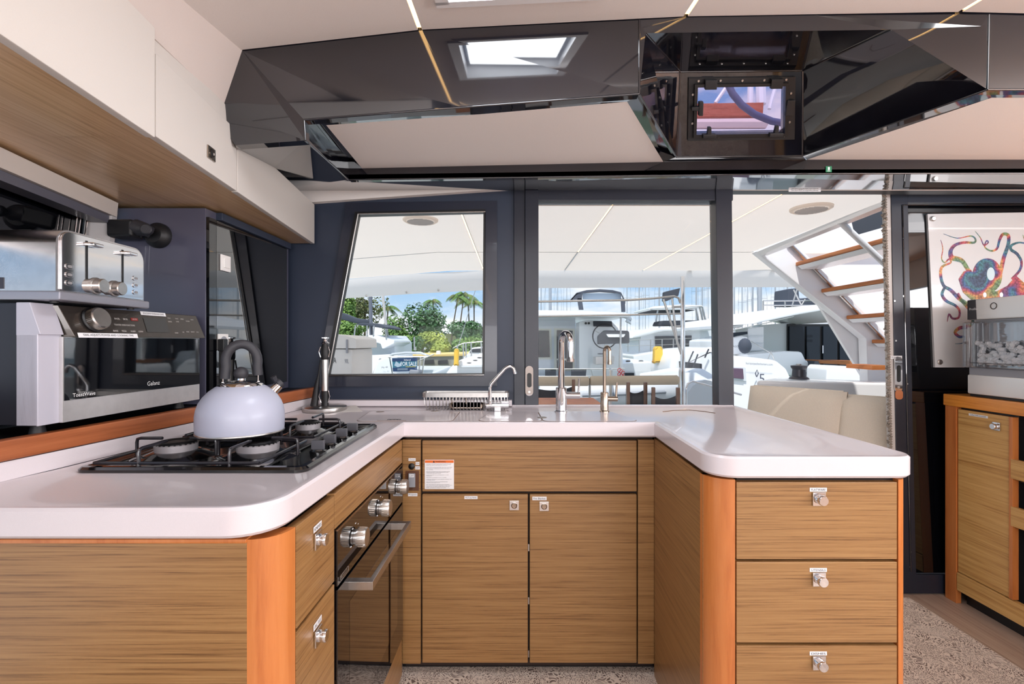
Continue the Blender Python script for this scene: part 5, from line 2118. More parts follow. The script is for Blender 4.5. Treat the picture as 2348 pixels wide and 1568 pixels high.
def ell(cx, cy, rx, ry, n_=28):
    return [(cx + rx * math.cos(2 * math.pi * i / n_), cy + ry * math.sin(2 * math.pi * i / n_)) for i in range(n_)]


blob('mantle', ell(2264, 632, 34, 40), OM, 0.0006)
blob('web', [(2198, 640), (2210, 622), (2226, 618), (2240, 640), (2262, 665), (2285, 668), (2310, 655), (2330, 632), (2350, 650), (2350, 690), (2230, 690), (2208, 670)], OM, 0.0003)
blob('head_spot', ell(2272, 628, 9, 15), mat('print_pale', C(200, 222, 228), 0.4), 0.0010)
for q_ in (2258, 2296):
    blob('eye', ell(q_, 676, 4, 6), PAPER, 0.0012)
# ================================================================== COCKPIT
RH = 0.75


def Rr(x, y):        # height of the cockpit roof lining
    if x > -0.62:
        return CZ + RH
    if x > -1.73:
        return CZ + RH - (-0.62 - x) * 0.08
    return CZ + 0.661 - (-1.73 - x) * 0.14


ROOFM = translucent('cockpit_lining', C(246, 236, 226), 0.40)  # translucence added to brighten the lining, standing in for bounced light
FASC = translucent('cockpit_fascia', C(250, 244, 238), 0.60)  # fascia brightened the same way, by added translucence
t = thing('cockpit_roof', 'cream cockpit roof overhang seen through the aft windows', 'roof', (0.3, 3.6, CZ + RH))
xs = [-3.0, -1.73, -0.62, -0.296]
ys = [2.24, 4.04, 5.08]
secs = [(-3.0, -1.73), (-1.73, -0.62), (-0.62, -0.300), (-0.292, 0.546), (0.554, 1.366), (1.374, 2.0)]
for (x0, x1) in secs:
    for (y0, y1) in ((2.24, 4.0385), (4.0415, 5.08)):
        a = MB()
        a.face([(x0, y0, Rr(x0 + 1e-6, y0)), (x1, y0, Rr(x1 - 1e-6, y0)), (x1, y1, Rr(x1 - 1e-6, y1)), (x0, y1, Rr(x0 + 1e-6, y1))])
        a.build('lining_panel', ROOFM, t, smooth=0)
a = MB()
a.face([(2.0, 4.04, CZ + RH), (3.6, 4.04, CZ + RH), (3.6, 5.08, CZ + RH), (2.0, 5.08, CZ + RH)])
a.build('lining_panel', ROOFM, t, smooth=0)
a = MB()
for x in (-0.296, 0.55, 1.37):
    a.box(x - 0.006, x + 0.006, 2.24, 5.08, CZ + RH + 0.006, CZ + RH + 0.012)
for x0, x1 in ((-3.0, -1.73), (-1.73, -0.62), (-0.62, 2.0)):
    a.prism([(x0, 4.03, Rr(x0 + 1e-6, 4) + 0.003), (x1, 4.03, Rr(x1 - 1e-6, 4) + 0.003), (x1, 4.05, Rr(x1 - 1e-6, 4) + 0.003), (x0, 4.05, Rr(x0 + 1e-6, 4) + 0.003)], (0, 0, 0.004))
a.build('seam_backing', mat('seam_grey', C(150, 146, 142), 0.8), t, smooth=0)
bot = [(560, 700), (787, 682), (950, 671), (1108, 663), (1233, 658), (1660, 656), (2100, 656)]
a = MB()
topl = [U(px, 784 - (Rr((px - 1174) * 5.08 / F, 5.08) - CZ) * F / 5.08, 5.08) for px, _ in bot]
botl = [U(px, py, 5.08) for px, py in bot]
mid = [Vector((p.x, 5.15, p.z - (p.z - q.z) * 0.35)) for p, q in zip(topl, botl)]
a.grid([topl, mid, [p + Vector((0, 0.10, 0)) for p in botl]])
a.build('aft_fascia', FASC, t, smooth=40)
for px, py in ((840, 668), (932, 660), (1005, 655)):
    a = MB()
    a.ball(U(px, py + 10, 5.16), 0.012, (1, 0.6, 1), 10)
    a.build('canvas_stud', STEEL, t)
cl = ['nearest the port window', 'above the mixer tap', 'above the doorway']
for i, (x, y1) in enumerate(((-0.296, 4.95), (0.55, 4.03), (1.37, 5.05))):
    tt = thing('led_strip', 'warm light strip in the outdoor cockpit roof ' + cl[i], 'light strip', (x, 3.5, CZ + RH), 'cockpit light strips')
    a = MB()
    a.box(x - 0.0045, x + 0.0045, 2.26, y1, CZ + RH + 0.001, CZ + RH + 0.004)
    a.build('diffuser', LEDM, tt, smooth=0)
    a = MB()
    for s in (-1, 1):
        a.box(x + s * 0.005 - 0.0008, x + s * 0.005 + 0.0008, 2.26, y1, CZ + RH - 0.001, CZ + RH + 0.02)
    a.build('channel', WHITEM, tt, smooth=0)
for (x, y, w) in ((1.67, 2.70, 'over the doorway'), (-0.56, 2.96, 'at the top of the port window')):
    tt = thing('ceiling_speaker', 'round white grille speaker in the cockpit roof ' + w, 'speaker', (x, y, CZ + RH))
    a = MB()
    a.lathe([(0.108, 0), (0.106, -0.010), (0.094, -0.016), (0.086, -0.012)], (x, y, CZ + RH), Z, 40)
    a.build('rim', ROOFM, tt, smooth=40)  # translucent like the lining, so added see-through daylight lightens the rim
    a = MB()
    a.lathe([(0.087, -0.012), (0.06, -0.015), (0, -0.016)], (x, y, CZ + RH), Z, 40)
    gr = a.build('grille', FASC, tt, smooth=40)  # grille likewise lightened by added translucence
    a = MB()
    for k in range(13):
        o_ = -0.075 + k * 0.0125
        hl = math.sqrt(max(0.0, 0.08 ** 2 - o_ ** 2))
        a.box(x - hl, x + hl, y + o_ - 0.002, y + o_ + 0.002, CZ + RH - 0.0185, CZ + RH - 0.0155)
    o = a.build('grille_rib', mat('rib_grey', C(206, 204, 204), 0.6), gr, smooth=0)
    o['kind'] = 'stuff'

# cockpit sole and coamings
a = MB()
a.box(-2.6, 3.8, 2.36, 5.6, -0.06, -0.02)
o = a.build('cockpit_sole', mat('deck_white', C(226, 222, 216), 0.6))
tag(o, 'pale cockpit deck floor outside the aft doors', 'deck')
a = MB()
a.prism([U(1735, 872, 3.35), U(2240, 882, 3.0), U(2300, 882, 3.9), U(1780, 866, 4.6)], (0, 0, -0.84), bev=0.02)
o = a.build('cockpit_coaming', WHITE)
tag(o, 'white moulded side deck behind the beige cushions', 'coaming')

# stair to the flybridge
t = thing('flybridge_stair', 'white open stair with five teak treads rising outside the doorway', 'stair', (2.6, 3.7, 0))
SD = 3.98
a = MB()
pts = [(1735, 576), (1775, 556), (1812, 546), (2060, 790), (2060, 880), (1990, 880), (1986, 776)]
a.prism([U(x, y, SD) for x, y in pts], (0, 0.10, 0), bev=0.012)
a.build('far_stringer', WHITE, t)
a = MB()
a.prism([U(1790, 553, SD + 0.11), U(1945, 478, SD + 0.11), U(1960, 540, SD + 0.11), U(2100, 500, SD + 0.11), U(2150, 900, SD + 0.11), U(2000, 900, SD + 0.11)], (0, 0.03, 0))
a.build('back_panel', WHITE, t, smooth=0)
a = MB()
a.tube([U(1808, 556, SD - 0.02), U(2120, 872, SD - 0.02)], 0.014, 10)
a.build('far_tube', STEEL, t)
a = MB()
a.tube([U(1926, 508, 2.95), U(2120, 690, 2.95)], 0.018, 12)
a.build('near_tube', WHITE, t)
for (x, h) in ((2.33, 0.655), (2.54, 0.436), (2.747, 0.218), (2.955, 0.020), (3.17, -0.20)):
    a = MB()
    z = CZ + h
    a.box(x, x + 0.245, 2.95, SD - 0.005, z - 0.030, z, 0.006)
    tr_ = a.build('tread', TEAK, t)
    a = MB()
    a.prism([(x + 0.01, 2.98, z - 0.031), (x + 0.235, 2.98, z - 0.031), (x + 0.20, 2.98, z - 0.06), (x + 0.045, 2.98, z - 0.06)], (0, SD - 2.99, 0), bev=0.004)
    a.build('tread_base', WHITE, tr_)
a = MB()
a.prism([U(1736, 577, SD - 0.01), U(2030, 458, 2.56), U(2030, 470, 2.56), U(1742, 586, SD - 0.01)], (0.06, 0, 0))
a.build('opening_edge', WHITE, t, smooth=0)
o = MB().prism([U(2000, 838, 3.2), U(2045, 838, 3.2), U(2045, 848, 3.2), U(2000, 848, 3.2)], (0, 0.25, 0)).build('teak_step', TEAK)
tag(o, 'low teak step at the foot of the stair beside the brush seal', 'step')
# folded black bimini up on the flybridge
a = MB()
P_ = [U(1945, 512, 4.6), U(1990, 486, 4.6), U(2060, 470, 4.6), U(2070, 520, 4.6), U(1985, 542, 4.6), U(1950, 534, 4.6)]
a.prism(P_, (0, 0.5, 0.1), bev=0.03)
o = a.build('folded_bimini', CHAR)
tag(o, 'folded charcoal canvas on the flybridge above the teak treads', 'canopy')

# seat backs
for (A_, B_, lab) in ((((1722, 884), 3.02), ((1944, 899), 2.56), 'long beige seat-back cushion under the doorway view'), (((1932, 905), 2.60), ((2080, 915), 2.36), 'short beige seat-back cushion next to the parked door')):
    pa, pb = U(*A_[0], A_[1]), U(*B_[0], B_[1])
    dr = (pb - pa)
    dr.z = 0
    L_ = dr.length
    dr.normalize()
    n_ = Vector((dr.y, -dr.x, 0))
    if n_.x > 0:
        n_ = -n_
    t = thing('seat_cushion', lab, 'cushion', (pa.x, pa.y, 0.5))
    a = MB()
    rows = []
    NU, NV = 16, 16
    for side in (1, -1):
        for i in range(NU + 1):
            u = i / NU
            row = []
            for j in range(NV + 1):
                v = j / NV
                e_ = (1 - abs(2 * u - 1) ** 6) ** 0.5 * (1 - abs(2 * v - 1) ** 8) ** 0.5
                z = pa.z + (pb.z - pa.z) * u - v * 0.46
                lean = 0.10 * v
                row.append(pa + dr * (u * L_) + n_ * (lean + side * (0.006 + 0.055 * e_)) + Vector((0, 0, z - pa.z - 0.0)))
            rows.append(row)
    a.grid(rows[:NU + 1])
    a.grid(rows[NU + 1:])
    a.build('cover', BEIGE, t, smooth=70)
    a = MB()
    ed = [pa + n_ * 0.0, pb + n_ * 0.0]
    a.tube([pa + dr * 0.02, pb - dr * 0.02], 0.006, 8)
    a.build('piping', BEIGE, t)

# stern rail of stainless tube
t = thing('stern_rail', 'polished stainless stern rail with tall post beyond the sliding door', 'railing', U(1565, 930, 5.0))
a = MB()
a.tube([U(1565.5, 634, 5.0), U(1565.5, 1010, 5.0)], 0.0235, 14)
a.build('post', CHROME, t, smooth=60)
a = MB()
a.tube([U(1120, 694, 5.0), U(1250, 691, 5.0), U(1440, 688, 5.0), U(1500, 684, 5.0), U(1545, 679, 5.0), U(1556, 683, 5.0), U(1560, 695, 5.0)], 0.0115, 10)
a.build('top_tube', STEEL, t, smooth=60)
a = MB()
a.tube([U(1120, 727, 5.0), U(1250, 725, 5.0), U(1440, 722, 5.0), U(1562, 719, 5.0)], 0.0095, 10)
a.build('mid_tube', STEEL, t, smooth=60)
a = MB()
for p_, q_ in (((1521, 686), (1562, 812)), ((1541, 684), (1553, 790)), ((1541, 704), (1562, 703)), ((1546, 749), (1562, 748))):
    a.tube([U(*p_, 5.0), U(*q_, 5.0)], 0.012, 8)
a.build('ladder_tube', STEEL, t, smooth=60)
a = MB()
a.tube([U(1573, 935, 4.95), U(1573, 893, 4.95), U(1577, 880, 4.95), U(1588, 874, 4.95), U(1700, 905, 4.95)], 0.011, 10)
a.build('grab_rail', CHROME, t, smooth=60)
# bolsters
for (x0, y0, x1, y1, lab) in ((1120, 874, 1350, 874, 'left beige bolster on the stern rail behind the chrome mixer tap'), (1353, 873, 1555, 871, 'right beige bolster on the stern rail ending at the steel post')):
    A_, B_ = U(x0, y0, 4.85), U(x1, y1, 4.85)
    t = thing('rail_bolster', lab, 'bolster', (A_ + B_) / 2)
    a = MB()
    dd = (B_ - A_).normalized()
    a.tube([A_, A_ + dd * 0.012, (A_ + B_) / 2, B_ - dd * 0.012, B_], [0.038, 0.048, 0.048, 0.048, 0.038], 20)
    a.build('cover', mat('bolster_canvas', C(190, 176, 156), 0.85, noise=0.05, nscale=200), t, smooth=60)
    a = MB()
    a.tube([B_ + dd * 0.006 + Z * 0.03, Vector((B_.x + 0.006, B_.y, 0.441))], 0.008, 8)
    a.tube([A_ - dd * 0.0 + Z * 0.0, Vector((A_.x, A_.y, 0.441))], 0.008, 8)
    a.build('support', STEEL, t)
a = MB()
for k in range(7):
    c = U(1420 + (k % 3) * 4, 848 + k * 3.2, 4.9)
    a.tube(arc(c, 0.016, 0, 330, Vector((1, 0, 0.3)), Vector((0, 0.3, 1)), 10), 0.005, 6)
o = a.build('rope_coil', mat('red_rope', C(206, 96, 104), 0.8))
tag(o, 'red and white rope bundle hanging above the right bolster', 'rope')
# stern bench behind the bolsters
a = MB()
a.box(-0.9, 1.70, 4.55, 4.96, -0.02, 0.44, 0.03, 2)
o = a.build('stern_bench', WHITE)
tag(o, 'white stern bench below the beige bolsters', 'bench')

# director chairs
def chair(px, py, d, w, rot, lab):
    c = U(px, py, d)
    t = thing('director_chair', lab, 'chair', (c.x, c.y, 0.0), rot=(0, 0, rot), local=True, group='director chairs in the cockpit')
    ht = c.z
    for s in (-1, 1):
        a = MB()
        a.box(s * w / 2 - 0.014, s * w / 2 + 0.014, -0.016, 0.016, 0.30, ht, 0.005)
        a.build('post', wood('chair_wood', C(130, 96, 78), C(116, 84, 68), C(92, 64, 52), (20, 20, 2)) if 'chair_wood' not in MATS else MATS['chair_wood'], t)
    a = MB()
    rows = []
    for k in (0.016, 0.028):
        for i in range(9):
            u = i / 8
            sag = 0.045 * (1 - (2 * u - 1) ** 2)
            rows.append([Vector((-w / 2 - 0.012 + (w + 0.024) * u, k + sag * 0.8, ht - 0.055 - sag - j * 0.05)) for j in range(5)])
    a.grid(rows[:9])
    a.grid(rows[9:])
    bk = a.build('canvas_back', CHAR, t, smooth=60)
    a = MB()
    a.tube([(-w / 2 + 0.06, 0.065, ht - 0.13), (w / 2 - 0.06, 0.065, ht - 0.13)], 0.003, 6)
    a.tube([(-w / 2 + 0.06, 0.060, ht - 0.13), (-w / 2 + 0.05, 0.05, ht - 0.25)], 0.003, 6)
    a.tube([(w / 2 - 0.06, 0.060, ht - 0.13), (w / 2 - 0.05, 0.05, ht - 0.25)], 0.003, 6)
    a.build('stitching', BLACK, bk)
    a = MB()
    a.box(-w / 2, w / 2, -0.40, 0.0, 0.42, 0.44)
    a.build('seat', CHAR, t, smooth=0)
    for s in (-1, 1):
        a = MB()
        a.tube([(s * w / 2, 0.0, 0.42), (s * w / 2, -0.40, 0.0)], 0.014, 8)
        a.tube([(s * w / 2, -0.40, 0.42), (s * w / 2, 0.0, 0.0)], 0.014, 8)
        a.build('leg', MATS['chair_wood'], t)


chair(1460, 876, 4.05, 0.145, 0.0, 'charcoal canvas director chair left of the steel post, nearer the filter tap')
chair(1526, 888, 3.85, 0.19, -0.1, 'charcoal canvas director chair right beside the steel stern post')
chair(1262, 869, 4.0, 0.38, -0.12, 'wide charcoal canvas chair back behind the chrome mixer tap')
t = thing('cockpit_table', 'brown wooden cockpit table edge behind the taps', 'table', (0.35, 3.3, 0.0))
a = MB()
p0, p1 = U(1225, 919, 3.4), U(1372, 919, 3.4)
a.box(p0.x - 0.4, p1.x, 2.9, 3.6, p0.z - 0.03, p0.z, 0.008)
a.build('table_top', TEAK, t)
a = MB()
a.box(p0.x - 0.1, p0.x + 0.1, 3.1, 3.3, -0.02, p0.z - 0.03, 0.01)
a.build('pedestal', STEEL, t)

# cooler box by the port window
t = thing('cooler_box', 'large white lidded cooler box outside the port window', 'cooler', U(790, 870, 3.5))
c0, c1 = U(690, 870, 3.45), U(808, 870, 3.45)
zt = U(0, 762, 3.45).z
zl_ = U(0, 800, 3.45).z
a = MB()
a.box(c0.x, c1.x, 3.45, 3.95, 0.35, zl_, 0.012, 2)
a.build('tub', mat('cooler_white', C(222, 220, 218), 0.5), t)
a = MB()
a.prism([(c0.x, 3.44, zl_ + 0.003), (c1.x + 0.035, 3.44, zl_ + 0.003), (c1.x + 0.03, 3.44, zt - 0.045), (c1.x - 0.05, 3.44, zt - 0.02), (c0.x, 3.44, zt)], (0, 0.52, 0), bev=0.008)
a.build('lid', MATS['cooler_white'], t)
a = MB()
a.box(c0.x - 0.1, c1.x + 0.05, 3.42, 4.0, -0.02, 0.348, 0.02, 2)
o = a.build('locker_seat', WHITE)
tag(o, 'white moulded locker carrying the cooler box outside the port window', 'locker')
text('lettering', 'CALCUTTA', (c1.x - 0.195, 3.449, U(0, 826, 3.45).z), X, Z, 0.16, INK, t, height=0.04)
text('lettering', '90L', (c1.x - 0.04, 3.449, U(0, 828, 3.45).z), X, Z, 0.03, GREYP, t, height=0.032)
a = MB()
for px in (797,):
    a.box(U(px, 0, 3.45).x - 0.007, U(px, 0, 3.45).x + 0.007, 3.434, 3.444, zl_ - 0.03, zt - 0.05, 0.002)
a.build('strap', GREYP, t)

# flybridge bits above the alcove window: teak panel, cushion, hoop, rigging
FD = 5.0


def above(px, py, d):
    return U(px, py, d)


t = thing('flybridge_seating', 'reddish panel, pale seat and curved hoop seen up through the alcove window', 'flybridge', above(1660, 300, FD))
a = MB()
a.prism([above(1560, 237, FD), above(1752, 234, FD), above(1750, 266, FD), above(1560, 268, FD)], (0, 0.06, 0), bev=0.01)
a.build('back_panel', wood('red_teak', C(196, 112, 86), C(180, 96, 70), C(150, 76, 52), (3, 3, 20)), t)
a = MB()
a.prism([above(1560, 268, FD - 0.1), above(1770, 266, FD - 0.1), above(1765, 292, FD - 0.1), above(1560, 292, FD - 0.1)], (0, 0.3, 0), bev=0.05)
a.build('seat', mat('pink_beige', C(226, 206, 200), 0.8), t)
a = MB()
a.prism([above(1560, 294, FD - 0.1), above(1790, 293, FD - 0.1), above(1790, 330, FD - 0.1), above(1560, 330, FD - 0.1)], (0, 0.4, 0), bev=0.03)
a.build('seat_base', WHITE, t)
a = MB()
a.tube([above(px, py, FD - 0.6) for px, py in ((1660, 150), (1668, 190), (1680, 215), (1700, 240), (1730, 262), (1770, 278), (1830, 288))], 0.030, 12)
a.build('hoop', mat('hoop_blue_grey', C(92, 96, 128), 0.5), t, smooth=60)
for p_, q_, w in (((1640, 236), (1700, 150), 0.018), ((1745, 240), (1742, 100), 0.05), ((1764, 250), (1800, 120), 0.02), ((1720, 240), (1722, 100), 0.03)):
    a = MB()
    a.tube([above(*p_, FD + 0.05), above(*q_, FD + 0.05)], w, 8)
    a.build('spar', WHITE, t)
a = MB()
for px in (1580, 1770):
    p_ = above(px, 328, FD + 0.1)
    a.tube([p_, Vector((p_.x, p_.y, CZ + RH + 0.005))], 0.03, 8)
a.build('leg', WHITE, t)

# ================================================================== MARINA
a = MB()
a.grid([[(-400, 5.2, -0.95), (400, 5.2, -0.95)], [(-400, 700, -0.95), (400, 700, -0.95)]])
WAT = mat('harbour_water', C(92, 112, 92), 0.10, bump=0.6, bscale=1.6)
o = a.build('harbour_water', WAT, smooth=0)
tag(o, 'green grey harbour water between the moored boats', 'water', kind='stuff')


def pp(a, pts, d, th, bev=0.0):
    a.prism([U(x, y, d) for x, y in pts], (0, th, 0), bev=bev)
    return a


def sub(t, name, pts, d, th, m, bev=0.0, parent=None):
    return pp(MB(), pts, d, th, bev).build(name, m, parent or t)


DG = mat('dark_window', C(34, 42, 52), 0.2, spec=0.25)
HULL = WHITE
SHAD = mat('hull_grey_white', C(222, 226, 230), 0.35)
CANV = mat('bimini_canvas', C(70, 76, 88), 0.8)

# --- catamaran straight astern
t = thing('catamaran', 'white catamaran astern with steering wheel and dark canopy, seen behind the taps', 'boat', U(1330, 900, 9.5))
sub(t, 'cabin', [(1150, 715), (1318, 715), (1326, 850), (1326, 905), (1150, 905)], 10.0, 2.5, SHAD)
for pts, nm in (([(1200, 752), (1264, 754), (1266, 824), (1200, 824)], 'window_frame'), ([(1271, 752), (1318, 754), (1318, 850), (1271, 850)], 'door_frame')):
    sub(t, nm, pts, 9.97, 0.03, mat('cream_frame', C(226, 224, 210), 0.5))
sub(t, 'window_glass', [(1204, 757), (1259, 758), (1261, 819), (1204, 819)], 9.94, 0.03, DG)
sub(t, 'door_glass', [(1277, 757), (1313, 758), (1313, 822), (1277, 822)], 9.94, 0.03, DG)
sub(t, 'door_glass', [(1277, 826), (1313, 826), (1313, 848), (1277, 848)], 9.94, 0.03, DG)
rf = pp(MB(), [(1140, 712), (1260, 711), (1390, 714), (1440, 718), (1452, 723), (1440, 727), (1240, 727), (1140, 727)], 8.6, 3.2, 0.03).build('roof', WHITE, t)
a = MB()
a.tube([U(1430, 724, 8.7), U(1448, 732, 8.7), U(1446, 740, 8.7), U(1436, 734, 8.7)], 0.035, 8)
a.build('rolled_cover', SHAD, t)
# canopy
a = MB()
top = [(1308, 687), (1322, 671), (1345, 665), (1375, 663), (1405, 665), (1424, 670), (1434, 690)]
P_ = [U(x, y, 9.2) for x, y in top]
Q_ = [U(x, y + 3, 10.2) for x, y in top]
a.grid([P_, Q_])
r = bmesh.ops.extrude_face_region(a.bm, geom=a.bm.faces[:])
bmesh.ops.translate(a.bm, vec=(0, 0, -0.035), verts=[v for v in r['geom'] if isinstance(v, bmesh.types.BMVert)])
a.build('canopy_top', CANV, t, smooth=50)
sub(t, 'canopy_leg', [(1324, 684), (1334, 684), (1338, 710), (1328, 710)], 9.2, 0.05, CANV)
sub(t, 'canopy_leg', [(1424, 684), (1433, 686), (1434, 715), (1426, 715)], 9.2, 0.05, CANV)
sub(t, 'canopy_side', [(1308, 687), (1322, 673), (1336, 672), (1334, 686)], 9.2, 0.04, CANV)
sub(t, 'canopy_curtain', [(1336, 672), (1424, 672), (1424, 686), (1336, 686)], 9.3, 0.02, mat('clear_curtain', C(176, 192, 208), 0.3))
# helm
sub(t, 'helm_console', [(1328, 738), (1345, 734), (1402, 736), (1418, 752), (1428, 800), (1430, 905), (1328, 905)], 9.2, 0.5, WHITE, 0.02)
sub(t, 'instrument_cover', [(1361, 736), (1403, 736), (1405, 749), (1362, 748)], 9.12, 0.08, CHAR, 0.01)
a = MB()
for px in (1343, 1350):
    a.cyl(U(px, 741, 9.19), -Y, 0.022, 0.02, 14)
a.build('gauge', BLACK, t)
a = MB()
c = U(1387, 771, 8.95)
a.tube([c + Vector((0.225 * math.cos(q), 0, 0.225 * math.sin(q))) for q in [2 * math.pi * k / 32 for k in range(32)]], 0.011, 8, closed=True)
wh = a.build('steering_wheel', BLACK, t, smooth=60)
a = MB()
for q in (30, 150, 270):
    a.tube([c, c + Vector((0.22 * math.cos(math.radians(q)), 0, 0.22 * math.sin(math.radians(q))))], 0.006, 6)
a.build('spoke', STEEL, wh)
a = MB()
P_ = fillet([(1371, 789), (1444, 787), (1443, 758), (1386, 757), (1371, 770)], [2, 4, 6, 8, 6], 4)
pp(a, P_, 8.75, 0.08, 0.01)
sb_ = a.build('helm_seat', CHAR, t)
sub(t, 'seat_handhold', [(1390, 766), (1434, 766), (1430, 773), (1395, 773)], 8.72, 0.03, WHITE, parent=sb_)
sub(t, 'grill_box', [(1366, 818), (1410, 816), (1408, 834), (1366, 836)], 8.7, 0.3, STEEL, 0.01)
sub(t, 'pushpit_cover', [(1250, 846), (1275, 846), (1275, 866), (1250, 866)], 8.5, 0.03, CHAR)
sub(t, 'pushpit_cover', [(1310, 846), (1345, 846), (1343, 864), (1310, 864)], 8.5, 0.03, CHAR)
a = MB()
for p_, q_ in (((1200, 846), (1370, 846)), ((1200, 863), (1370, 863)), ((1355, 846), (1362, 870)), ((1404, 845), (1404, 865)), ((1430, 845), (1430, 868)), ((1370, 846), (1432, 845))):
    a.tube([U(*p_, 8.5), U(*q_, 8.5)], 0.010, 6)
a.build('pushpit', STEEL, t)
a = MB()
a.tube([U(1424, 728, 8.7), U(1421, 845, 8.7)], 0.020, 8)
a.build('roof_post', STEEL, t)
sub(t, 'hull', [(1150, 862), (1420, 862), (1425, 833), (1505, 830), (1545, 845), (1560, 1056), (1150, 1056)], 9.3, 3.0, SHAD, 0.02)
sub(t, 'hull_port', [(1432, 855), (1454, 855), (1454, 864), (1434, 864)], 9.26, 0.04, DG)
a = MB()
for px in (1440, 1470):
    a.ball(U(px, 828, 9.8), 0.05, (1, 1, 0.4), 10)
a.build('deck_hatch', BLKPL, t)
sub(t, 'name_text_plate', [(1371, 810), (1384, 810), (1384, 812), (1371, 812)], 9.17, 0.02, INKB)
# --- yellow danbuoy bag
a = MB()
pp(a, fillet([(1500, 832), (1521, 831), (1521, 794), (1501, 794)], [2, 2, 8, 8], 5), 8.6, 0.14, 0.03)
o = a.build('rescue_bag', mat('rescue_yellow', C(238, 190, 40), 0.5))
tag(o, 'yellow rescue bag on a rail right of the filter tap', 'rescue bag')

# --- dinghy
t = thing('dinghy', 'grey inflatable dinghy hanging behind the stern bolsters', 'dinghy', U(1500, 930, 6.3))
DGM = mat('hypalon_grey', C(206, 210, 216), 0.5)
a = MB()
pts = [U(1240, 905, 6.6), U(1350, 903, 6.5), U(1440, 898, 6.4), (U(1530, 892, 6.3)), U(1585, 893, 6.0), U(1610, 910, 5.8)]
a.tube(pts, [0.15, 0.17, 0.19, 0.20, 0.22, 0.22], 16)
a.build('near_tube', DGM, t, smooth=60)
a = MB()
pts = [U(1470, 868, 7.2), U(1540, 862, 7.0), U(1600, 872, 6.6), U(1640, 905, 6.2)]
a.tube(pts, [0.08, 0.12, 0.17, 0.2], 16)
a.build('far_tube', DGM, t, smooth=60)
a = MB()
a.tube([Vector(p) + Vector((0, -0.205, 0.02)) for p in (U(1330, 906, 6.5), U(1440, 902, 6.4), U(1530, 897, 6.3), U(1570, 897, 6.1))], 0.022, 8)
a.build('rub_strake', mat('strake_grey', C(140, 146, 156), 0.5), t, smooth=60)
text('lettering', 'ZAT', U(1590, 862, 6.42), Vector((-1, 0, 0.35)), Vector((-0.3, 0, -1)), 0.20, INKB, t)

a = MB()
for px in (1400, 1560):
    a.tube([U(px, 1000, 5.0), U(px, 850, 5.2), U(px, 846, 5.6), U(px, 852, 6.2), U(px, 880, 6.3)], 0.018, 8)
a.build('davit', STEEL, t)
# --- flybridge catamaran at right of the door glass
t = thing('flybridge_yacht', 'white flybridge yacht with hardtop seen in the right half of the door glass', 'boat', U(1570, 860, 16))
sub(t, 'cabin', [(1462, 812), (1470, 770), (1500, 757), (1640, 755), (1640, 812)], 16.4, 3, SHAD)
sub(t, 'cabin_window', [(1502, 771), (1586, 769), (1586, 800), (1503, 797)], 16.35, 0.05, DG)
sub(t, 'brow', [(1448, 776), (1456, 762), (1500, 752), (1560, 749), (1640, 750), (1640, 757), (1520, 760), (1470, 772)], 15.8, 3.4, WHITE, 0.05)
sub(t, 'flybridge_cushion', [(1516, 743), (1520, 735), (1606, 734), (1607, 745), (1516, 746)], 15.9, 1.0, CHAR, 0.03)
sub(t, 'hardtop', [(1486, 708), (1500, 702), (1560, 698), (1612, 700), (1615, 704), (1560, 711), (1490, 711)], 16.0, 2.0, WHITE, 0.04)
sub(t, 'hardtop_lining', [(1492, 711), (1595, 710), (1590, 712), (1495, 713)], 16.1, 1.7, CHAR)
a = MB()
for p_, q_ in (((1508, 711), (1504, 738)), ((1596, 708), (1602, 738)), ((1610, 702), (1620, 745)), ((1604, 702), (1614, 745)), ((1536, 711), (1536, 736))):
    a.tube([U(*p_, 16.1), U(*q_, 16.1)], 0.03, 6)
a.build('hardtop_leg', STEEL, t)
sub(t, 'hull', [(1452, 815), (1530, 802), (1640, 798), (1640, 946), (1460, 946)], 15.6, 3.5, WHITE, 0.05)
a = MB()
for k in range(8):
    x = 1440 + k * 26
    a.tube([U(x, 806, 15.2), U(x, 778, 15.2)], 0.018, 6)
for y in (778, 791):
    a.tube([U(1435, y + 2, 15.2), U(1640, y - 4, 15.2)], 0.010, 6)
a.build('guard_rail', STEEL, t)
a = MB()
pp(a, [(1522, 690), (1524, 669), (1560, 660), (1556, 678), (1530, 690)], 17, 0.25, 0.02)
a.build('sail_cover', CHAR, t)
# nearer white bow on the right edge of the glass
t = thing('white_bow', 'rounded white bow with dark window beside the door frame post', 'boat', U(1600, 880, 8))
sub(t, 'hull', [(1535, 845), (1545, 812), (1570, 801), (1632, 796), (1638, 796), (1638, 1100), (1560, 1100)], 8.0, 1.2, WHITE, 0.08)
sub(t, 'hull_window', [(1558, 828), (1610, 834), (1610, 855), (1560, 846)], 7.96, 0.05, DG, 0.01)
a = MB()
for p_ in (((1590, 805), (1570, 850)), ((1600, 812), (1584, 858)), ((1625, 800), (1616, 820))):
    a.tube([U(*p_[0], 7.9), U(*p_[1], 7.9)], 0.012, 6)
a.build('mooring_line', CHAR, t)

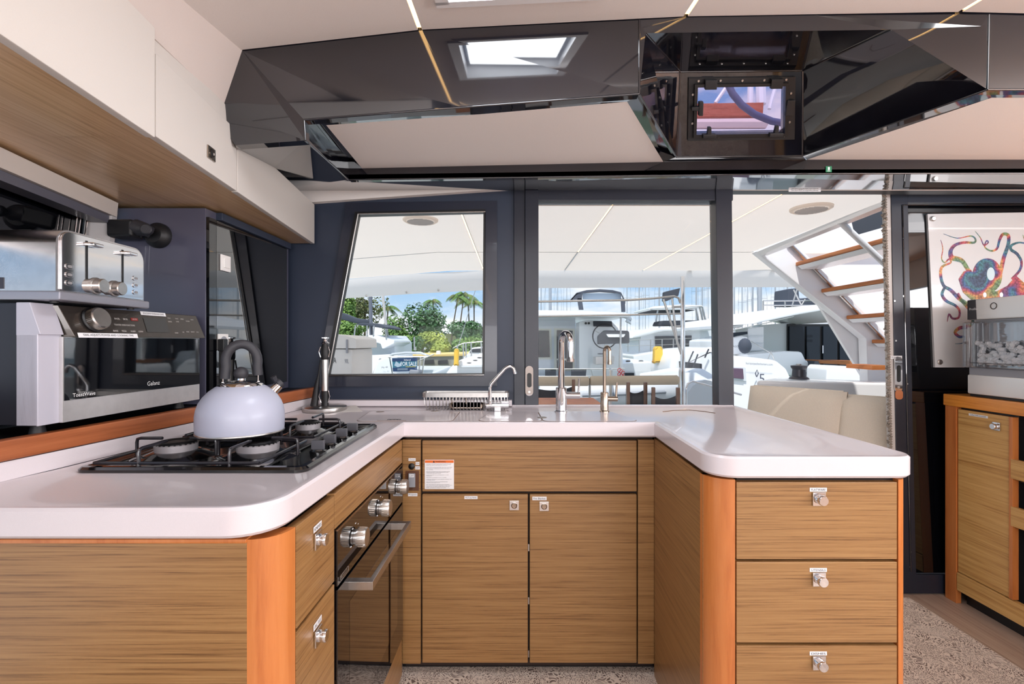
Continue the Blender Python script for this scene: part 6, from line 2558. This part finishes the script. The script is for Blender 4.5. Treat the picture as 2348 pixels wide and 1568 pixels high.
# --- big catamaran seen through the doorway
t = thing('large_catamaran', 'large white catamaran with dark sliding doors seen through the open doorway', 'boat', U(1800, 900, 9))
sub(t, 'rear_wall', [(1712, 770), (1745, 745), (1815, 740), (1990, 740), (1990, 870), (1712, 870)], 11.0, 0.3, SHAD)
sub(t, 'door_frame', [(1806, 743), (1967, 743), (1967, 852), (1806, 852)], 10.95, 0.04, BLACK)
for x0, x1 in ((1811, 1845), (1850, 1880), (1888, 1920), (1926, 1962)):
    sub(t, 'door_glass', [(x0, 748), (x1, 748), (x1, 846), (x0, 846)], 10.90, 0.04, DG)
a = MB()
pp(a, [(1886, 792), (1888, 792), (1888, 810), (1886, 810)], 10.85, 0.04)
a.build('door_handle', CHROME, t)
rf = sub(t, 'roof', [(1728, 743), (1752, 715), (1800, 705), (1875, 698), (1990, 690), (1990, 735), (1890, 712), (1830, 722)], 8.8, 2.6, WHITE, 0.04)
sub(t, 'roof_edge', [(1640, 748), (1668, 727), (1712, 722), (1706, 750), (1690, 752), (1640, 752)], 10.2, 2.6, WHITE, 0.05)
sub(t, 'side_step', [(1715, 752), (1752, 748), (1752, 862), (1718, 862)], 10.2, 0.6, WHITE, 0.02)
for y in (770, 786, 803):
    sub(t, 'step_edge', [(1716, y), (1751, y - 1), (1751, y + 1), (1716, y + 2)], 10.16, 0.05, SHAD)
sub(t, 'cabin_side', [(1640, 780), (1700, 768), (1716, 772), (1716, 812), (1640, 815)], 9.9, 1.5, WHITE, 0.04)
sub(t, 'cabin_window', [(1640, 766), (1714, 760), (1714, 766), (1690, 770), (1640, 786)], 9.86, 0.06, DG)
sub(t, 'cockpit_seat', [(1715, 812), (1800, 804), (1840, 806), (1850, 828), (1880, 828), (1888, 862), (1715, 862)], 9.5, 0.6, WHITE, 0.05)
sub(t, 'seat_backrest', [(1868, 828), (1878, 828), (1882, 856), (1876, 862), (1866, 850)], 9.3, 0.5, CHAR, 0.01)
sub(t, 'seat_pad', [(1862, 856), (1890, 854), (1892, 862), (1862, 864)], 9.25, 0.6, CHAR, 0.01)
sub(t, 'teak_table', [(1876, 826), (1980, 828), (1980, 832), (1940, 836), (1880, 833)], 9.6, 0.6, TEAK)
sub(t, 'locker', [(1896, 846), (1902, 838), (1986, 842), (1986, 880), (1894, 880)], 8.6, 0.6, WHITE, 0.03)
sub(t, 'hull', [(1640, 818), (1700, 816), (1752, 822), (1782, 826), (1805, 845), (1815, 866), (1830, 890), (1800, 1092), (1690, 1092)], 8.2, 2.0, WHITE, 0.06)
sub(t, 'hull_recess', [(1640, 838), (1710, 842), (1712, 874), (1640, 868)], 8.17, 0.04, SHAD, 0.005)
sub(t, 'hull_window', [(1640, 842), (1704, 845), (1706, 869), (1640, 862)], 8.14, 0.04, mat('purple_glass', C(96, 70, 92), 0.1, coat=0.4), 0.005)
text('lettering', '5', U(1747, 868, 8.12), X, Z, 0.09, INKB, t)
text('lettering', 'horizonyachtcharters.com', U(1741, 835, 8.12), Vector((1, 0, -0.05)), Z, 0.45, INKB, t, height=0.05)
text('lettering', 'LAGOON', U(1690, 794, 9.84), X, Z, 0.22, INKB, t)
a = MB()
a.tube([U(1735, 864, 8.1), U(1732, 856, 8.1), U(1736, 848, 8.1), U(1739, 856, 8.1), U(1735, 864, 8.1)], 0.008, 6)
a.build('hull_emblem', INKB, t)
a = MB()
a.ball(U(1708, 793, 8.4), 0.13, (0.85, 0.8, 1.05), 14)
a.build('outboard_cover', CANV, t, smooth=80)
a = MB()
for pts in (((1722, 782), (1765, 808), (1772, 815)), ((1737, 830), (1770, 866)), ((1758, 830), (1768, 806), (1776, 826)), ((1670, 760), (1820, 726))):
    a.tube([U(x, y, 8.4) for x, y in pts], 0.008, 6)
a.build('lifeline', STEEL, t)
a = MB()
for p_, q_ in (((1750, 690), (1872, 689)), ((1750, 700), (1872, 700)), ((1750, 690), (1750, 712)), ((1800, 690), (1800, 705)), ((1846, 686), (1836, 702)), ((1820, 664), (1838, 700)), ((1830, 655), (1816, 702))):
    a.tube([U(*p_, 10.5), U(*q_, 10.5)], 0.016, 6)
a.build('flybridge_rail', STEEL, t)
sub(t, 'flybridge_cover', [(1806, 700), (1808, 662), (1832, 660), (1834, 684), (1880, 680), (1905, 696), (1850, 700)], 10.8, 0.6, CANV, 0.03)
t = thing('winch', 'dark grey winch drum on the white side deck in the doorway', 'winch', U(1832, 868, 3.9))
c = U(1832, 869, 3.75)
a = MB()
a.lathe([(0.072, 0), (0.066, 0.012), (0.050, 0.022), (0.046, 0.075), (0.056, 0.090), (0.058, 0.104), (0.030, 0.110), (0, 0.110)], c, Z, 28)
a.build('drum', mat('winch_grey', C(72, 72, 78), 0.35, 0.6), t, smooth=35)
a = MB()
a.lathe([(0.020, 0.109), (0.020, 0.118), (0, 0.118)], c, Z, 16)
a.build('socket', STEEL, t)

# --- boats in the port window
t = thing('port_catamaran', 'white catamaran with grey boom cover in the port window', 'boat', U(850, 860, 14))
sub(t, 'cabin', [(815, 776), (890, 768), (905, 786), (905, 815), (860, 832), (815, 850)], 14.5, 2.5, SHAD, 0.02)
sub(t, 'cabin_door', [(824, 790), (834, 805), (832, 838), (818, 835)], 14.4, 0.1, DG)
sub(t, 'cockpit_roof', [(812, 772), (862, 768), (905, 780), (904, 787), (876, 800), (872, 788), (830, 778)], 13.6, 2.2, WHITE, 0.03)
sub(t, 'hardtop', [(812, 744), (830, 740), (870, 742), (888, 750), (886, 754), (850, 748)], 13.6, 1.8, CANV, 0.02)
a = MB()
for p_, q_ in (((815, 746), (812, 772)), ((842, 746), (842, 770)), ((858, 746), (856, 770)), ((884, 754), (886, 778)), ((840, 778), (842, 820))):
    a.tube([U(*p_, 13.6), U(*q_, 13.6)], 0.02, 6)
a.build('hardtop_leg', STEEL, t)
sub(t, 'transom', [(830, 836), (840, 815), (862, 814), (900, 812), (896, 826), (870, 822), (852, 862), (824, 862)], 13.2, 1.5, WHITE, 0.02)
sub(t, 'hull', [(852, 862), (866, 826), (880, 820), (912, 814), (918, 980), (850, 980)], 12.9, 2.0, WHITE, 0.05)
text('lettering', 'Mo 40', U(882, 842, 12.84), Vector((1, 0, 0.08)), Z, 0.16, INKB, t)
a = MB()
a.ball(U(847, 829, 13.15), 0.03, (1, 0.3, 1), 10)
a.build('transom_logo', mat('logo_red', C(160, 70, 60), 0.5), t)
a = MB()
a.tube([U(849, 660, 15), U(851, 768, 15)], 0.055, 10)
a.build('mast', mat('mast_grey', C(130, 132, 142), 0.4, 0.5), t, smooth=60)
a = MB()
pp(a, [(776, 718), (786, 717), (815, 729), (848, 733), (850, 741), (818, 742), (776, 731)], 15, 0.3, 0.04)
a.build('boom_cover', CANV, t)
a = MB()
a.tube([U(845, 796, 14.3) + Vector((0.07 * math.cos(q), 0, 0.07 * math.sin(q))) for q in [2 * math.pi * k / 16 for k in range(16)]], 0.007, 6, closed=True)
a.build('emblem', INKB, t)
a = MB()
for p_, q_ in (((812, 812), (828, 812)), ((816, 825), (828, 826)), ((826, 812), (828, 855)), ((814, 840), (828, 842))):
    a.tube([U(*p_, 12.9), U(*q_, 12.9)], 0.014, 6)
a.build('boarding_ladder', STEEL, t)
sub(t, 'swim_platform', [(815, 846), (826, 848), (820, 862), (808, 862)], 12.9, 0.5, WHITE, 0.02)

t = thing('motor_launch', 'white open launch with canvas top carrying a blue banner in the port window', 'boat', U(935, 870, 9.6))
a = MB()
P_ = [U(x, y, 9.2) for x, y in ((889, 816), (900, 809), (930, 806), (965, 806), (978, 812))]
Q_ = [U(x, y, 10.2) for x, y in ((894, 818), (905, 811), (930, 809), (965, 809), (984, 814))]
a.grid([P_, Q_])
r = bmesh.ops.extrude_face_region(a.bm, geom=a.bm.faces[:])
bmesh.ops.translate(a.bm, vec=(0, 0, -0.03), verts=[v for v in r['geom'] if isinstance(v, bmesh.types.BMVert)])
a.build('canvas_top', SHAD, t, smooth=50)
a = MB()
for p_, q_ in (((893, 818), (900, 858)), ((964, 818), (960, 860)), ((973, 818), (968, 860)), ((884, 818), (980, 818)), ((962, 826), (995, 812)), ((950, 803), (950, 772)), ((953, 803), (953, 795))):
    a.tube([U(*p_, 9.2), U(*q_, 9.2)], 0.013, 6)
a.build('frame_tube', STEEL, t)
sub(t, 'hull', [(886, 856), (990, 856), (1000, 1058), (880, 1058)], 9.2, 3.0, WHITE, 0.05)
a = MB()
pp(a, fillet([(935, 858), (962, 857), (960, 849), (940, 847)], [3, 3, 3, 3], 3), 9.05, 0.3, 0.02)
a.build('outboard_cowl', GREYP, t)
bn = thing('sale_banner', 'blue FOR SALE banner tied to the launch in the port window', 'banner', U(928, 850, 9.1))
q_ = [(899, 821), (957, 820), (956, 850), (901, 852)]
sub(bn, 'sheet', q_, 9.1, 0.008, mat('banner_blue', C(58, 116, 138), 0.6))
sub(bn, 'foot_band', [(900, 843), (956, 842), (956, 850), (901, 852)], 9.095, 0.004, mat('banner_navy', C(30, 58, 98), 0.6))
text('lettering', 'FOR SALE', U(937, 834, 9.09), X, Z, 0.295, PAPER, bn, height=0.075)
text('lettering', 'Island', U(934, 825, 9.09), X, Z, 0.12, PAPER, bn, height=0.032)
sub(bn, 'head_band', [(899, 821), (957, 820), (957, 827.5), (899, 828.5)], 9.095, 0.004, MATS['banner_navy'])
for y_ in (845.2, 847.6):
    sub(bn, 'print_line', [(911, y_), (935, y_ - 0.4), (935, y_ + 0.6), (911, y_ + 1.0)], 9.088, 0.003, mat('banner_pale', C(170, 186, 200), 0.6))
sub(bn, 'yellow_line', [(930, 840.5), (953, 840), (953, 841.2), (930, 841.7)], 9.093, 0.003, mat('banner_gold', C(200, 180, 90), 0.6))
sub(bn, 'emblem', [(904, 838), (908, 828), (916, 834), (920, 830), (921, 839), (912, 842)], 9.093, 0.003, mat('banner_pale', C(170, 186, 200), 0.6))

t = thing('moored_bow', 'white foredeck with lifeline stanchions at the right of the port window', 'boat', U(1075, 870, 7.5))
a = MB()
pts = [(1018, 862), (1034, 840), (1056, 824), (1118, 806), (1130, 806), (1130, 1115), (1030, 1115)]
pp(a, pts, 7.6, 2.5, 0.05)
a.build('hull', WHITE, t)
sub(t, 'deck_edge', [(1050, 838), (1118, 836), (1118, 841), (1050, 842)], 7.55, 0.06, SHAD)
a = MB()
for px, y0, y1 in ((1062, 787, 826), (1068, 786, 822), (1080, 784, 818), (1103, 783, 812)):
    a.tube([U(px, y0, 7.7), U(px + 1, y1, 7.7)], 0.012, 6)
a.tube([U(1038, 798, 7.7), U(1062, 787, 7.7), U(1118, 782, 7.7)], 0.007, 6)
a.tube([U(1041, 830, 7.6), U(1050, 790, 7.6)], 0.012, 6)
a.build('stanchion', STEEL, t)
a = MB()
for px, py in ((1076, 832), (1090, 826), (1100, 820)):
    a.ball(U(px, py, 7.62), 0.045, (1.3, 0.6, 0.35), 10)
a.build('deck_fitting', BLKPL, t)
a = MB()
a.tube([U(1052, 790, 7.6), U(1110, 600, 7.6)], 0.006, 6)
a.build('forestay', STEEL, t)
a = MB()
pp(a, fillet([(1040, 838), (1051, 838), (1052, 800), (1041, 799)], [2, 2, 5, 5], 4), 7.45, 0.08, 0.02)
o = a.build('rescue_bag', MATS['rescue_yellow'])
tag(o, 'yellow rescue bag hanging on the foredeck rail in the port window', 'rescue bag')
t = thing('cabin_cruiser', 'small white cabin boat behind the stanchions in the port window', 'boat', U(1090, 815, 20))
sub(t, 'cabin', [(1072, 812), (1082, 797), (1118, 794), (1118, 815)], 20, 2, WHITE, 0.05)
sub(t, 'windscreen', [(1076, 808), (1084, 800), (1116, 798), (1116, 808)], 19.95, 0.06, DG)
sub(t, 'hull', [(1062, 820), (1072, 811), (1120, 811), (1120, 912), (1066, 912)], 19.9, 2.5, WHITE, 0.05)

# --- quay, house
t = thing('quay', 'stone quay wall with yellow edge beyond the launch', 'quay', U(1000, 835, 26))
sub(t, 'wall', [(900, 818), (1060, 814), (1100, 814), (1100, 884), (900, 884)], 26, 6, mat('quay_stone', C(150, 146, 132), 0.9, noise=0.2, nscale=3))
sub(t, 'edge', [(900, 815), (1060, 811), (1100, 811), (1100, 815), (900, 819)], 25.9, 6, mat('quay_yellow', C(222, 190, 116), 0.8))
for k, px in enumerate((972, 1004)):
    sub(t, 'fender_boards', [(px, 826), (px + 22, 825), (px + 24, 834), (px, 836)], 25.8, 0.15, BLACK)
o = pp(MB(), [(998, 818), (1001, 804), (1008, 804), (1010, 818)], 26.3, 0.4).build('sandwich_board', WHITEM)
tag(o, 'white sandwich board standing on the quay edge', 'sign')
t = thing('house', 'cream house with pale hipped roof between the palms', 'house', U(1030, 800, 60))
sub(t, 'wall', [(1022, 763), (1046, 763), (1046, 815), (1022, 815)], 60, 4, mat('house_cream', C(228, 216, 180), 0.8))
a = MB()
rb_ = [U(1010, 765, 58), U(1050, 765, 58), U(1050, 765, 66), U(1010, 765, 66)]
rt2 = [U(1028, 748, 61), U(1042, 748, 61)]
a.face([rb_[0], rb_[1], rt2[1], rt2[0]])
a.face([rb_[1], rb_[2], rt2[1]])
a.face([rb_[2], rb_[3], rt2[0], rt2[1]])
a.face([rb_[3], rb_[0], rt2[0]])
a.build('roof', mat('roof_pale', C(206, 204, 204), 0.7), t, smooth=0)
a = MB()
a.prism([U(850, 820, 30), U(1120, 818, 30), U(1120, 818, 140), U(600, 818, 140), U(600, 820, 30)], (0, 0, -0.2))
o = a.build('shore_ground', mat('shore_green', C(96, 118, 70), 0.95))
tag(o, 'green shore bank carrying the trees and palms', 'shore')

# --- trees
def leaf_mat(nm, c1, c2):
    m = mat(nm, c1, 0.6, noise=0.0)
    n, l = m.node_tree.nodes, m.node_tree.links
    b = n['Principled BSDF']
    tc = n.new('ShaderNodeTexCoord')
    nz = n.new('ShaderNodeTexNoise')
    nz.inputs['Scale'].default_value = 0.9
    nz.inputs['Detail'].default_value = 4
    rp = n.new('ShaderNodeValToRGB')
    rp.color_ramp.elements[0].position, rp.color_ramp.elements[0].color = 0.35, c1
    rp.color_ramp.elements[1].position, rp.color_ramp.elements[1].color = 0.65, c2
    l.new(tc.outputs['Object'], nz.inputs['Vector'])
    l.new(nz.outputs['Fac'], rp.inputs[0])
    l.new(rp.outputs[0], b.inputs['Base Color'])
    b.inputs['Subsurface Weight'].default_value = 0.0
    return m


LV = [leaf_mat('leaf_light', C(110, 148, 66), C(160, 188, 96)), leaf_mat('leaf_dark', C(60, 98, 62), C(96, 134, 82)), leaf_mat('leaf_mid', C(84, 124, 58), C(134, 164, 80)), leaf_mat('leaf_yellow', C(134, 154, 60), C(176, 186, 84)), leaf_mat('leaf_olive', C(92, 102, 58), C(136, 138, 84))]
BARK = mat('bark', C(112, 96, 82), 0.9)


def tree(px, py, rx, ry, d, m, n_, lab, lumps=7, name='tree'):
    random.seed(int(px * 7 + py))
    c = U(px, py, d)
    s = d / F
    t = thing(name, lab, 'tree', (c.x, c.y, -0.6))
    a = MB()
    ctr = []
    for k in range(lumps):
        an = random.random() * 6.283
        q = 0.6 * math.sqrt(random.random())
        ctr.append((c + Vector((rx * s * q * math.cos(an), random.uniform(-0.4, 0.4) * rx * s, ry * s * q * math.sin(an))), random.uniform(0.35, 0.55)))
    bm = a.bm
    for k in range(n_):
        cc, f = random.choice(ctr)
        v = Vector((random.gauss(0, 1), random.gauss(0, 1), random.gauss(0, 1))).normalized()
        p = cc + Vector((v.x * rx * s * f, v.y * rx * s * f, v.z * ry * s * f)) * random.uniform(0.75, 1.0)
        n1 = (v + Vector((random.gauss(0, .5), random.gauss(0, .5), random.gauss(0, .5) + 0.5))).normalized()
        u1 = n1.orthogonal().normalized()
        w1 = n1.cross(u1)
        r_ = random.uniform(2.4, 4.6) * s
        an = random.random() * 6.283
        e1 = (u1 * math.cos(an) + w1 * math.sin(an)) * r_
        e2 = (w1 * math.cos(an) - u1 * math.sin(an)) * r_ * 0.55
        vs = [bm.verts.new(p + q) for q in (-e1, e2, e1, -e2)]
        bm.faces.new(vs)
    o = a.build('foliage', m, t, smooth=0, recalc=False)
    o['kind'] = 'stuff'
    a = MB()
    a.tube([Vector((c.x, c.y, -0.7)), Vector((c.x + 0.1, c.y, c.z - 0.3 * ry * s)), Vector((c.x, c.y, c.z + 0.3 * ry * s))], [0.03 * rx * s + 0.05, 0.025 * rx * s + 0.04, 0.03], 8)
    a.build('trunk', BARK, t)


tree(785, 735, 56, 73, 42, LV[0], 3420, 'feathery light green tree at the left edge of the port window')
tree(835, 700, 51, 49, 46, LV[4], 1620, 'sparse olive tree behind the grey mast', 12)
tree(806, 760, 47, 40, 38, LV[2], 2160, 'low mid green tree behind the catamaran canopy')
tree(900, 768, 42, 49, 44, LV[2], 2340, 'green tree right of the leaning white spar')
tree(968, 738, 66, 66, 46, LV[1], 3600, 'large dark green layered tree in the middle of the port window', 13)
tree(926, 792, 47, 35, 34, LV[2], 2160, 'bushy green shrub behind the launch canopy')
tree(985, 792, 51, 35, 35, LV[3], 2520, 'yellow green bush above the quay')
tree(955, 806, 28, 35, 31, LV[1], 1260, 'dark bush just left of the yellow green bush')
tree(1012, 806, 30, 25, 32, LV[3], 1260, 'small pale bush beside the sandwich board')
tree(1066, 762, 49, 35, 44, LV[1], 2160, 'dark tree crown below the cluster of palms')
tree(1080, 796, 51, 30, 36, LV[2], 1980, 'green hedge mass behind the lifeline stanchions')


def palm(cx, cy, bx, by, d, fl, lab, seed):
    random.seed(seed)
    c, b = U(cx, cy, d), U(bx, by, d)
    s = d / F
    t = thing('palm_tree', lab, 'palm', b, group='palms on the shore')
    a = MB()
    mid = (c + b) / 2 + Vector((random.uniform(-3, 3) * s, 0, 0))
    pts = [b, b * 0.55 + mid * 0.45, mid, mid * 0.5 + c * 0.5, c]
    a.tube(pts, [2.0 * s, 1.7 * s, 1.5 * s, 1.3 * s, 1.5 * s], 8)
    a.build('trunk', BARK, t, smooth=60)
    for k in range(15):
        az = 2 * math.pi * k / 15 + random.uniform(-.2, .2)
        el = random.uniform(-0.1, 1.1)
        h = Vector((math.cos(az), math.sin(az), 0))
        L = fl * s * random.uniform(0.8, 1.1)
        a = MB()
        sp = []
        for i in range(9):
            u = i / 8
            sp.append(c + h * L * u * math.cos(el * (1 - u * 0.3)) + Z * (L * (u * math.sin(el) - u * u * (0.55 + 0.5 * math.sin(el)))))
        sd = h.cross(Z)
        bm = a.bm
        for i in range(8):
            for j in (0.0, 0.5):
                p = sp[i] * (1 - j) + sp[i + 1] * j
                u = (i + j) / 8
                w = fl * s * 0.36 * (0.35 + 0.65 * math.sin(math.pi * min(1, u * 0.9 + 0.1)))
                tg = (sp[i + 1] - sp[i]).normalized()
                for sg in (-1, 1):
                    tip = p + sd * sg * w * 0.62 + tg * w * 0.6 - Z * w * 0.50
                    b2 = p + tg * fl * s * 0.055
                    vs = [bm.verts.new(q) for q in (p, b2, tip)]
                    bm.faces.new(vs)
        a.tube(sp, 0.25 * s, 4)
        a.build('frond', LV[2] if k % 3 else LV[4], t, smooth=0, recalc=False)


palm(890, 706, 886, 814, 48, 36, 'short palm left of the white cloud', 1)
palm(992, 690, 999, 814, 52, 27, 'slim palm standing alone right of the dark tree', 2)
palm(1050, 682, 1031, 812, 50, 35, 'leftmost leaning palm of the tall cluster', 3)
palm(1064, 676, 1049, 814, 54, 33, 'second leaning palm of the tall cluster', 4)
palm(1073, 688, 1078, 814, 56, 30, 'third palm of the tall cluster with straight trunk', 5)
palm(1087, 694, 1084, 814, 52, 30, 'rightmost palm of the tall cluster', 6)

# --- leaning spar and masts
a = MB()
a.tube([U(876, 660, 15.5), U(884, 735, 15.5), U(889, 780, 15.5)], 0.045, 8)
o = a.build('leaning_spar', mat('spar_white', C(214, 208, 204), 0.4))
tag(o, 'pale slanting spar in front of the shore trees', 'mast')
MASTM = mat('mast_alloy', C(188, 192, 200), 0.4, 0.4)
for k, (px, w, d, y0, y1) in enumerate(((1241, 3, 24, 640, 735), (1262, 8, 18, 640, 735), (1279, 2, 30, 640, 735), (1300, 1.6, 34, 650, 760), (1438, 2, 34, 640, 770), (1466, 3, 32, 660, 780), (1480, 1.6, 40, 660, 770), (1512, 4, 26, 640, 770), (1536, 1.6, 44, 660, 770), (1597, 4, 24, 640, 740), (1611, 3, 30, 650, 750), (1624, 1.6, 42, 650, 770), (1672, 2, 38, 655, 745), (1684, 3, 34, 655, 735), (1702, 2.4, 34, 655, 735), (1714, 1.6, 44, 655, 735), (1726, 4, 28, 655, 735), (1742, 10, 16, 655, 735), (1778, 3, 30, 655, 720), (1806, 3, 26, 655, 720))):
    lab_ = {1: 'thick grey mast behind the left end of the astern boat roof', 17: 'thick mast with rigging seen in the open doorway', 7: 'mast behind the hardtop left of the steel post', 9: 'mast rising just right of the steel post'}.get(k, 'slender mast in the sliding door glass' if px < 1640 else 'slender mast in the open doorway view')
    t = thing('mast', lab_, 'mast', Vector((U(px, 784, d).x, d, -0.95)), group='door glass masts' if px < 1640 else 'doorway masts')
    a = MB()
    a.tube([Vector((U(px, 784, d).x, d, -0.96)), U(px - 0.5, 560, d)], w * 0.5 * d / F, 6)
    a.build('spar', MASTM, t)
    a = MB()
    for s_ in (-1, 1):
        a.tube([U(px, 560, d), U(px + s_ * (7 + w), 655 + (k * 37) % 40, d), U(px + s_ * (4 + w), y1 + 60, d)], 0.16 * d / F + 0.001, 4)
    a.tube([U(px - 7 - w, 655 + (k * 37) % 40, d), U(px + 7 + w, 655 + (k * 37) % 40, d)], 0.3 * d / F, 4)
    a.build('shroud', mat('wire_grey', C(120, 126, 138), 0.5), t)
for o in LOCALS:
    del o['_loc']
